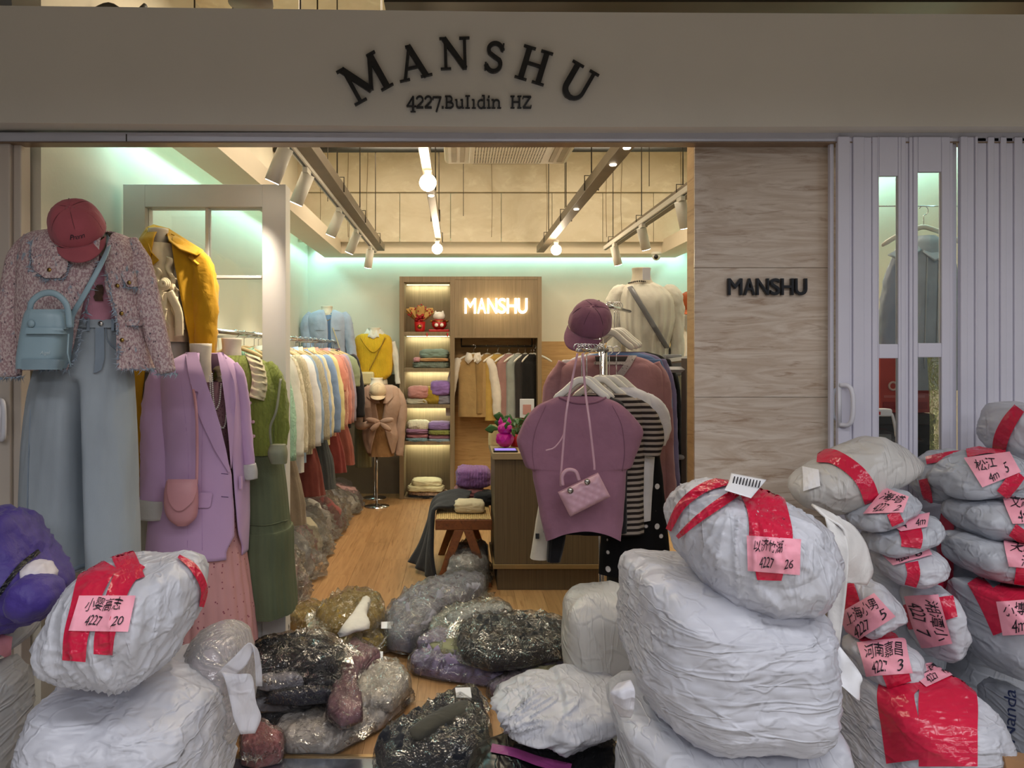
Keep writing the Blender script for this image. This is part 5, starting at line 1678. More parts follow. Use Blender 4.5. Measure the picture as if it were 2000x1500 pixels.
# ---- garments in clear sleeves strewn over the boards
def packet(label, foot, z0, h, col, seed=0, fm=1.08, wr=.13, n=4.5, film_m=None, sub=6, knit=0, parts=(), lump=.05, fk=True):
    """a folded garment in a clear plastic sleeve, lying at height z0"""
    h *= .64
    foot0 = np.array(foot, float)

    def make(px):
        o = [GP(a, b, z0 + h * .4)[:2] for a, b in px]
        c = np.mean(o, 0)
        oo_ = np.array(o) - c
        ev = np.linalg.eigh(oo_.T @ oo_)[1][:, 1]
        ro = math.atan2(ev[1], ev[0]) + .25 * math.sin(seed * 3)
        S_ = Star(o, (c[0], c[1], z0 + .02), h, .018, n=n, seed=seed, lump=lump, wr=wr, wf=7, plane='xy', fine=.04, stretch=(.38, 1.9, .6), rot=ro, sharp=True, up=True)
        S_.ro, S_.o = ro, o
        return S_
    S_ = make(fit_px(foot0, make))
    ro, o, c = S_.ro, S_.o, S_.c[:2]
    t = thing('packed_garment', label, 'packed clothes', (c[0], c[1], z0), 'garments in clear plastic sleeves')
    S_.mb(sub).build('garment', cloth(col, knit=knit) if isinstance(col, str) else col, t)
    for poly, zz, hh, cl, nm in parts:
        oo = [GP(a, b, z0 + zz)[:2] for a, b in poly]
        cc = np.mean(oo, 0)
        Star(oo, (cc[0], cc[1], z0 + zz), hh, .03, n=2.4, seed=seed + 5, lump=.08, wr=.06, plane='xy').mb(4).build(nm, cloth(cl), t)
    if fk:
        f2 = Star([c + (np.array(p) - c) * fm for p in o], (c[0], c[1], z0 + .018), h * 1.06 + .016, .016, n=3.6, seed=seed + 40, lump=.05, wr=.12, wf=8, plane='xy', fine=.06, stretch=(.5, 1.5, 1), rot=ro + .35, sharp=True, up=True)
        mb = f2.mb(5)
        # loose sealed ends of the sleeve, crumpled outwards
        rn = np.random.RandomState(seed)
        for k in range(2):
            a0 = rn.rand() * 2 * PI
            aa = np.linspace(a0, a0 + .9, 12)
            rr_ = np.interp((aa + PI) % (2 * PI) - PI, np.r_[f2.ang[-1] - 2 * PI, f2.ang, f2.ang[0] + 2 * PI], np.r_[f2.rad[-1], f2.rad, f2.rad[0]])
            V = []
            for q in np.linspace(0, 1, 6):
                R_ = rr_ * (.86 + q * .30) * (1 + .05 * rn.normal(size=12) * q)
                V.append(np.stack([c[0] + R_ * np.cos(aa), c[1] + R_ * np.sin(aa), z0 + .03 + (h * .45) * (1 - q) + .025 * np.abs(rn.normal(size=12)) * q], 1))
            mb.grid(np.array(V))
        mb.build('plastic_sleeve', film_m or FILM, t)
    return S_


packet('clear packet of a mustard garment lying by the white door leaf', [(566, 1190), (600, 1178), (640, 1185), (655, 1225), (630, 1250), (585, 1235), (566, 1215)], 0, .12, '967a34', 1)
packet('clear packet of a mustard garment at the base of the yellow pair', [(600, 1240), (640, 1215), (745, 1212), (756, 1262), (700, 1288), (640, 1280)], 0, .11, '8a7536', 2)
packet('clear packet of a rolled mustard garment with a white lining on top', [(615, 1215), (650, 1175), (700, 1155), (742, 1170), (752, 1210), (725, 1240), (650, 1250)], .08, .13, '927835', 3, parts=[([(660, 1238), (690, 1200), (712, 1165), (725, 1172), (716, 1200), (722, 1222), (690, 1232)], .13, .03, 'd8d4cc', 'white_lining')])
packet('clear packet of a dove grey garment leaning towards the rattan bench', [(752, 1235), (765, 1200), (805, 1168), (860, 1140), (915, 1112), (950, 1125), (945, 1160), (880, 1200), (838, 1245), (800, 1270), (765, 1262)], .02, .17, '8c8a96', 4, 1.06)
packet('clear packet of a sage grey garment behind the black packet', [(828, 1240), (860, 1205), (920, 1190), (990, 1180), (1000, 1215), (910, 1240), (870, 1268), (835, 1262)], .0, .16, '93958a', 5)
packet('clear packet of a lilac garment under the black packet', [(802, 1290), (825, 1250), (890, 1240), (1000, 1255), (1095, 1275), (1040, 1322), (960, 1340), (860, 1322), (810, 1306)], 0, .11, '8d7f9c', 6, parts=[([(840, 1250), (880, 1235), (925, 1255), (900, 1275), (850, 1272)], .10, .03, '8c8c6c', 'lime_collar')])
packet('clear packet of a black garment fanned out before the counter', [(892, 1250), (905, 1215), (950, 1200), (1040, 1200), (1105, 1205), (1108, 1268), (1040, 1296), (960, 1308), (905, 1282)], .10, .10, '17171b', 7)
packet('clear packet of lilac and lime garments against the slumped white bag', [(955, 1350), (1005, 1325), (1070, 1300), (1120, 1292), (1115, 1335), (1040, 1362), (985, 1375)], 0, .09, '8a7a92', 8, parts=[([(1010, 1325), (1060, 1305), (1100, 1305), (1080, 1325), (1030, 1335)], .07, .03, '8c8a6c', 'lime_sleeve')])
packet('clear packet of charcoal clothes lowest in the pile by the white door leaf', [(480, 1400), (500, 1350), (600, 1330), (665, 1350), (660, 1395), (600, 1415), (520, 1420)], 0, .08, '3c3b40', 9)
packet('clear packet of pale grey clothes in the middle of the dark pile', [(480, 1370), (500, 1320), (600, 1305), (670, 1330), (655, 1372), (560, 1388), (500, 1390)], .07, .07, '97949a', 10)
packet('clear packet of black clothes over the grey one in the dark pile', [(482, 1345), (500, 1295), (600, 1280), (672, 1305), (660, 1350), (580, 1352), (500, 1362)], .13, .07, '1d1c20', 11)
packet('clear packet of black clothes topmost in the pile by the white door leaf', [(480, 1300), (500, 1255), (560, 1235), (640, 1240), (672, 1275), (650, 1315), (560, 1322), (490, 1325)], .19, .08, '17161a', 12, 1.12)
packet('clear packet of a long off-white garment along the threshold', [(530, 1440), (560, 1400), (690, 1405), (785, 1350), (800, 1362), (745, 1415), (650, 1472), (560, 1468)], 0, .08, 'c4bcb6', 13)
packet('clear packet of an off-white garment beside the mauve sleeve', [(680, 1350), (705, 1300), (780, 1292), (800, 1340), (765, 1385), (700, 1402), (680, 1385)], .04, .10, 'cbc3b8', 14)
packet('clear packet of a mauve garment draped between black and off-white ones', [(662, 1290), (690, 1250), (740, 1285), (708, 1315), (692, 1345), (712, 1398), (668, 1418), (640, 1395), (648, 1330)], .10, .08, '8f6570', 15, 1.05)
packet('clear packet of a salmon pink garment at the corner of the threshold', [(468, 1440), (510, 1412), (555, 1450), (548, 1482), (500, 1500), (470, 1490)], 0, .12, 'a8686a', 16)
packet('large clear packet of black and navy clothes across the threshold', [(732, 1480), (770, 1440), (830, 1400), (885, 1352), (935, 1345), (945, 1390), (958, 1450), (950, 1520), (760, 1530)], 0, .16, '1b1e27', 17, 1.05, parts=[([(800, 1430), (860, 1390), (910, 1372), (920, 1395), (860, 1425), (820, 1445)], .14, .03, '46443c', 'olive_lining')])
packet('clear packet of silver grey clothes poking out below the black ones by the door leaf', [(490, 1335), (520, 1318), (585, 1312), (592, 1332), (520, 1350)], .17, .05, 'a8a4aa', 18)
packet('small clear packet of navy clothes in the dark pile', [(520, 1372), (580, 1350), (650, 1345), (655, 1362), (590, 1378)], .12, .05, '23263a', 19)
packet('clear packet of grey-white clothes between the dove grey and black packets', [(870, 1215), (905, 1192), (985, 1178), (1000, 1195), (930, 1215), (890, 1232)], .10, .07, 'a9a9a6', 20)
packet('clear packet of a light lilac garment folded over the lilac one', [(815, 1265), (840, 1236), (880, 1228), (905, 1250), (860, 1275)], .06, .08, 'a398ac', 21)
# tags on packets
for i, (px, py, z) in enumerate(((756, 1225, .12), (735, 1285, .1), (905, 1358, .15))):
    c = GP(px, py, z)
    t = tag(Mb().add([c + (-.03, -.02, 0), c + (.035, -.03, .004), c + (.03, .03, .02), c + (-.035, .035, .016)], [(0, 1, 2, 3)]).build('paper_tag', mat('white_card', '', .5), smooth=False, solid=.001), 'white paper tag on the %s packet' % ['mustard', 'off-white', 'black and navy'][i], 'tag')
# clear-wrapped heap below the long rail
RF = film('crumpled_film', .05, .12, .03, 14, edge=.4)
rr = random.Random(9)
cols = ['c9a6a0', 'd8cbb4', 'b9b4ae', 'c98d92', 'cfc3a6', 'a8a29c', 'd0c8c0', '8c4a48', 'c4b496', 'b5b0b2', 'cabfae', 'b98f8c']
words = ['salmon', 'cream', 'pale grey', 'rose', 'straw', 'stone grey', 'ivory', 'brick red', 'sand', 'silver grey', 'oat', 'blush']
for i in range(12):
    Y = 4.75 + i * .27
    x0 = -1.36 + .05 * rr.random() if i else -1.30
    hgt = .34 - .012 * i + .06 * rr.random()
    o = [(x0 + .26 * math.cos(a) * (1 + .12 * rr.random()), Y + .19 * math.sin(a)) for a in np.linspace(0, 2 * PI, 9)[:-1]]
    S_ = Star(o, (x0, Y, .02), hgt, .015, n=2.5, seed=100 + i, lump=.14, wr=.10, wf=7, plane='xy', fine=.03)
    t = thing('packed_garment', 'crumpled clear packet of %s clothing heaped under the long clothes rail' % words[i], 'packed clothes', (x0, Y, 0), 'packets under the clothes rail')
    S_.mb(4).build('garment', cloth(cols[i]), t)
    f2 = Star([(x0 + (a - x0) * 1.18, Y + (b - Y) * 1.15) for a, b in o], (x0, Y, .02), hgt * 1.08, .015, n=2.0, seed=140 + i, lump=.2, wr=.12, wf=9, plane='xy', fine=.06)
    f2.mb(5).build('plastic_sleeve', RF, t, smooth=False)
# ================================================================== inside the shop
def garment(t, w=.21, hw=.22, L=.62, d=.07, m=None, sleeve=None, sm=None, seed=0, fold=.05, neck='round', hem=None, only=(-1, 1), nc=44, parts=True):
    """hung garment in local metres: shoulder line at z=0, front towards -y; parts go under t (which stays at the origin)"""
    rows = [(.035, -.055, .055, .035), (.0, -.10, .10, .045), (-.045, -w * .86, w * .86, d * .8), (-.10, -w, w, d), (-L * .5, -(w + hw) / 2 * .97, (w + hw) / 2 * .97, d * 1.05), (-L, -hw, hw, d * 1.1)]
    Lf = Loft(rows, 0, seed=seed, fold=fold, nr=36, nc=nc)
    Lf.mb().build('body', m, t)
    if sleeve:
        n = {'short': .24, 'long': .56, 'cap': .12}[sleeve]
        r0 = .055 if sleeve == 'long' else .07
        for sgn in only:
            arm([(sgn * (w - .03), 0, -.03, .03), (sgn * (w + .02), -.01, -.09, r0), (sgn * (w + .045 + n * .06), -.02, -.09 - n * .5, r0 * .95), (sgn * (w + .045 + n * .08), -.03, -.09 - n, r0 * .8)], seed=seed + sgn, crease=.09, n=24, nc=18).build('sleeve', sm or m, t)
    if neck == 'collar':
        for sgn in (-1, 1):
            V = [(0, -.055, -.02), (sgn * .02, -.06, .045), (sgn * .075, -.02, .055), (sgn * .095, -.058, -.03), (sgn * .05, -.082, -.075)]
            Mb().add(np.array(V), [(0, 1, 2, 3, 4)]).build('collar', sm or m, t, solid=.006)
    elif neck == 'round':
        Mb().tube([(.058 * math.cos(a), .036 * math.sin(a), .035 - .02 * (math.sin(a) < 0) * abs(math.sin(a))) for a in np.linspace(0, 2 * PI, 24, endpoint=False)], .006, 6, closed=True).build('neckband', m, t)
    return Lf


def hanger_proto(col, nm, label, cat='hanger'):
    t = thing(nm, label, cat, (0, 0, 0))
    p = crom([(-.20, 0, -.06), (-.12, 0, -.012), (-.03, 0, .022), (0, 0, .028), (.03, 0, .022), (.12, 0, -.012), (.20, 0, -.06)], 20)
    Mb().tube(p, np.r_[.008, np.full(18, .012), .008], 8, flat=.55).build('bar', col, t)
    h = [(0, 0, .03), (0, 0, .085)] + [(.022 * math.sin(a) , 0, .107 - .022 * math.cos(a)) for a in np.linspace(.3, 4.3, 12)]
    Mb().tube(h, .0022, 6).build('hook', CHROME, t)
    return t


WHG = mat('white_hanger_plastic', 'e2ddd2', .4, .02)
WOODH = mat('pale_wood_hanger', 'c0a070', .5, .08, stretch=(1, 8, 8))


def hung(name, label, cat, x, y, zr, rot=0, hg=None, hlabel=None, hgrp=None, grp=None, **k):
    """garment on a hanger from a rod at height zr"""
    t = thing(name, label, cat, (0, 0, 0), grp)
    garment(t, **k)
    t.location = (x, y, zr - .135)
    t.rotation_euler = (0, 0, rot)
    if hg is not None:
        h = copy_tree(hg)
        h.location = (x, y, zr - .125)
        h.rotation_euler = (0, 0, rot)
        tag(h, hlabel, 'hanger', hgrp)
    return t


HP = hanger_proto(WHG, 'clothes_hanger', 'white plastic hanger holding the camel vest over a white shirt in the cabinet')
HW = hanger_proto(WOODH, 'clothes_hanger', 'pale wooden hanger nearest the white door leaf on the long rail')

# ---------------------------------------------------------------- wooden display cabinet on the back wall
YC, YB = 8.14, 8.495
def cx(p): return X(p, YC)
def cz(p): return Zp(p, YC)
t = thing('display_cabinet', 'tall brown wooden cabinet with lit shelves and a hanging bay', 'cabinet', (cx(918), YC, 0))
xl, x1, x2, x3, x4, xr = cx(780), cx(789), cx(879), cx(888), cx(1050), cx(1058)
def cab(nm, a, b, z0, z1, y0=YC, y1=YB, m=OAK, **k): return boxo(nm, a, b, y0, y1, z0, z1, m, t, bev=.002, **k)
top = cz(540)
cab('side_panel', xl, x1, 0, top); cab('side_panel', x2, x3, 0, top - .0); cab('side_panel', x4, xr, 0, top)
cab('top_panel', x1, x2, cz(551), top); cab('top_panel', x3, x4, cz(546), top)
cab('back_panel', x1, x2, 0, cz(551), YB - .02); cab('back_panel', x3, x4, 0, cz(546), YB - .02, m=TRAVW)
cab('sign_panel', x3, x4, cz(655), cz(546), YC + .004, YC + .03)
cab('lintel', x3, x4, cz(660), cz(655), YC, YB - .02)
SHY = [(648, 655), (719, 726), (790, 797), (862, 869)]
for a, b in SHY: cab('shelf', x1, x2, cz(b), cz(a), YC + .005, YB - .02)
cab('plinth', x1, x2, 0, cz(972), YC + .005, YB - .02)
LEDW = emit('shelf_led', 'f8f4b8', 6)
for p in (551, 655, 726, 797, 869):
    cab('led_strip', x1 + .01, x2 - .01, cz(p) - .006, cz(p) - .0005, YB - .06, YB - .045, LEDW)
    area('shelf_lamp', ((x1 + x2) / 2, YB - .07, cz(p) - .012), (math.radians(12), 0, 0), x2 - x1 - .04, .02, 1.5, (.95, 1, .72))
Mb().tube([(x3 + .07, YC + .17, cz(676)), (x4 - .04, YC + .17, cz(676))], .012, 10).build('hanging_rod', DARKM, t)
for xx in (x3 + .075, x4 - .045):
    Mb().tube([(xx, YC + .17, cz(676)), (xx, YC + .17, cz(655))], .008, 8).build('rod_bracket', DARKM, t)
sg = thing('neon_sign', 'glowing warm white letter sign on the wooden cabinet front', 'sign', P(968, 612, YC))
sans('MANSHU', 906, 1031, 583, 612, YC - .010, emit('neon', 'fff0c8', 5), .02, sg, bold=.007)
point('neon_spill', P(968, 597, YC - .14), 3.0, (1, .82, .5), .12)
# things on the shelves
zs1 = cz(648)
v = thing('flower_vase', 'red vase with gold round emblem holding red and dried cream flowers', 'vase', (X(820, 8.28), 8.28, zs1))
c = np.array((X(820, 8.28), 8.28, zs1))
Mb().lathe(c, [(.05, 0), (.055, .02), (.062, .115), (.05, .115), (0, .06)], 20).build('pot', mat('red_lacquer', 'b01a1c', .35, .05), v)
Mb().lathe(c + (0, -.059, .06), [(0, -.002), (.024, -.002), (.024, .004), (0, .004)], 14, axis=1).build('emblem', GOLD, v)
rr = random.Random(5)
DRY = mat('dried_leaf', 'c39a58', .8, .15); BER = mat('red_berries', 'a81c20', .45, .1); ROS = mat('red_petals', '9c1418', .7, .1)
for k in range(9):
    a = rr.random() * 2 * PI; tip = c + (.16 * math.cos(a), .05 * math.sin(a), .20 + .1 * rr.random())
    b0 = c + (0, 0, .11)
    mid = (b0 + tip) / 2 + (0, 0, .03)
    Mb().tube(crom([b0, mid, tip], 8), [.003, .02, .034, .04, .038, .03, .018, .004], 6, flat=.15).build('dried_leaf', DRY, v)
for k in range(5):
    a = -1.2 + k * .6; tip = c + (.12 * math.sin(a), -.02, .30 - .02 * abs(k - 2))
    m = Mb().tube(crom([c + (0, 0, .1), c + (.05 * math.sin(a), 0, .2), tip], 8), .0025, 5)
    for q in range(9): m.ball(tip + np.array((rr.uniform(-.025, .025), rr.uniform(-.02, .02), rr.uniform(-.08, .01))), .009, 6)
    m.build('berry_sprig', BER, v)
m = Mb()
for k in range(26): m.ball(c + (rr.uniform(-.045, .045), -.03 + rr.uniform(-.03, .03), .155 + rr.uniform(-.035, .04)), .02, 6, .6)
m.build('flower_head', ROS, v)
c = np.array((X(858, 8.26), 8.26, zs1))
v = thing('figurine', 'red and white good luck cat figurine with gold bells on the top shelf', 'figurine', c)
RED = mat('red_lacquer', '', .4)
boxo('stand', c[0] - .115, c[0] + .11, c[1] - .06, c[1] + .06, c[2], c[2] + .03, RED, v, bev=.008)
Mb().ball(c + (0, 0, .09), .085, 18, .8).build('body', RED, v)
Mb().ball(c + (0, -.012, .175), .07, 18, .72).build('head', mat('white_porcelain', 'e6ddd6', .3, .03), v)
m = Mb()
for sx in (-1, 1): m.lathe(c + (sx * .04, -.01, .205), [(.022, 0), (.014, .018), (.0, .036)], 10)
m.build('ears', mat('white_porcelain', '', .3), v)
m = Mb()
for sx in (-1, 1): m.ball(c + (sx * .088, -.03, .12), .016, 10)
m.build('bells', GOLD, v)
m = Mb().ball(c + (-.03, -.09, .075), .022, 8).ball(c + (.03, -.09, .075), .022, 8)
m.build('paws', mat('white_porcelain', '', .3), v)
Mb().tube([c + (-.06, -.052, .125), c + (-.03, -.075, .118), c + (.03, -.075, .118), c + (.06, -.052, .125)], .008, 8).build('collar', GOLD, v)
for i, px in enumerate((834, 874)):
    p = P(px, 652, YC - .012)
    Mb().lathe(p + (0, 0, -.02), [(.0, .03), (.008, .028), (.010, .0), (.004, -.01), (0, -.01)], 8).build('tassel', RED, label='red paper charm on the shelf edge under the %s' % ('vase side of the figurine', 'outer side of the figurine')[i], cat='charm')


def folded(label, px0, px1, py0, py1, Y, col, seed=0, knit=0, depth=.13, grp='folded clothes on the cabinet shelves', wr=.09, cat='folded clothes', n=4.2, zbase=None, nm='folded_garment'):
    x0, xx = X(px0, Y), X(px1, Y); z0 = Zp(py1, Y) if zbase is None else zbase; h = Zp(py0, Y) - Zp(py1, Y)
    xc, hw = (x0 + xx) / 2, (xx - x0) / 2
    o = [(xc + hw * math.copysign(abs(math.cos(a)) ** .4, math.cos(a)), Y + depth * math.copysign(abs(math.sin(a)) ** .4, math.sin(a))) for a in np.linspace(0, 2 * PI, 17)[:-1]]
    S_ = Star(o, (xc, Y, z0 + h / 2), h / 2, h / 2, n=n, seed=seed, lump=.06, wr=wr, wf=6, stretch=(.5, .6, 5), plane='xy', fine=.05)
    o = S_.mb(4).build(nm, cloth(col, knit=knit), label=label, cat=cat, group=grp)
    return o


YF = 8.30
for i, a in enumerate((
    ('grey-green folded knit at the bottom of the second shelf', 809, 877, 705, 719, '7f8a80'), ('tan folded top between two green knits on the second shelf', 818, 877, 699, 706, 'b58a60'),
    ('sage rolled sweater on top of the second shelf pile', 822, 875, 682, 700, '7c8f84'), ('small pink corner of a folded top on the second shelf', 808, 822, 698, 707, 'c08a90'),
    ('cream folded shirts under the pink bundle on the third shelf', 795, 838, 776, 790, 'b8ae98'), ('salmon pink bundled sweater on the third shelf', 798, 838, 754, 778, 'b9807a'),
    ('mustard bundled sweater in the middle of the third shelf', 823, 860, 756, 790, 'a88a30'), ('bright purple crumpled top on the third shelf', 842, 880, 744, 772, '8b6aa8'),
    ('grey crumpled top under the purple one on the third shelf', 854, 880, 770, 790, '85808a'),
    ('teal folded knit at the bottom of the left fourth-shelf pile', 794, 836, 853, 862, '6f8a90'), ('rose folded knit in the fourth-shelf pile with the cream top', 794, 836, 845, 854, 'b07880'),
    ('mauve folded knit under the cream sweater on the fourth shelf', 794, 836, 836, 846, '8a6680'), ('cream plump sweater on top of the fourth-shelf pile', 797, 838, 821, 838, 'd8d0b8'),
    ('blue-grey folded knit at the bottom of the other fourth-shelf pile', 838, 879, 855, 862, '8898a0'), ('pink folded knit second from the bottom by the fourth-shelf divider', 838, 879, 847, 856, 'a87888'),
    ('olive folded knit in the fourth-shelf pile below the lilac one', 838, 879, 838, 848, '7c7c40'), ('lilac folded sweater on top of the pile by the fourth-shelf divider', 838, 880, 823, 839, '8a70a0'),
    ('black folded trousers at the bottom of the lowest cabinet bay', 798, 868, 964, 972, '1c1b1d'), ('blush folded trousers under the cream pile in the lowest bay', 800, 872, 957, 965, 'b89a84'),
    ('cream folded trousers in the lowest cabinet bay', 798, 866, 946, 958, 'd3caa2'), ('cream folded trousers with a waistband on top of the lowest bay pile', 806, 862, 934, 948, 'd8cfa8'))):
    folded(a[0], a[1], a[2], a[3], a[4], YF - .02 * (i % 2), a[5], seed=200 + i, knit=18 if i % 3 == 0 else 0)
# garments of the hanging bay
zrod = cz(676) - .0
CAM = cloth('a5875a'); SHW = cloth('d6cdc2')
for i, (px, nm, lb, ct, cm, L, k) in enumerate((
    (925, 'knit_vest', 'camel knitted vest over a white shirt in the cabinet bay', 'vest', CAM, .66, dict(sleeve='long', sm=SHW, neck='collar', rot=-.15)),
    (952, 'knit_vest', 'tan vest just behind the camel one in the cabinet bay', 'vest', cloth('96784c'), .62, dict(rot=.7, neck='round')),
    (972, 'knit_vest', 'mustard beige vest in the middle of the cabinet bay', 'vest', cloth('b3924e'), .70, dict(rot=.6, neck='round')),
    (994, 'knit_vest', 'dusty pink vest in the cabinet bay', 'vest', cloth('9a7672'), .72, dict(rot=.6, neck='round')),
    (1012, 'knit_vest', 'pale grey-green vest in the cabinet bay', 'vest', cloth('8f9490'), .68, dict(rot=.6, neck='round')),
    (1026, 'knit_vest', 'dark grey vest in the cabinet bay', 'vest', cloth('2f2c2c'), .66, dict(rot=.8, neck='round')),
    (1037, 'knit_vest', 'black vest last on the rod of the cabinet bay', 'vest', cloth('161516'), .62, dict(rot=.95, neck='round')))):
    r_ = k.pop('rot')
    w_ = .175 if i == 0 else .17
    hl = ['white hanger of the camel vest in the cabinet bay', 'white hanger of the tan vest in the cabinet bay', 'white hanger of the mustard beige vest in the cabinet bay', 'white hanger of the dusty pink vest in the cabinet bay', 'white hanger of the grey-green vest in the cabinet bay', 'white hanger of the dark grey vest in the cabinet bay', 'white hanger of the black vest in the cabinet bay'][i]
    hung(nm, lb, ct, X(px, YC + .17), YC + (.165 if i else .125), zrod + .012, r_, HP, hl, 'hangers in the cabinet bay', 'vests in the cabinet bay', w=w_, hw=w_ * .98, L=L, d=.05, m=cm, seed=60 + i, fold=.07, **k)
    if i == 0:
        pass
# ---------------------------------------------------------------- dummies along the back wall
Y = 8.05
dummy('cream dress form in a pale blue cardigan at the back corner', 627, 650, 598, 612, Y)
t = thing('cardigan', 'pale blue cardigan on the dummy in the back corner', 'cardigan', (X(640, Y), Y, Zp(725, Y)))
BLC = cloth('a2aabc')
LB = Loft(prow([(606, 622, 656, .06), (614, 606, 672, .09), (632, 600, 678, .12), (680, 606, 676, .12), (722, 610, 680, .12)], Y), Y, seed=90, fold=.05, gap=pgap([(600, 630, 648), (628, 640, 646), (650, 641, 646), (700, 640, 650), (722, 638, 654)], Y - .1))
LB.mb().build('body', BLC, t, solid=.005)
parm([(608, 612, 0, 7), (599, 630, -.02, 11), (599, 670, -.05, 10), (612, 700, -.12, 9)], Y, seed=1, crease=.1).build('sleeve', BLC, t)
parm([(670, 612, 0, 7), (678, 630, -.02, 11), (684, 670, -.03, 10), (690, 712, -.05, 9)], Y, seed=2, crease=.1).build('sleeve', BLC, t)
for a in ((617, 632, 640), (652, 666, 640)): patch(LB, [(a[2], a[0], a[1]), (a[2] + 5, a[0], a[1])], .006).build('pocket_flap', BLC, t)
LBi = Loft(prow([(612, 624, 654, .07), (640, 612, 668, .10), (722, 616, 674, .10)], Y), Y, seed=91, fold=.03)
LBi.mb().build('inner_top', cloth('7388a8'), t)
beads([P(630, 610, Y - .05), P(633, 622, Y - .1), P(640, 626, Y - .12), P(647, 622, Y - .1), P(650, 610, Y - .05)], .005, thing('pearl_necklace', 'thin necklace on the dummy with the pale blue cardigan', 'necklace', P(640, 626, Y - .12)), GOLD)
t = thing('handbag', 'cream ruched handbag beside the pale blue cardigan', 'bag', P(675, 735, Y - .2))
Star(ppoly([(664, 700), (675, 690), (688, 700), (690, 730), (678, 738), (666, 728)], Y - .15), (X(677, Y - .15), Y - .15, Zp(714, Y - .15)), .05, seed=92, wr=.05).mb(4).build('body', cloth('cbb996'), t)
strap([P(668, 698, Y - .15), P(660, 670, Y - .14), P(650, 640, Y - .14)], .006).build('strap', cloth('cbb996'), t)
Y = 8.2
dummy('cream dress form in a yellow knitted vest on the back wall', 719, 744, 640, 655, Y)
t = thing('knit_vest', 'bright yellow cable vest over a white ruffled blouse', 'vest', (X(728, Y), Y, Zp(740, Y)))
LY = Loft(prow([(652, 706, 752, .06), (658, 696, 762, .09), (675, 691, 767, .12), (700, 692, 768, .12), (728, 694, 766, .115), (740, 700, 756, .11)], Y), Y, seed=93, fold=.03, e=2.8)
LY.mb().build('body', cloth('d6ab28', knit=20), t)
Mb().tube(edge(LY, [(704, 660), (716, 678), (730, 688), (744, 676), (754, 660)], .004), .006, 6).build('neck_rib', cloth('b58d14'), t)
WB = cloth('d8d0c4')
n = 60; u = np.linspace(0, 2 * PI, n)
c = P(731, 655, Y)
Mb().grid(np.stack([np.stack([c[0] + r * np.cos(u) * (1 + .08 * np.sin(9 * u)), c[1] + r * .8 * np.sin(u), c[2] + z + .012 * np.sin(9 * u)], 1) for r, z in ((.075, .06), (.09, .03), (.115, .0), (.13, -.03))]), True).build('ruffle_collar', WB, t, solid=.003)
for pth in ([(766, 668, 0, 6), (774, 700, -.02, 7), (778, 750, -.04, 6)], [(694, 668, 0, 6), (690, 700, -.02, 6), (690, 745, -.04, 6)]): parm(pth, Y, seed=5, crease=.12).build('blouse_sleeve', WB, t)
t = thing('handbag', 'quilted cream bag on a chain across the yellow vest', 'bag', P(712, 750, Y - .16))
Mb().box(X(694, Y - .15), X(731, Y - .15), Y - .18, Y - .13, Zp(752, Y - .15), Zp(726, Y - .15)).build('body', mat('cream_leather', 'c8b888', .5, .05, bs=60, bd=.004), t, smooth=False, bev=.02)
beads(edge(LY, [(752, 660), (738, 690), (722, 722)], .012), .006, t, GOLD, 'chain')
Y = 7.75
dummy('cream dress form with a metal stand before the cabinet side', 724, 748, 738, 752, Y)
t = thing('jacket', 'dusty beige cropped jacket tied at the waist beside the cabinet', 'jacket', (X(744, Y), Y, Zp(890, Y)))
PB = cloth('a58876')
LJ2 = Loft(prow([(752, 722, 766, .07), (760, 710, 778, .10), (790, 704, 784, .13), (825, 712, 776, .11), (850, 708, 780, .12), (884, 718, 772, .12)], Y), Y, seed=95, fold=.05,
           gap=pgap([(750, 730, 752), (790, 735, 752), (822, 740, 746), (840, 735, 752), (884, 724, 764)], Y - .1))
LJ2.mb().build('body', PB, t, solid=.006)
LJ3 = Loft(prow([(756, 724, 758, .07), (800, 716, 772, .10), (890, 720, 770, .11)], Y), Y, seed=96, fold=.03)
LJ3.mb().build('inner_top', cloth('8a6844'), t)
for pp in ([(714, 760, 0, 6), (704, 790, -.02, 10), (702, 830, -.1, 8), (735, 824, -.17, 5)], [(774, 760, 0, 6), (784, 790, -.02, 10), (783, 850, -.03, 8), (780, 890, -.03, 7)]): parm(pp, Y, seed=7, crease=.1).build('sleeve', PB, t)
cc = P(742, 824, Y - .17)
for sx, sz in ((-1, .3), (1, .3), (-.7, -1), (.8, -1)):
    Mb().tube(crom([cc, cc + (sx * .07, -.01, sz * .05), cc + (sx * .14, 0, sz * .09)], 8), [.012, .02, .026, .028, .028, .026, .022, .012], 8, flat=.4).build('bow', PB, t)
for s_ in ((734, 752, 716, 775, 738, 793), (752, 750, 768, 772, 752, 792)):
    patch(LJ2, [(752, min(s_[0], s_[2]), max(s_[0], s_[2])), (775, min(s_[2], s_[4]), max(s_[2], s_[4]) ), (788, s_[4] - 4, s_[4] + 4)], .012).build('lapel', PB, t)
baseball_cap('cream baseball cap on the dummy with the dusty beige jacket', P(738, 766, Y - .1), .088, (math.radians(24), 0, math.radians(6)), 'c4ac8c')
t = thing('folded_trousers', 'pale sage trousers hanging behind the tied beige jacket', 'trousers', (X(708, 8.0), 8.0, Zp(912, 8.0)))
Mb().tube([(X(708, 8.0), 8.0, Zp(800, 8.0)), (X(708, 8.0), 8.45, Zp(798, 8.0))], .006, 8).build('peg', CHROME, t)
Loft(prow([(800, 694, 722, .05), (860, 693, 724, .06), (912, 694, 726, .06)], 8.0), 8.0, seed=97, fold=.06, fk=4).mb(True, True).build('legs', cloth('858468'), t)

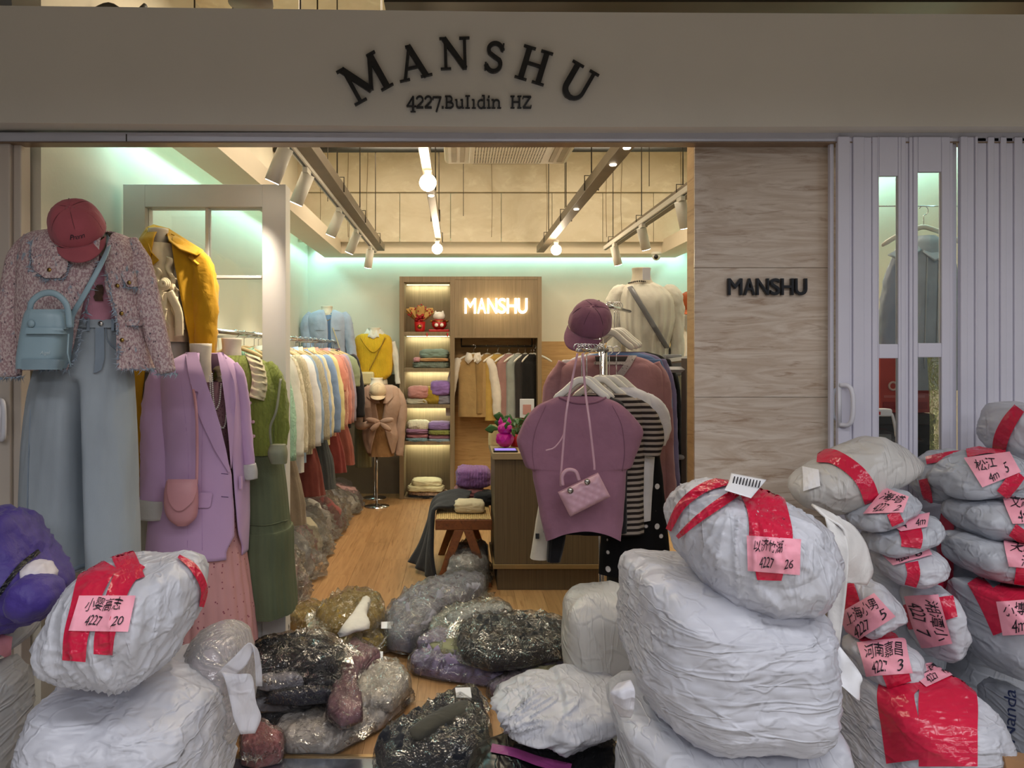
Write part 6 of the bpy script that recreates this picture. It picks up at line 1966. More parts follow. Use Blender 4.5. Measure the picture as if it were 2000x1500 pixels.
# ---------------------------------------------------------------- long rail on the near wall
XR = -1.30
t = thing('clothes_rail', 'long chrome clothes rail along the cream wall', 'rail', (XR, 6, 1.72))
Mb().tube([(XR, 3.95, 1.72), (XR, 7.95, 1.72)], .013, 12).build('rod', CHROME, t)
Mb().tube([(XR, 4.6, .98), (XR, 7.8, .98)], .011, 12).build('lower_rod', CHROME, t)
for y in (4.05, 5.3, 6.6, 7.85):
    Mb().tube([(-1.708, y, 1.72), (XR, y, 1.72)], .010, 10).build('bracket', CHROME, t)
for y in (4.7, 6.2, 7.7):
    Mb().tube([(-1.708, y, .98), (XR, y, .98)], .009, 10).build('bracket', CHROME, t)
rackc = [('mint knit', '93b59a', 'long', 24, .74), ('ivory shirt', 'd8d2c4', 'long', 0, .82), ('cream cable knit', 'cbbfa2', 'long', 18, .80), ('oatmeal cable knit', 'b8ab8e', 'long', 18, .78), ('white collared blouse', 'd6d3d0', 'long', 0, .84),
         ('washed denim shirt', '8296ac', 'long', 0, .80), ('stone knit', 'ada288', 'long', 20, .76), ('pale blue shirt', '93a4bf', 'long', 0, .74), ('ecru blouse', 'd2c7a6', 'long', 0, .72), ('sky blue denim jacket', '7d92b2', 'long', 0, .66),
         ('butter yellow shirt', 'd0c088', 'long', 0, .78), ('coral blouse', 'c98270', 'short', 0, .6), ('peach knit', 'cc9480', 'long', 22, .74), ('salmon cardigan', 'c47f72', 'long', 20, .70), ('dusty rose blouse', 'a87c78', 'long', 0, .68),
         ('lilac grey shirt', '8f8596', 'long', 0, .70), ('sage green top', '7c8264', 'short', 0, .62), ('black dress', '1b1a1c', 'long', 0, .76), ('plum blouse', '5f3d4a', 'long', 0, .66)]
ordn = ['nearest', 'second', 'third', 'fourth', 'fifth', 'sixth', 'seventh', 'eighth', 'ninth', 'tenth', 'eleventh', 'twelfth', 'thirteenth', 'fourteenth', 'fifteenth', 'sixteenth', 'seventeenth', 'eighteenth', 'last']
rr = random.Random(3)
for i, (wd, col, sl, kn, L) in enumerate(rackc):
    y = 4.55 + i * .178
    hung(wd.split()[-1].replace('top', 'knitwear'), '%s hanging on the long chrome rail' % wd, wd.split()[-1] if wd.split()[-1] != 'knit' else 'sweater', XR + rr.uniform(-.015, .02), y, 1.733, rr.uniform(-.22, .10), HW, '%s pale wooden hanger counted from the door leaf along the long rail' % ordn[i], 'wooden hangers on the long rail', 'tops on the long rail',
         w=.19 + .015 * rr.random(), hw=.20, L=L, d=.055, m=cloth(col, knit=kn), sleeve=sl, seed=300 + i, fold=.07, neck='collar' if 'shirt' in wd or 'blouse' in wd else 'round', only=(1, -1))
for i, (wd, col, y, L) in enumerate((('taupe fringed', '8c7c68', 5.0, .52), ('brick red', '7c4038', 5.7, .46), ('slate', '4a4e50', 6.2, .50), ('dark red', '803a36', 6.8, .46), ('rust', '8a4c40', 7.4, .48))):
    t = thing('skirt', '%s skirt on the lower rod under the long rail' % wd, 'skirt', (XR, y, .97 - L), 'skirts on the lower rod')
    Loft([(.975, XR - .15, XR + .18, .02), (.95, XR - .15, XR + .19, .04), (.97 - L * .5, XR - .19, XR + .25, .07), (.97 - L, XR - .21, XR + .28, .08)], y, seed=330 + i, fold=.10, fk=5).mb().build('body', cloth(col), t)

# ---------------------------------------------------------------- counter with its things
YK = 4.99
xk = X(963, YK)
OAKD = banded('dark_oak', '5c4c36', '6b5a42', (40, 40, .4), 1.5, .55, .0006, '4d3f2d')
t = thing('shop_counter', 'brown wooden cash counter with a pale top behind the mauve tee', 'counter', (xk + .45, 5.3, 0))
boxo('body', xk + .012, 1.28, YK + .012, 5.6, .175, .885, OAKD, t, bev=.002)
boxo('plinth', xk + .03, 1.27, YK + .03, 5.58, 0, .165, OAKD, t, bev=.002)
boxo('plinth_strip', xk, 1.285, YK, 5.6, .150, .178, mat('oak_strip', '8a7048', .5, .1), t, bev=.001)
boxo('worktop', xk - .004, 1.29, YK - .004, 5.62, .885, .929, mat('pale_worktop', '9c8868', .5, .06, vs=12), t, bev=.003)
zk = .929
t = thing('tablet', 'tablet with a bluish violet screen lying on the counter corner', 'tablet', (X(985, 5.08), 5.08, zk))
boxo('case', xk + .005, xk + .17, 5.02, 5.15, zk, zk + .012, BLACK, t, bev=.003)
boxo('screen', xk + .015, xk + .16, 5.03, 5.14, zk + .0122, zk + .0135, emit('screen', '7a6cc8', .8), t)
c = np.array((X(986, 5.28), 5.28, zk))
t = thing('ornament', 'shiny magenta faceted ornament with two pointed ears on the counter', 'ornament', c)
MAG = mat('magenta_gloss', 'b8108c', .2, .1, coat=.4)
V, Fc = ico(2)
Mb().add(V * (.068, .06, .062) + c + (0, 0, .062), Fc).build('body', MAG, t, smooth=False)
Mb().add(V * (.055, .05, .045) + c + (0, -.012, .135), Fc).build('head', MAG, t, smooth=False)
for sx in (-1, 1):
    Mb().lathe(c + (sx * .03, 0, .165), [(.016, 0), (.018, .02), (.0, .055)], 6).build('ear', MAG, t, smooth=False)
c = np.array((X(1010, 5.36), 5.36, zk))
t = thing('potted_plant', 'leafy green plant in a red pot on the counter', 'plant', c)
Mb().lathe(c, [(.045, 0), (.05, .01), (.06, .09), (.054, .09), (.0, .075)], 18).build('pot', RED, t)
LEAF = mat('green_leaf', '2f5a24', .45, .2, vs=20); rr = random.Random(8)
for k in range(26):
    a, e = rr.random() * 2 * PI, .2 + rr.random() * 1.0
    d_ = np.array((math.cos(a) * math.cos(e), math.sin(a) * math.cos(e), math.sin(e)))
    b0 = c + (0, 0, .085); b1 = b0 + d_ * (.08 + .09 * rr.random()); b2 = b1 + d_ * .05 + np.array((math.cos(a) * .03, math.sin(a) * .03, -.02))
    Mb().tube(crom([b0, b1, (b1 + b2) / 2, b2], 9), [.002, .002, .003, .018, .03, .032, .026, .014, .002], 6, flat=.12).build('leaf', LEAF, t)
c = np.array((X(1028, 5.5), 5.5, zk))
t = thing('picture_stand', 'white acrylic card stand with a pale pink square on the counter', 'card stand', c)
boxo('foot', c[0] - .05, c[0] + .05, c[1] - .03, c[1] + .03, zk, zk + .01, PAINT_W, t)
boxo('post', c[0] - .006, c[0] + .006, c[1], c[1] + .008, zk + .01, Zp(815, 5.5), PAINT_W, t)
boxo('card', X(1015, 5.5), X(1043, 5.5), 5.49, 5.498, Zp(816, 5.5), Zp(779, 5.5), mat('white_card', '', .5), t, bev=.004)
boxo('pink_square', X(1021, 5.5), X(1037, 5.5), 5.487, 5.4895, Zp(809, 5.5), Zp(790, 5.5), mat('pink_print', 'd39a92', .6, .1), t)
c = np.array((X(966, 5.45), 5.45, zk))
t = thing('paper_bag', 'small cream paper bag at the end of the counter', 'bag', c)
Loft([(zk + .15, c[0] - .035, c[0] + .04, .02), (zk + .07, c[0] - .045, c[0] + .05, .045), (zk + .001, c[0] - .045, c[0] + .05, .05)], 5.45, seed=5, fold=.04, e=4).mb(False, True).build('body', cloth('cbb684'), t)

# ---------------------------------------------------------------- rattan bench with clothes
TEAK = banded('teak', '6d3c1a', '80481f', (6, 1, 6), 2.5, .45, .0005, '552c12')
xb0, xb1, zt2 = X(850, 5.1), X(961, 5.1), .455
t = thing('rattan_bench', 'teak bench with a woven cane seat and slanting legs', 'bench', ((xb0 + xb1) / 2, 5.5, 0))
boxo('front_rail', xb0, xb1, 5.10, 5.14, zt2 - .07, zt2, TEAK, t, bev=.004); boxo('rear_rail', xb0, xb1, 5.86, 5.90, zt2 - .07, zt2, TEAK, t, bev=.004)
boxo('side_rail', xb0, xb0 + .04, 5.14, 5.86, zt2 - .07, zt2, TEAK, t, bev=.004); boxo('side_rail', xb1 - .04, xb1, 5.14, 5.86, zt2 - .07, zt2, TEAK, t, bev=.004)
CANE = mat('cane', 'c0a068', .6, .12, vs=40)
m = Mb()
for k in range(27):
    x = xb0 + .012 + k * (xb1 - xb0 - .024) / 26
    m.box(x - .0045, x + .0045, 5.105, 5.895, zt2 + .001 + .002 * (k % 2), zt2 + .006 + .002 * (k % 2))
for k in range(44):
    y = 5.115 + k * .0179
    m.box(xb0 + .006, xb1 - .006, y - .0045, y + .0045, zt2 + .002 + .002 * (k % 2), zt2 + .005 + .002 * (k % 2))
m.build('cane_weave', CANE, t, smooth=False, kind='stuff')
boxo('seat_bed', xb0 + .01, xb1 - .01, 5.11, 5.89, zt2 - .004, zt2 + .001, mat('cane_bed', '8a6c3c', .8), t)
xm = (xb0 + xb1) / 2
for y in (5.12, 5.87):
    for sx in (-1, 1):
        p0, p1 = np.array((xm + sx * .03, y, zt2 - .07)), np.array((xm + sx * .17, y + (-.03 if y < 5.5 else .03), 0))
        dx = np.array((.033, 0, 0)); dy = np.array((0, .02, 0))
        V = [p0 - dx - dy, p0 + dx - dy, p0 + dx + dy, p0 - dx + dy, p1 - dx * .8 - dy, p1 + dx * .8 - dy, p1 + dx * .8 + dy, p1 - dx * .8 + dy]
        Mb().add(V, [(3, 2, 1, 0), (4, 5, 6, 7), (0, 1, 5, 4), (1, 2, 6, 5), (2, 3, 7, 6), (3, 0, 4, 7)]).build('leg', TEAK, t, smooth=False, bev=.004)
zb = zt2 + .008
G2 = 'clothes heaped on the rattan bench'
folded('cream crumpled top on the front of the cane seat', 888, 945, 974, 997, 5.33, 'cdbd9c', 401, depth=.085, grp=G2, zbase=zb, wr=.08, nm='crumpled_top')
folded('black folded trousers under the rose cloth on the bench', 926, 962, 948, 972, 5.62, '1c1b1e', 402, depth=.12, grp=G2, zbase=zb)
folded('rose folded cloth under the purple sweater on the bench', 888, 944, 940, 960, 5.72, '8f5a5c', 403, depth=.13, grp=G2, zbase=zb + .03)
folded('chunky purple sweater on top of the bench heap', 893, 956, 905, 942, 5.75, '7d5588', 404, knit=14, depth=.15, grp=G2, zbase=zb + .11)
t = thing('trousers', 'charcoal trousers draped over the bench side down to the floor', 'trousers', (X(850, 5.4), 5.4, .02), G2)
DK = cloth('2c2b2e')
A = np.array([[(X(921, 5.55), 5.55, zb + .10), (X(905, 5.30), 5.30, zb + .05)], [(X(890, 5.55), 5.55, zb + .115), (X(878, 5.28), 5.28, zb + .04)], [(xb0 - .01, 5.58, zb + .05), (xb0 - .01, 5.24, zb + .03)], [(xb0 - .06, 5.60, .33), (xb0 - .025, 5.20, .33)], [(xb0 - .12, 5.60, .16), (xb0 - .03, 5.16, .18)], [(xb0 - .20, 5.58, .03), (xb0 - .01, 5.14, .03)]])
q0, q1 = crom(A[:, 0], 30), crom(A[:, 1], 30)
u = np.linspace(0, 1, 26)[None, :, None]
V = q0[:, None] * (1 - u) + q1[:, None] * u
V[..., 0] -= .018 * np.sin(u[..., 0] * 15 + np.linspace(0, 2, 30)[:, None]) * np.linspace(.2, 1, 30)[:, None]
Mb().grid(V).build('legs', DK, t, solid=.02)
packet('crumpled grey-white packet stuffed under the rattan bench', [(872, 1140), (885, 1085), (920, 1060), (955, 1075), (955, 1130), (915, 1150)], 0, .30, 'a5a09c', 450, fm=1.04)

# ---------------------------------------------------------------- stepped rack of tops in the doorway
t = thing('stepped_rack', 'chrome stand with two stepped arms full of tops', 'rack', (X(1180, 3.55), 3.55, 0))
xp = X(1181, 3.55)
Mb().tube([(xp, 3.55, .03), (xp, 3.55, 1.62)], .013, 12).build('post', CHROME, t)
xq = X(1174, 3.72)
Mb().tube([(xq, 3.72, .03), (xq, 3.72, 1.85)], .013, 12).build('post', CHROME, t)
boxo('base', xp - .28, xp + .28, 3.45, 3.85, 0, .03, CHROME, t, bev=.006)
a0, a1 = P(1128, 684, 3.2), np.array((xp + .012, 3.55, 1.615))
Mb().tube([a0, a1], .009, 10).build('arm', CHROME, t)
b0, b1 = P(1186, 597, 3.60), np.array((X(1230, 4.1), 4.1, Zp(597, 3.6)))
Mb().tube([b0, b1], .009, 10).build('arm', CHROME, t)


H2 = thing('clothes_hanger', 'spare white hanger at the inner end of the lower stepped arm', 'hanger', (0, 0, 0))
Mb().tube(crom([(-.12, 0, -.068), (-.075, 0, -.034), (-.028, 0, .008), (0, 0, .016), (.028, 0, .008), (.075, 0, -.034), (.12, 0, -.068)], 20), np.r_[.010, np.full(18, .016), .010], 8, flat=.5).build('bar', WHG, H2)
Mb().tube([(0, 0, .02), (0, 0, .13)] + [(.018 * math.sin(a), 0, .148 - .018 * math.cos(a)) for a in np.linspace(.3, 4.3, 12)], .0022, 6).build('hook', CHROME, H2)
HP2 = H2


def rackhang(label, px, Y, py_rod, grp):
    h = copy_tree(HP2)
    z = Zp(py_rod, Y)
    h.location = (X(px, Y), Y, z - .148)
    return tag(h, label, 'hanger', grp), z


MAUV = cloth('94697c')
Y = 3.27
t = thing('tee_shirt', 'mauve short-sleeved knit tee at the front of the stepped rack', 'shirt', (X(1140, Y), Y, Zp(1050, Y)))
LM = Loft(prow([(774, 1088, 1172, .026), (782, 1070, 1198, .036), (793, 1047, 1217, .044), (815, 1028, 1240, .054), (840, 1015, 1257, .060), (862, 1008, 1252, .062), (890, 1017, 1241, .064), (912, 1026, 1233, .066), (919, 1038, 1223, .066), (940, 1041, 1221, .068), (1000, 1053, 1216, .068), (1056, 1067, 1211, .062)], Y), Y, seed=500, fold=.05, fk=2.2, e=2.0, nr=60, nc=72)
Vm = LM.mb().v[0].reshape(60, 72, 3)
xm_, hw_ = X(1139, Y), X(1211, Y) - X(1139, Y)
Vm[-8:, :, 2] += .055 * (1 - ((Vm[-8:, :, 0] - xm_) / hw_) ** 2).clip(0, 1) * np.linspace(.1, 1, 8)[:, None]
Mb().grid(Vm, True).build('body', MAUV, t)
for a_ in ([(1066, 792), (1046, 840), (1040, 880), (1044, 920)], [(1196, 792), (1214, 830), (1220, 880), (1216, 920)]):
    Mb().tube(edge(LM, a_, .001), .0018, 5).build('armhole_seam', cloth('83596c'), t)
Mb().tube(edge(LM, [(1092, 776), (1115, 785), (1140, 788), (1165, 785), (1184, 776)], .004), .005, 6).build('neckband', cloth('83596c'), t)
HG = 'white hangers on the stepped rack'
rackhang('white hanger of the front mauve tee on the stepped rack', 1136, 3.27, 684, HG)
Y = 3.12
t = thing('mini_handbag', 'small pale pink quilted handbag hanging before the mauve tee', 'bag', P(1140, 970, Y))
PKB = mat('pale_pink_leather', 'c499a6', .35, .04)
co = np.array([P(1090, 962, Y), P(1168, 924, Y), P(1191, 969, Y), P(1113, 1008, Y)])
nu, nv = 26, 16
uu, vv = np.meshgrid(np.linspace(0, 1, nu), np.linspace(0, 1, nv))
base = co[0] * ((1 - uu) * (1 - vv))[..., None] + co[1] * (uu * (1 - vv))[..., None] + co[3] * ((1 - uu) * vv)[..., None] + co[2] * (uu * vv)[..., None]
q = np.abs(np.sin((uu * 5 + vv * 2.5) * PI)) * np.abs(np.sin((uu * 5 - vv * 2.5) * PI))
rim = (np.minimum(np.minimum(uu, 1 - uu) * 7, np.minimum(vv, 1 - vv) * 5)).clip(0, 1) ** .5
for sgn, nm in ((-1, 'front_panel'), (1, 'back_panel')):
    Vv = base.copy(); Vv[..., 1] += sgn * (.012 + .022 * rim + .007 * q * rim)
    Mb().grid(Vv).build(nm, PKB, t)
ed = np.concatenate([base[0], base[1:, -1], base[-1, -2::-1], base[-2:0, 0]])
Mb().grid(np.stack([ed + (0, -.012, 0), ed + (0, .012, 0)]), True).build('gusset', PKB, t)
strap([P(1099, 948, Y - .02), P(1098, 930, Y - .02), P(1108, 918, Y - .02), P(1124, 921, Y - .02), P(1131, 938, Y - .02)], .008, .008).build('top_handle', PKB, t)
for i, (a, b) in enumerate(((1114, 958), (1147, 941))):
    Mb().lathe(P(a, b, Y - .04), [(0, -.004), (.012, -.004), (.012, .004), (.006, .005), (0, .003)], 16, axis=1).build('metal_charm', SILV, t)
for pts in ([(1095, 950), (1096, 925), (1101, 860), (1107, 800), (1118, 740), (1128, 690)], [(1161, 918), (1160, 900), (1152, 830), (1143, 760), (1138, 690)]):
    strap([P(a, b, Y if b > 760 else 3.17) for a, b in pts], .005, .002).build('strap', PKB, t)
strap([P(1106, 815, Y), P(1100, 850, Y), P(1084, 873, Y), P(1066, 880, Y)], .003, .0015).build('strap_end', PKB, t)
STR = stripes('striped_knit', '2b2322', 'a0948a', 12.5, 'Z')


def rackgarment(name, label, cat, rows, Y, m, seed, sleeves=(), fold=.05, hpx=None, hpy=684, hl=None, gap=None, sm=None):
    t = thing(name, label, cat, (X((rows[-1][1] + rows[-1][2]) / 2, Y), Y, Zp(rows[-1][0], Y)), 'tops on the stepped rack')
    Lx = Loft(prow(rows, Y), Y, seed=seed, fold=fold, nr=44, nc=60)
    Lx.mb().build('body', m, t)
    for s_ in sleeves: parm(s_, Y, seed=seed, crease=.07, flat=.6).build('sleeve', sm or m, t)
    if hpx: rackhang(hl, hpx, Y, hpy, HG)
    return t, Lx


rackgarment('black_shirt', 'black top whose edge shows behind the front mauve tee', 'top', [(775, 1105, 1195, .03), (800, 1062, 1222, .05), (920, 1058, 1224, .055), (1040, 1060, 1222, .05)], 3.335, cloth('17151a'), 501, hpx=1146, hl='second white hanger on the lower arm of the stepped rack')
rackgarment('striped_tee', 'brown and beige striped tee behind the mauve one', 'shirt', [(768, 1140, 1218, .03), (785, 1126, 1248, .045), (830, 1120, 1258, .055), (950, 1122, 1256, .055), (1042, 1122, 1256, .05)], 3.39, STR, 502,
            [[(1235, 785, 0, 12), (1262, 815, 0, 22), (1272, 850, 0, 24), (1268, 890, 0, 20)]], hpx=1172, hl='white hanger of the striped tee on the stepped rack')
rackgarment('white_tee', 'plain white tee behind the striped one', 'shirt', [(756, 1168, 1240, .03), (775, 1150, 1270, .045), (830, 1146, 1280, .055), (1016, 1150, 1270, .05)], 3.45, cloth('d9d6da'), 503,
            [[(1258, 775, 0, 12), (1280, 798, 0, 20), (1290, 830, 0, 20), (1284, 868, 0, 16)]], hpx=1190, hl='white hanger of the plain white tee on the stepped rack')
rackgarment('polka_dress', 'black dress with white polka dots low on the stepped rack', 'dress', [(800, 1190, 1262, .03), (850, 1176, 1282, .055), (1000, 1176, 1300, .07), (1120, 1172, 1310, .08)], 3.52, spots('polka', '100f12', 'd8d4d4', 13, .16, .2, rnd=.5), 504, hpx=1204, hl='white hanger of the polka dot dress on the stepped rack')
rackgarment('cream_skirt', 'cream skirt with a black square patch low behind the mauve tee', 'skirt', [(880, 1070, 1150, .03), (960, 1056, 1145, .045), (1090, 1036, 1076, .04)], 3.43, cloth('c8bfb0'), 505)
tt = bpy.data.objects['cream_skirt']
boxo('patch', X(1046, 3.38), X(1053, 3.38), 3.375, 3.384, Zp(1052, 3.38), Zp(1042, 3.38), BLACK, tt)
rackgarment('black_sleeve_top', 'black long-sleeved top peeking below the mauve tee', 'top', [(980, 1072, 1112, .03), (1050, 1070, 1104, .035), (1096, 1068, 1094, .03)], 3.36, cloth('121114'), 506)
rackgarment('grey_trousers', 'dark grey trousers hanging low beside the rack post', 'trousers', [(1000, 1186, 1246, .04), (1050, 1184, 1242, .05), (1150, 1186, 1236, .05)], 3.6, cloth('3f4042'), 507)
# rear arm
PINKC = cloth('a77b80')
t, LP2 = rackgarment('cardigan', 'dusty pink cardigan with grey lace trim on the rear arm', 'cardigan', [(694, 1150, 1236, .04), (706, 1112, 1270, .055), (735, 1086, 1296, .075), (850, 1078, 1302, .085), (1000, 1082, 1306, .09)], 3.72, PINKC, 510,
            [[(1275, 710, 0, 14), (1293, 760, -.01, 17), (1300, 880, -.02, 16), (1310, 1000, -.03, 14)], [(1104, 710, 0, 14), (1080, 760, -.01, 18), (1074, 860, -.02, 16), (1074, 960, -.03, 14)]], hpx=1190, hpy=597, hl='white hanger of the dusty pink cardigan on the rear arm')
LACE = spots('grey_lace', 'a59a98', '6f6866', 70, .15, .3, bs=120)
patch(LP2, [(694, 1228, 1244), (715, 1216, 1232), (740, 1196, 1214), (758, 1182, 1198)], .008).build('lace_trim', LACE, t)
patch(LP2, [(706, 1160, 1228), (712, 1160, 1226)], .008).build('lace_trim', LACE, t)
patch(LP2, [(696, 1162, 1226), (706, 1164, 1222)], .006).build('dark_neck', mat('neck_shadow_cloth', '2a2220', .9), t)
for i, (nm, lb, ct, col, off, Y) in enumerate((('ivory_shirt', 'white top at the back of the rear arm, edge showing beyond the pink cardigan', 'top', 'cfccd0', -6, 3.84), ('blue_shirt', 'mid blue top behind the pink cardigan on the rear arm', 'top', '5f7aa6', 12, 3.80), ('lilac_shirt', 'lilac top between the blue and black ones on the rear arm', 'top', '82789f', 22, 3.88), ('black_coat', 'black coat last on the rear arm of the stepped rack', 'coat', '141316', 30, 3.96))):
    rackgarment(nm, lb, ct, [(690 - i, 1158 + off, 1236 + off, .03), (702 - i, 1120 + off, 1268 + off, .04), (735, 1096 + off, 1286 + off, .05), (1000, 1092 + off, 1292 + off, .055)], Y, cloth(col), 520 + i,
                [[(1270 + off, 708, 0, 10), (1284 + off, 760, 0, 14), (1290 + off, 880, 0, 13), (1298 + off, 1000, 0, 12)]] + ([[(1122 + off, 708, 0, 10), (1096 + off, 760, 0, 14), (1086 + off, 860, 0, 12)]] if i == 0 else []), hpx=1190 + off // 2 + 4, hpy=597, hl='white hanger of the %s on the rear arm' % nm.replace('_', ' '))
baseball_cap('mauve baseball cap tipped over the rear post of the stepped rack', P(1152, 632, 3.48), .098, (math.radians(40), math.radians(22), math.radians(-22)), '82566a', brim=1.25)
m = Mb()
for k in range(9):
    p = a0 + (a1 - a0) * (k / 9)
    m.tube([p + (.016 * math.cos(a), 0, .012 + .016 * math.sin(a)) for a in np.linspace(-.6, 3.6, 10)], .0022, 6)
m.build('hooks', CHROME, label='cluster of chrome hanger hooks along the lower arm of the stepped rack', cat='hooks', kind='stuff')
# white blouse dummy seen from behind
Y = 4.55
dummy('cream dress form seen from behind in a white blouse', 1234, 1271, 524, 552, Y)
t = thing('blouse', 'white puff-sleeved blouse seen from behind near the pier', 'blouse', (X(1262, Y), Y, Zp(770, Y)))
WBL = mat('white_chiffon', 'e4dfd0', .8, .05, bs=50, bd=.003)
LW = Loft(prow([(552, 1232, 1276, .055), (564, 1214, 1298, .09), (590, 1204, 1316, .125), (640, 1206, 1312, .125), (690, 1218, 1302, .11), (780, 1212, 1308, .12)], Y), Y, seed=530, fold=.12, fk=7, nc=110)
LW.mb().build('body', WBL, t)
parm([(1222, 562, 0, 10), (1204, 580, -.02, 16), (1200, 640, -.03, 14), (1202, 720, -.04, 12)], Y, seed=4, crease=.12).build('sleeve', WBL, t)
parm([(1296, 562, 0, 10), (1315, 582, -.02, 17), (1322, 640, -.03, 14), (1322, 720, -.04, 12)], Y, seed=6, crease=.12).build('sleeve', WBL, t)
t = thing('crossbody_bag', 'silver grey bag strap crossing the back of the white blouse', 'bag', P(1300, 700, Y - .14))
p = onfront(LW, np.linspace(1230, 1312, 24), np.linspace(560, 694, 24), .012)
Mb().tube(p, .016, 8, flat=.25).build('strap', mat('grey_leather', '77777a', .35), t)
Mb().box(X(1296, Y - .2), X(1330, Y - .2), Y - .24, Y - .16, Zp(735, Y - .2), Zp(692, Y - .2)).build('body', mat('grey_leather', '', .35), t, smooth=False, bev=.015)
beads([P(1228 + 44 * k, 553 - 4 * math.sin(PI * k), Y - .06 * math.sin(PI * k) - .02) for k in np.linspace(0, 1, 16)], .006, thing('pearl_necklace', 'dark bead necklace at the neck of the white blouse dummy', 'necklace', P(1250, 553, Y)), mat('dark_beads', '5c5650', .3))
boxo('price_tag', X(1255, Y - .09), X(1270, Y - .09), Y - .094, Y - .09, Zp(547, Y - .09), Zp(523, Y - .09), PAINT_W, label='white price tag on the neck of the white blouse dummy', cat='tag')
# figure with the orange cap behind the pier, grey rack
Y = 5.5
dummy('cream dress form in a white top half hidden by the pier', 1346, 1372, 600, 618, Y)
t = thing('white_shirt', 'white shirt on the dummy half hidden by the travertine pier', 'shirt', (X(1360, Y), Y, Zp(760, Y)))
Loft(prow([(612, 1340, 1382, .06), (630, 1328, 1396, .11), (700, 1330, 1396, .12), (770, 1330, 1396, .12)], Y), Y, seed=540, fold=.04).mb().build('body', cloth('c8c4bc'), t)
baseball_cap('rust orange cap on the dummy behind the pier edge', P(1352, 598, Y - .06), .10, (math.radians(20), 0, math.radians(-20)), 'a8552a')
GREY = mat('grey_rack_paint', 'a9a8a8', .4, .03)
t = thing('garment_rack', 'grey painted garment rack beside the travertine pier', 'rack', (X(1335, 3.9), 3.9, 0))
for a in (((X(1298, 3.9), 3.9, Zp(722, 3.9)), (X(1352, 3.9), 3.9, Zp(722, 3.9))), ((X(1300, 4.4), 4.4, Zp(706, 4.4)), (X(1348, 3.9), 3.9, Zp(700, 3.9)))):
    Mb().tube(a, .016, 4).build('cross_bar', GREY, t, smooth=False)
Mb().tube([(X(1338, 3.9), 3.9, 0), (X(1338, 3.9), 3.9, Zp(700, 3.9))], .020, 4).build('post', mat('brown_post', '6b5e52', .5), t, smooth=False)
Mb().tube([(X(1325, 3.9), 3.9, Zp(893, 3.9)), (X(1345, 3.9), 3.9, Zp(893, 3.9))], .014, 8).build('bracket', GREY, t)
rackgarment('mustard_scarf', 'small mustard scarf hanging below the grey rack bar', 'scarf', [(728, 1300, 1312, .02), (770, 1300, 1311, .025), (800, 1301, 1308, .02)], 4.0, cloth('9a7c20'), 541)
rackgarment('pale_skirt', 'pale olive satin skirt on the grey rack by the pier', 'skirt', [(735, 1314, 1334, .03), (800, 1309, 1336, .05), (885, 1316, 1334, .04)], 4.1, mat('pale_satin', '9b967c', .45, .08), 542)
# ---------------------------------------------------------------- seen through the glazed folding door
Y = 3.55
t = thing('denim_jacket', 'grey-blue denim jacket on a hanger behind the glazed folding door', 'jacket', (X(1795, Y), Y, Zp(770, Y)))
DJ = mat('dark_denim', 'a4acb8', .8, .14, vs=6, bs=300, bd=.001)
LDJ = Loft(prow([(462, 1788, 1822, .05), (480, 1768, 1842, .08), (520, 1752, 1858, .11), (600, 1744, 1864, .13), (760, 1736, 1870, .14)], Y), Y, seed=550, fold=.04)
LDJ.mb().build('body', DJ, t)
parm([(1766, 482, 0, 12), (1750, 540, -.02, 20), (1738, 620, -.03, 20), (1734, 700, -.04, 17)], Y, seed=3, crease=.08).build('sleeve', mat('satin_blue', '8b93a6', .35, .1), t)
flap([(1790, 462), (1768, 478), (1734, 498), (1752, 506), (1784, 500), (1800, 488)], Y, t, DJ, 'collar', (-.02, -.05, -.10, -.12, -.12, -.08))
flap([(1818, 460), (1836, 474), (1850, 500), (1826, 510), (1802, 492)], Y, t, DJ, 'collar', (-.02, -.05, -.11, -.13, -.09))
for px in (1812, 1835):
    Mb().tube(edge(LDJ, [(px, 500), (px - 3, 600), (px - 6, 720)], .003), .003, 6).build('seam', mat('pale_thread', 'a9b0b8', .8), t)
h = copy_tree(HP); h.location = (X(1804, Y), Y, Zp(455, Y)); tag(h, 'white hanger of the denim jacket behind the folding door', 'hanger')
Mb().tube([(X(1804, Y) - .4, Y, Zp(455, Y) + .128), (X(1804, Y) + .5, Y, Zp(455, Y) + .128)], .003, 8).build('hanging_rod', CHROME, label='chrome rod over the denim jacket behind the folding door', cat='rod')
Y = 3.45
t = thing('red_carton', 'red carton with a white ring behind the lower panes of the folding door', 'box', (X(1768, Y), Y, Zp(806, Y)))
RC = mat('red_carton_print', 'a83a30', .6, .05)
boxo('carton', X(1719, Y), X(1817, Y), Y, Y + .25, Zp(806, Y), Zp(690, Y), RC, t, bev=.003)
Mb().tube([P(1744, 754, Y - .002) + (.018 * math.cos(a), 0, .018 * math.sin(a)) for a in np.linspace(0, 2 * PI, 24, endpoint=False)], .005, 6, closed=True).build('white_ring', mat('pale_print', 'c8a8a0', .6), t)
boxo('dark_band', X(1724, Y), X(1811, Y), Y - .002, Y - .0002, Zp(799, Y), Zp(785, Y), mat('dark_red_band', '8a2020', .6), t)
for a, b, c_, d_ in ((1726, 1748, 772, 777), (1788, 1806, 772, 777), (1790, 1802, 706, 708), (1790, 1802, 728, 730)):
    boxo('pale_mark', X(a, Y), X(b, Y), Y - .002, Y - .0002, Zp(d_, Y), Zp(c_, Y), mat('faded_print', 'b8605a', .6), t)
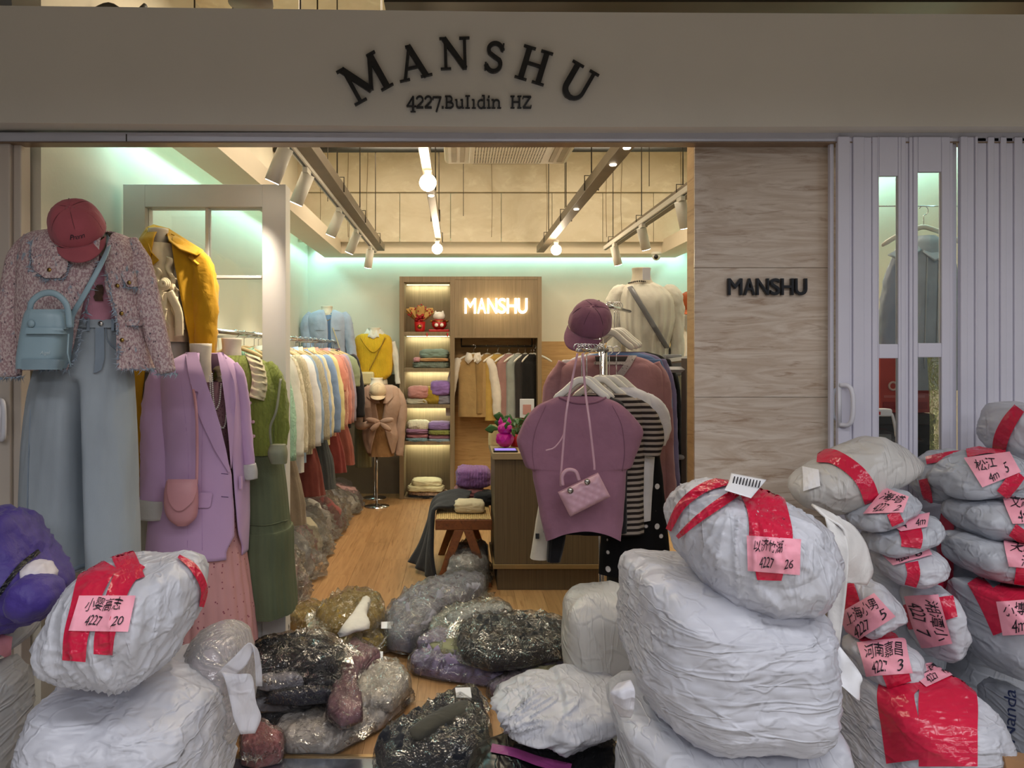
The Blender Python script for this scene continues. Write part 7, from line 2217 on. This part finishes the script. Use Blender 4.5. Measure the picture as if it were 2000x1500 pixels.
t = thing('black_crate', 'black storage crate under the red carton behind the folding door', 'crate', (X(1765, 3.42), 3.42, 0))
zc_ = Zp(806, 3.45) - .001
boxo('crate', X(1700, 3.4), X(1826, 3.4), 3.4, 3.8, 0, zc_, BLACK, t, bev=.01)
boxo('lid', X(1698, 3.39), X(1828, 3.39), 3.385, 3.81, zc_ - .05, zc_ - .002, mat('black_lid', '1e1e22', .35), t, bev=.006)
boxo('grey_label', X(1712, 3.4), X(1740, 3.4), 3.397, 3.3995, Zp(862, 3.4), Zp(848, 3.4), mat('grey_print', '5c5f60', .6), t)
t = thing('power_strip', 'white power strip with a red switch before the black crate', 'power strip', P(1724, 806, 3.3))
p = P(1724, 804, 3.3)
boxo('strip', X(1700, 3.3), X(1739, 3.3), 3.28, 3.335, Zp(813, 3.3), Zp(798, 3.3), PAINT_W, t, bev=.008)
boxo('switch', X(1714, 3.28), X(1719, 3.28), 3.276, 3.2795, Zp(810, 3.28), Zp(804, 3.28), RED, t)
Mb().tube(crom([(X(1736, 3.31), 3.30, Zp(806, 3.3)), P(1744, 815, 3.28), P(1750, 850, 3.3), P(1752, 900, 3.3), (X(1752, 3.3), 3.3, .0)], 24), .006, 8).build('cord', PAINT_W, t)
t = thing('garment_cover', 'clear plastic garment cover with a yellow-green tint beside the red carton', 'cover', (X(1834, 3.3), 3.3, 0))
Loft(prow([(690, 1812, 1850, .03), (720, 1818, 1852, .05), (800, 1822, 1856, .05), (1000, 1822, 1856, .05)], 3.3), 3.3, seed=560, fold=.15, fk=4).mb(True, True).build('cover', film('tinted_film', .10, .1, .05, 12, (.9, 1, .6)), t)
for k, o in enumerate((HP, HW)):
    # the two pattern hangers become a spare on each rail
    o.location = ((X(1043, YC + .17) + .0, YC + .168, zrod + .012 - .125), (XR, 4.35, 1.733 - .125))[k]
H2.location = (xp - .02, 3.53, 1.615 - .148)
HP['label'] = 'spare white hanger at the end of the cabinet rod'
HW['label'] = 'bare pale wooden hanger nearest the door leaf on the long rail'
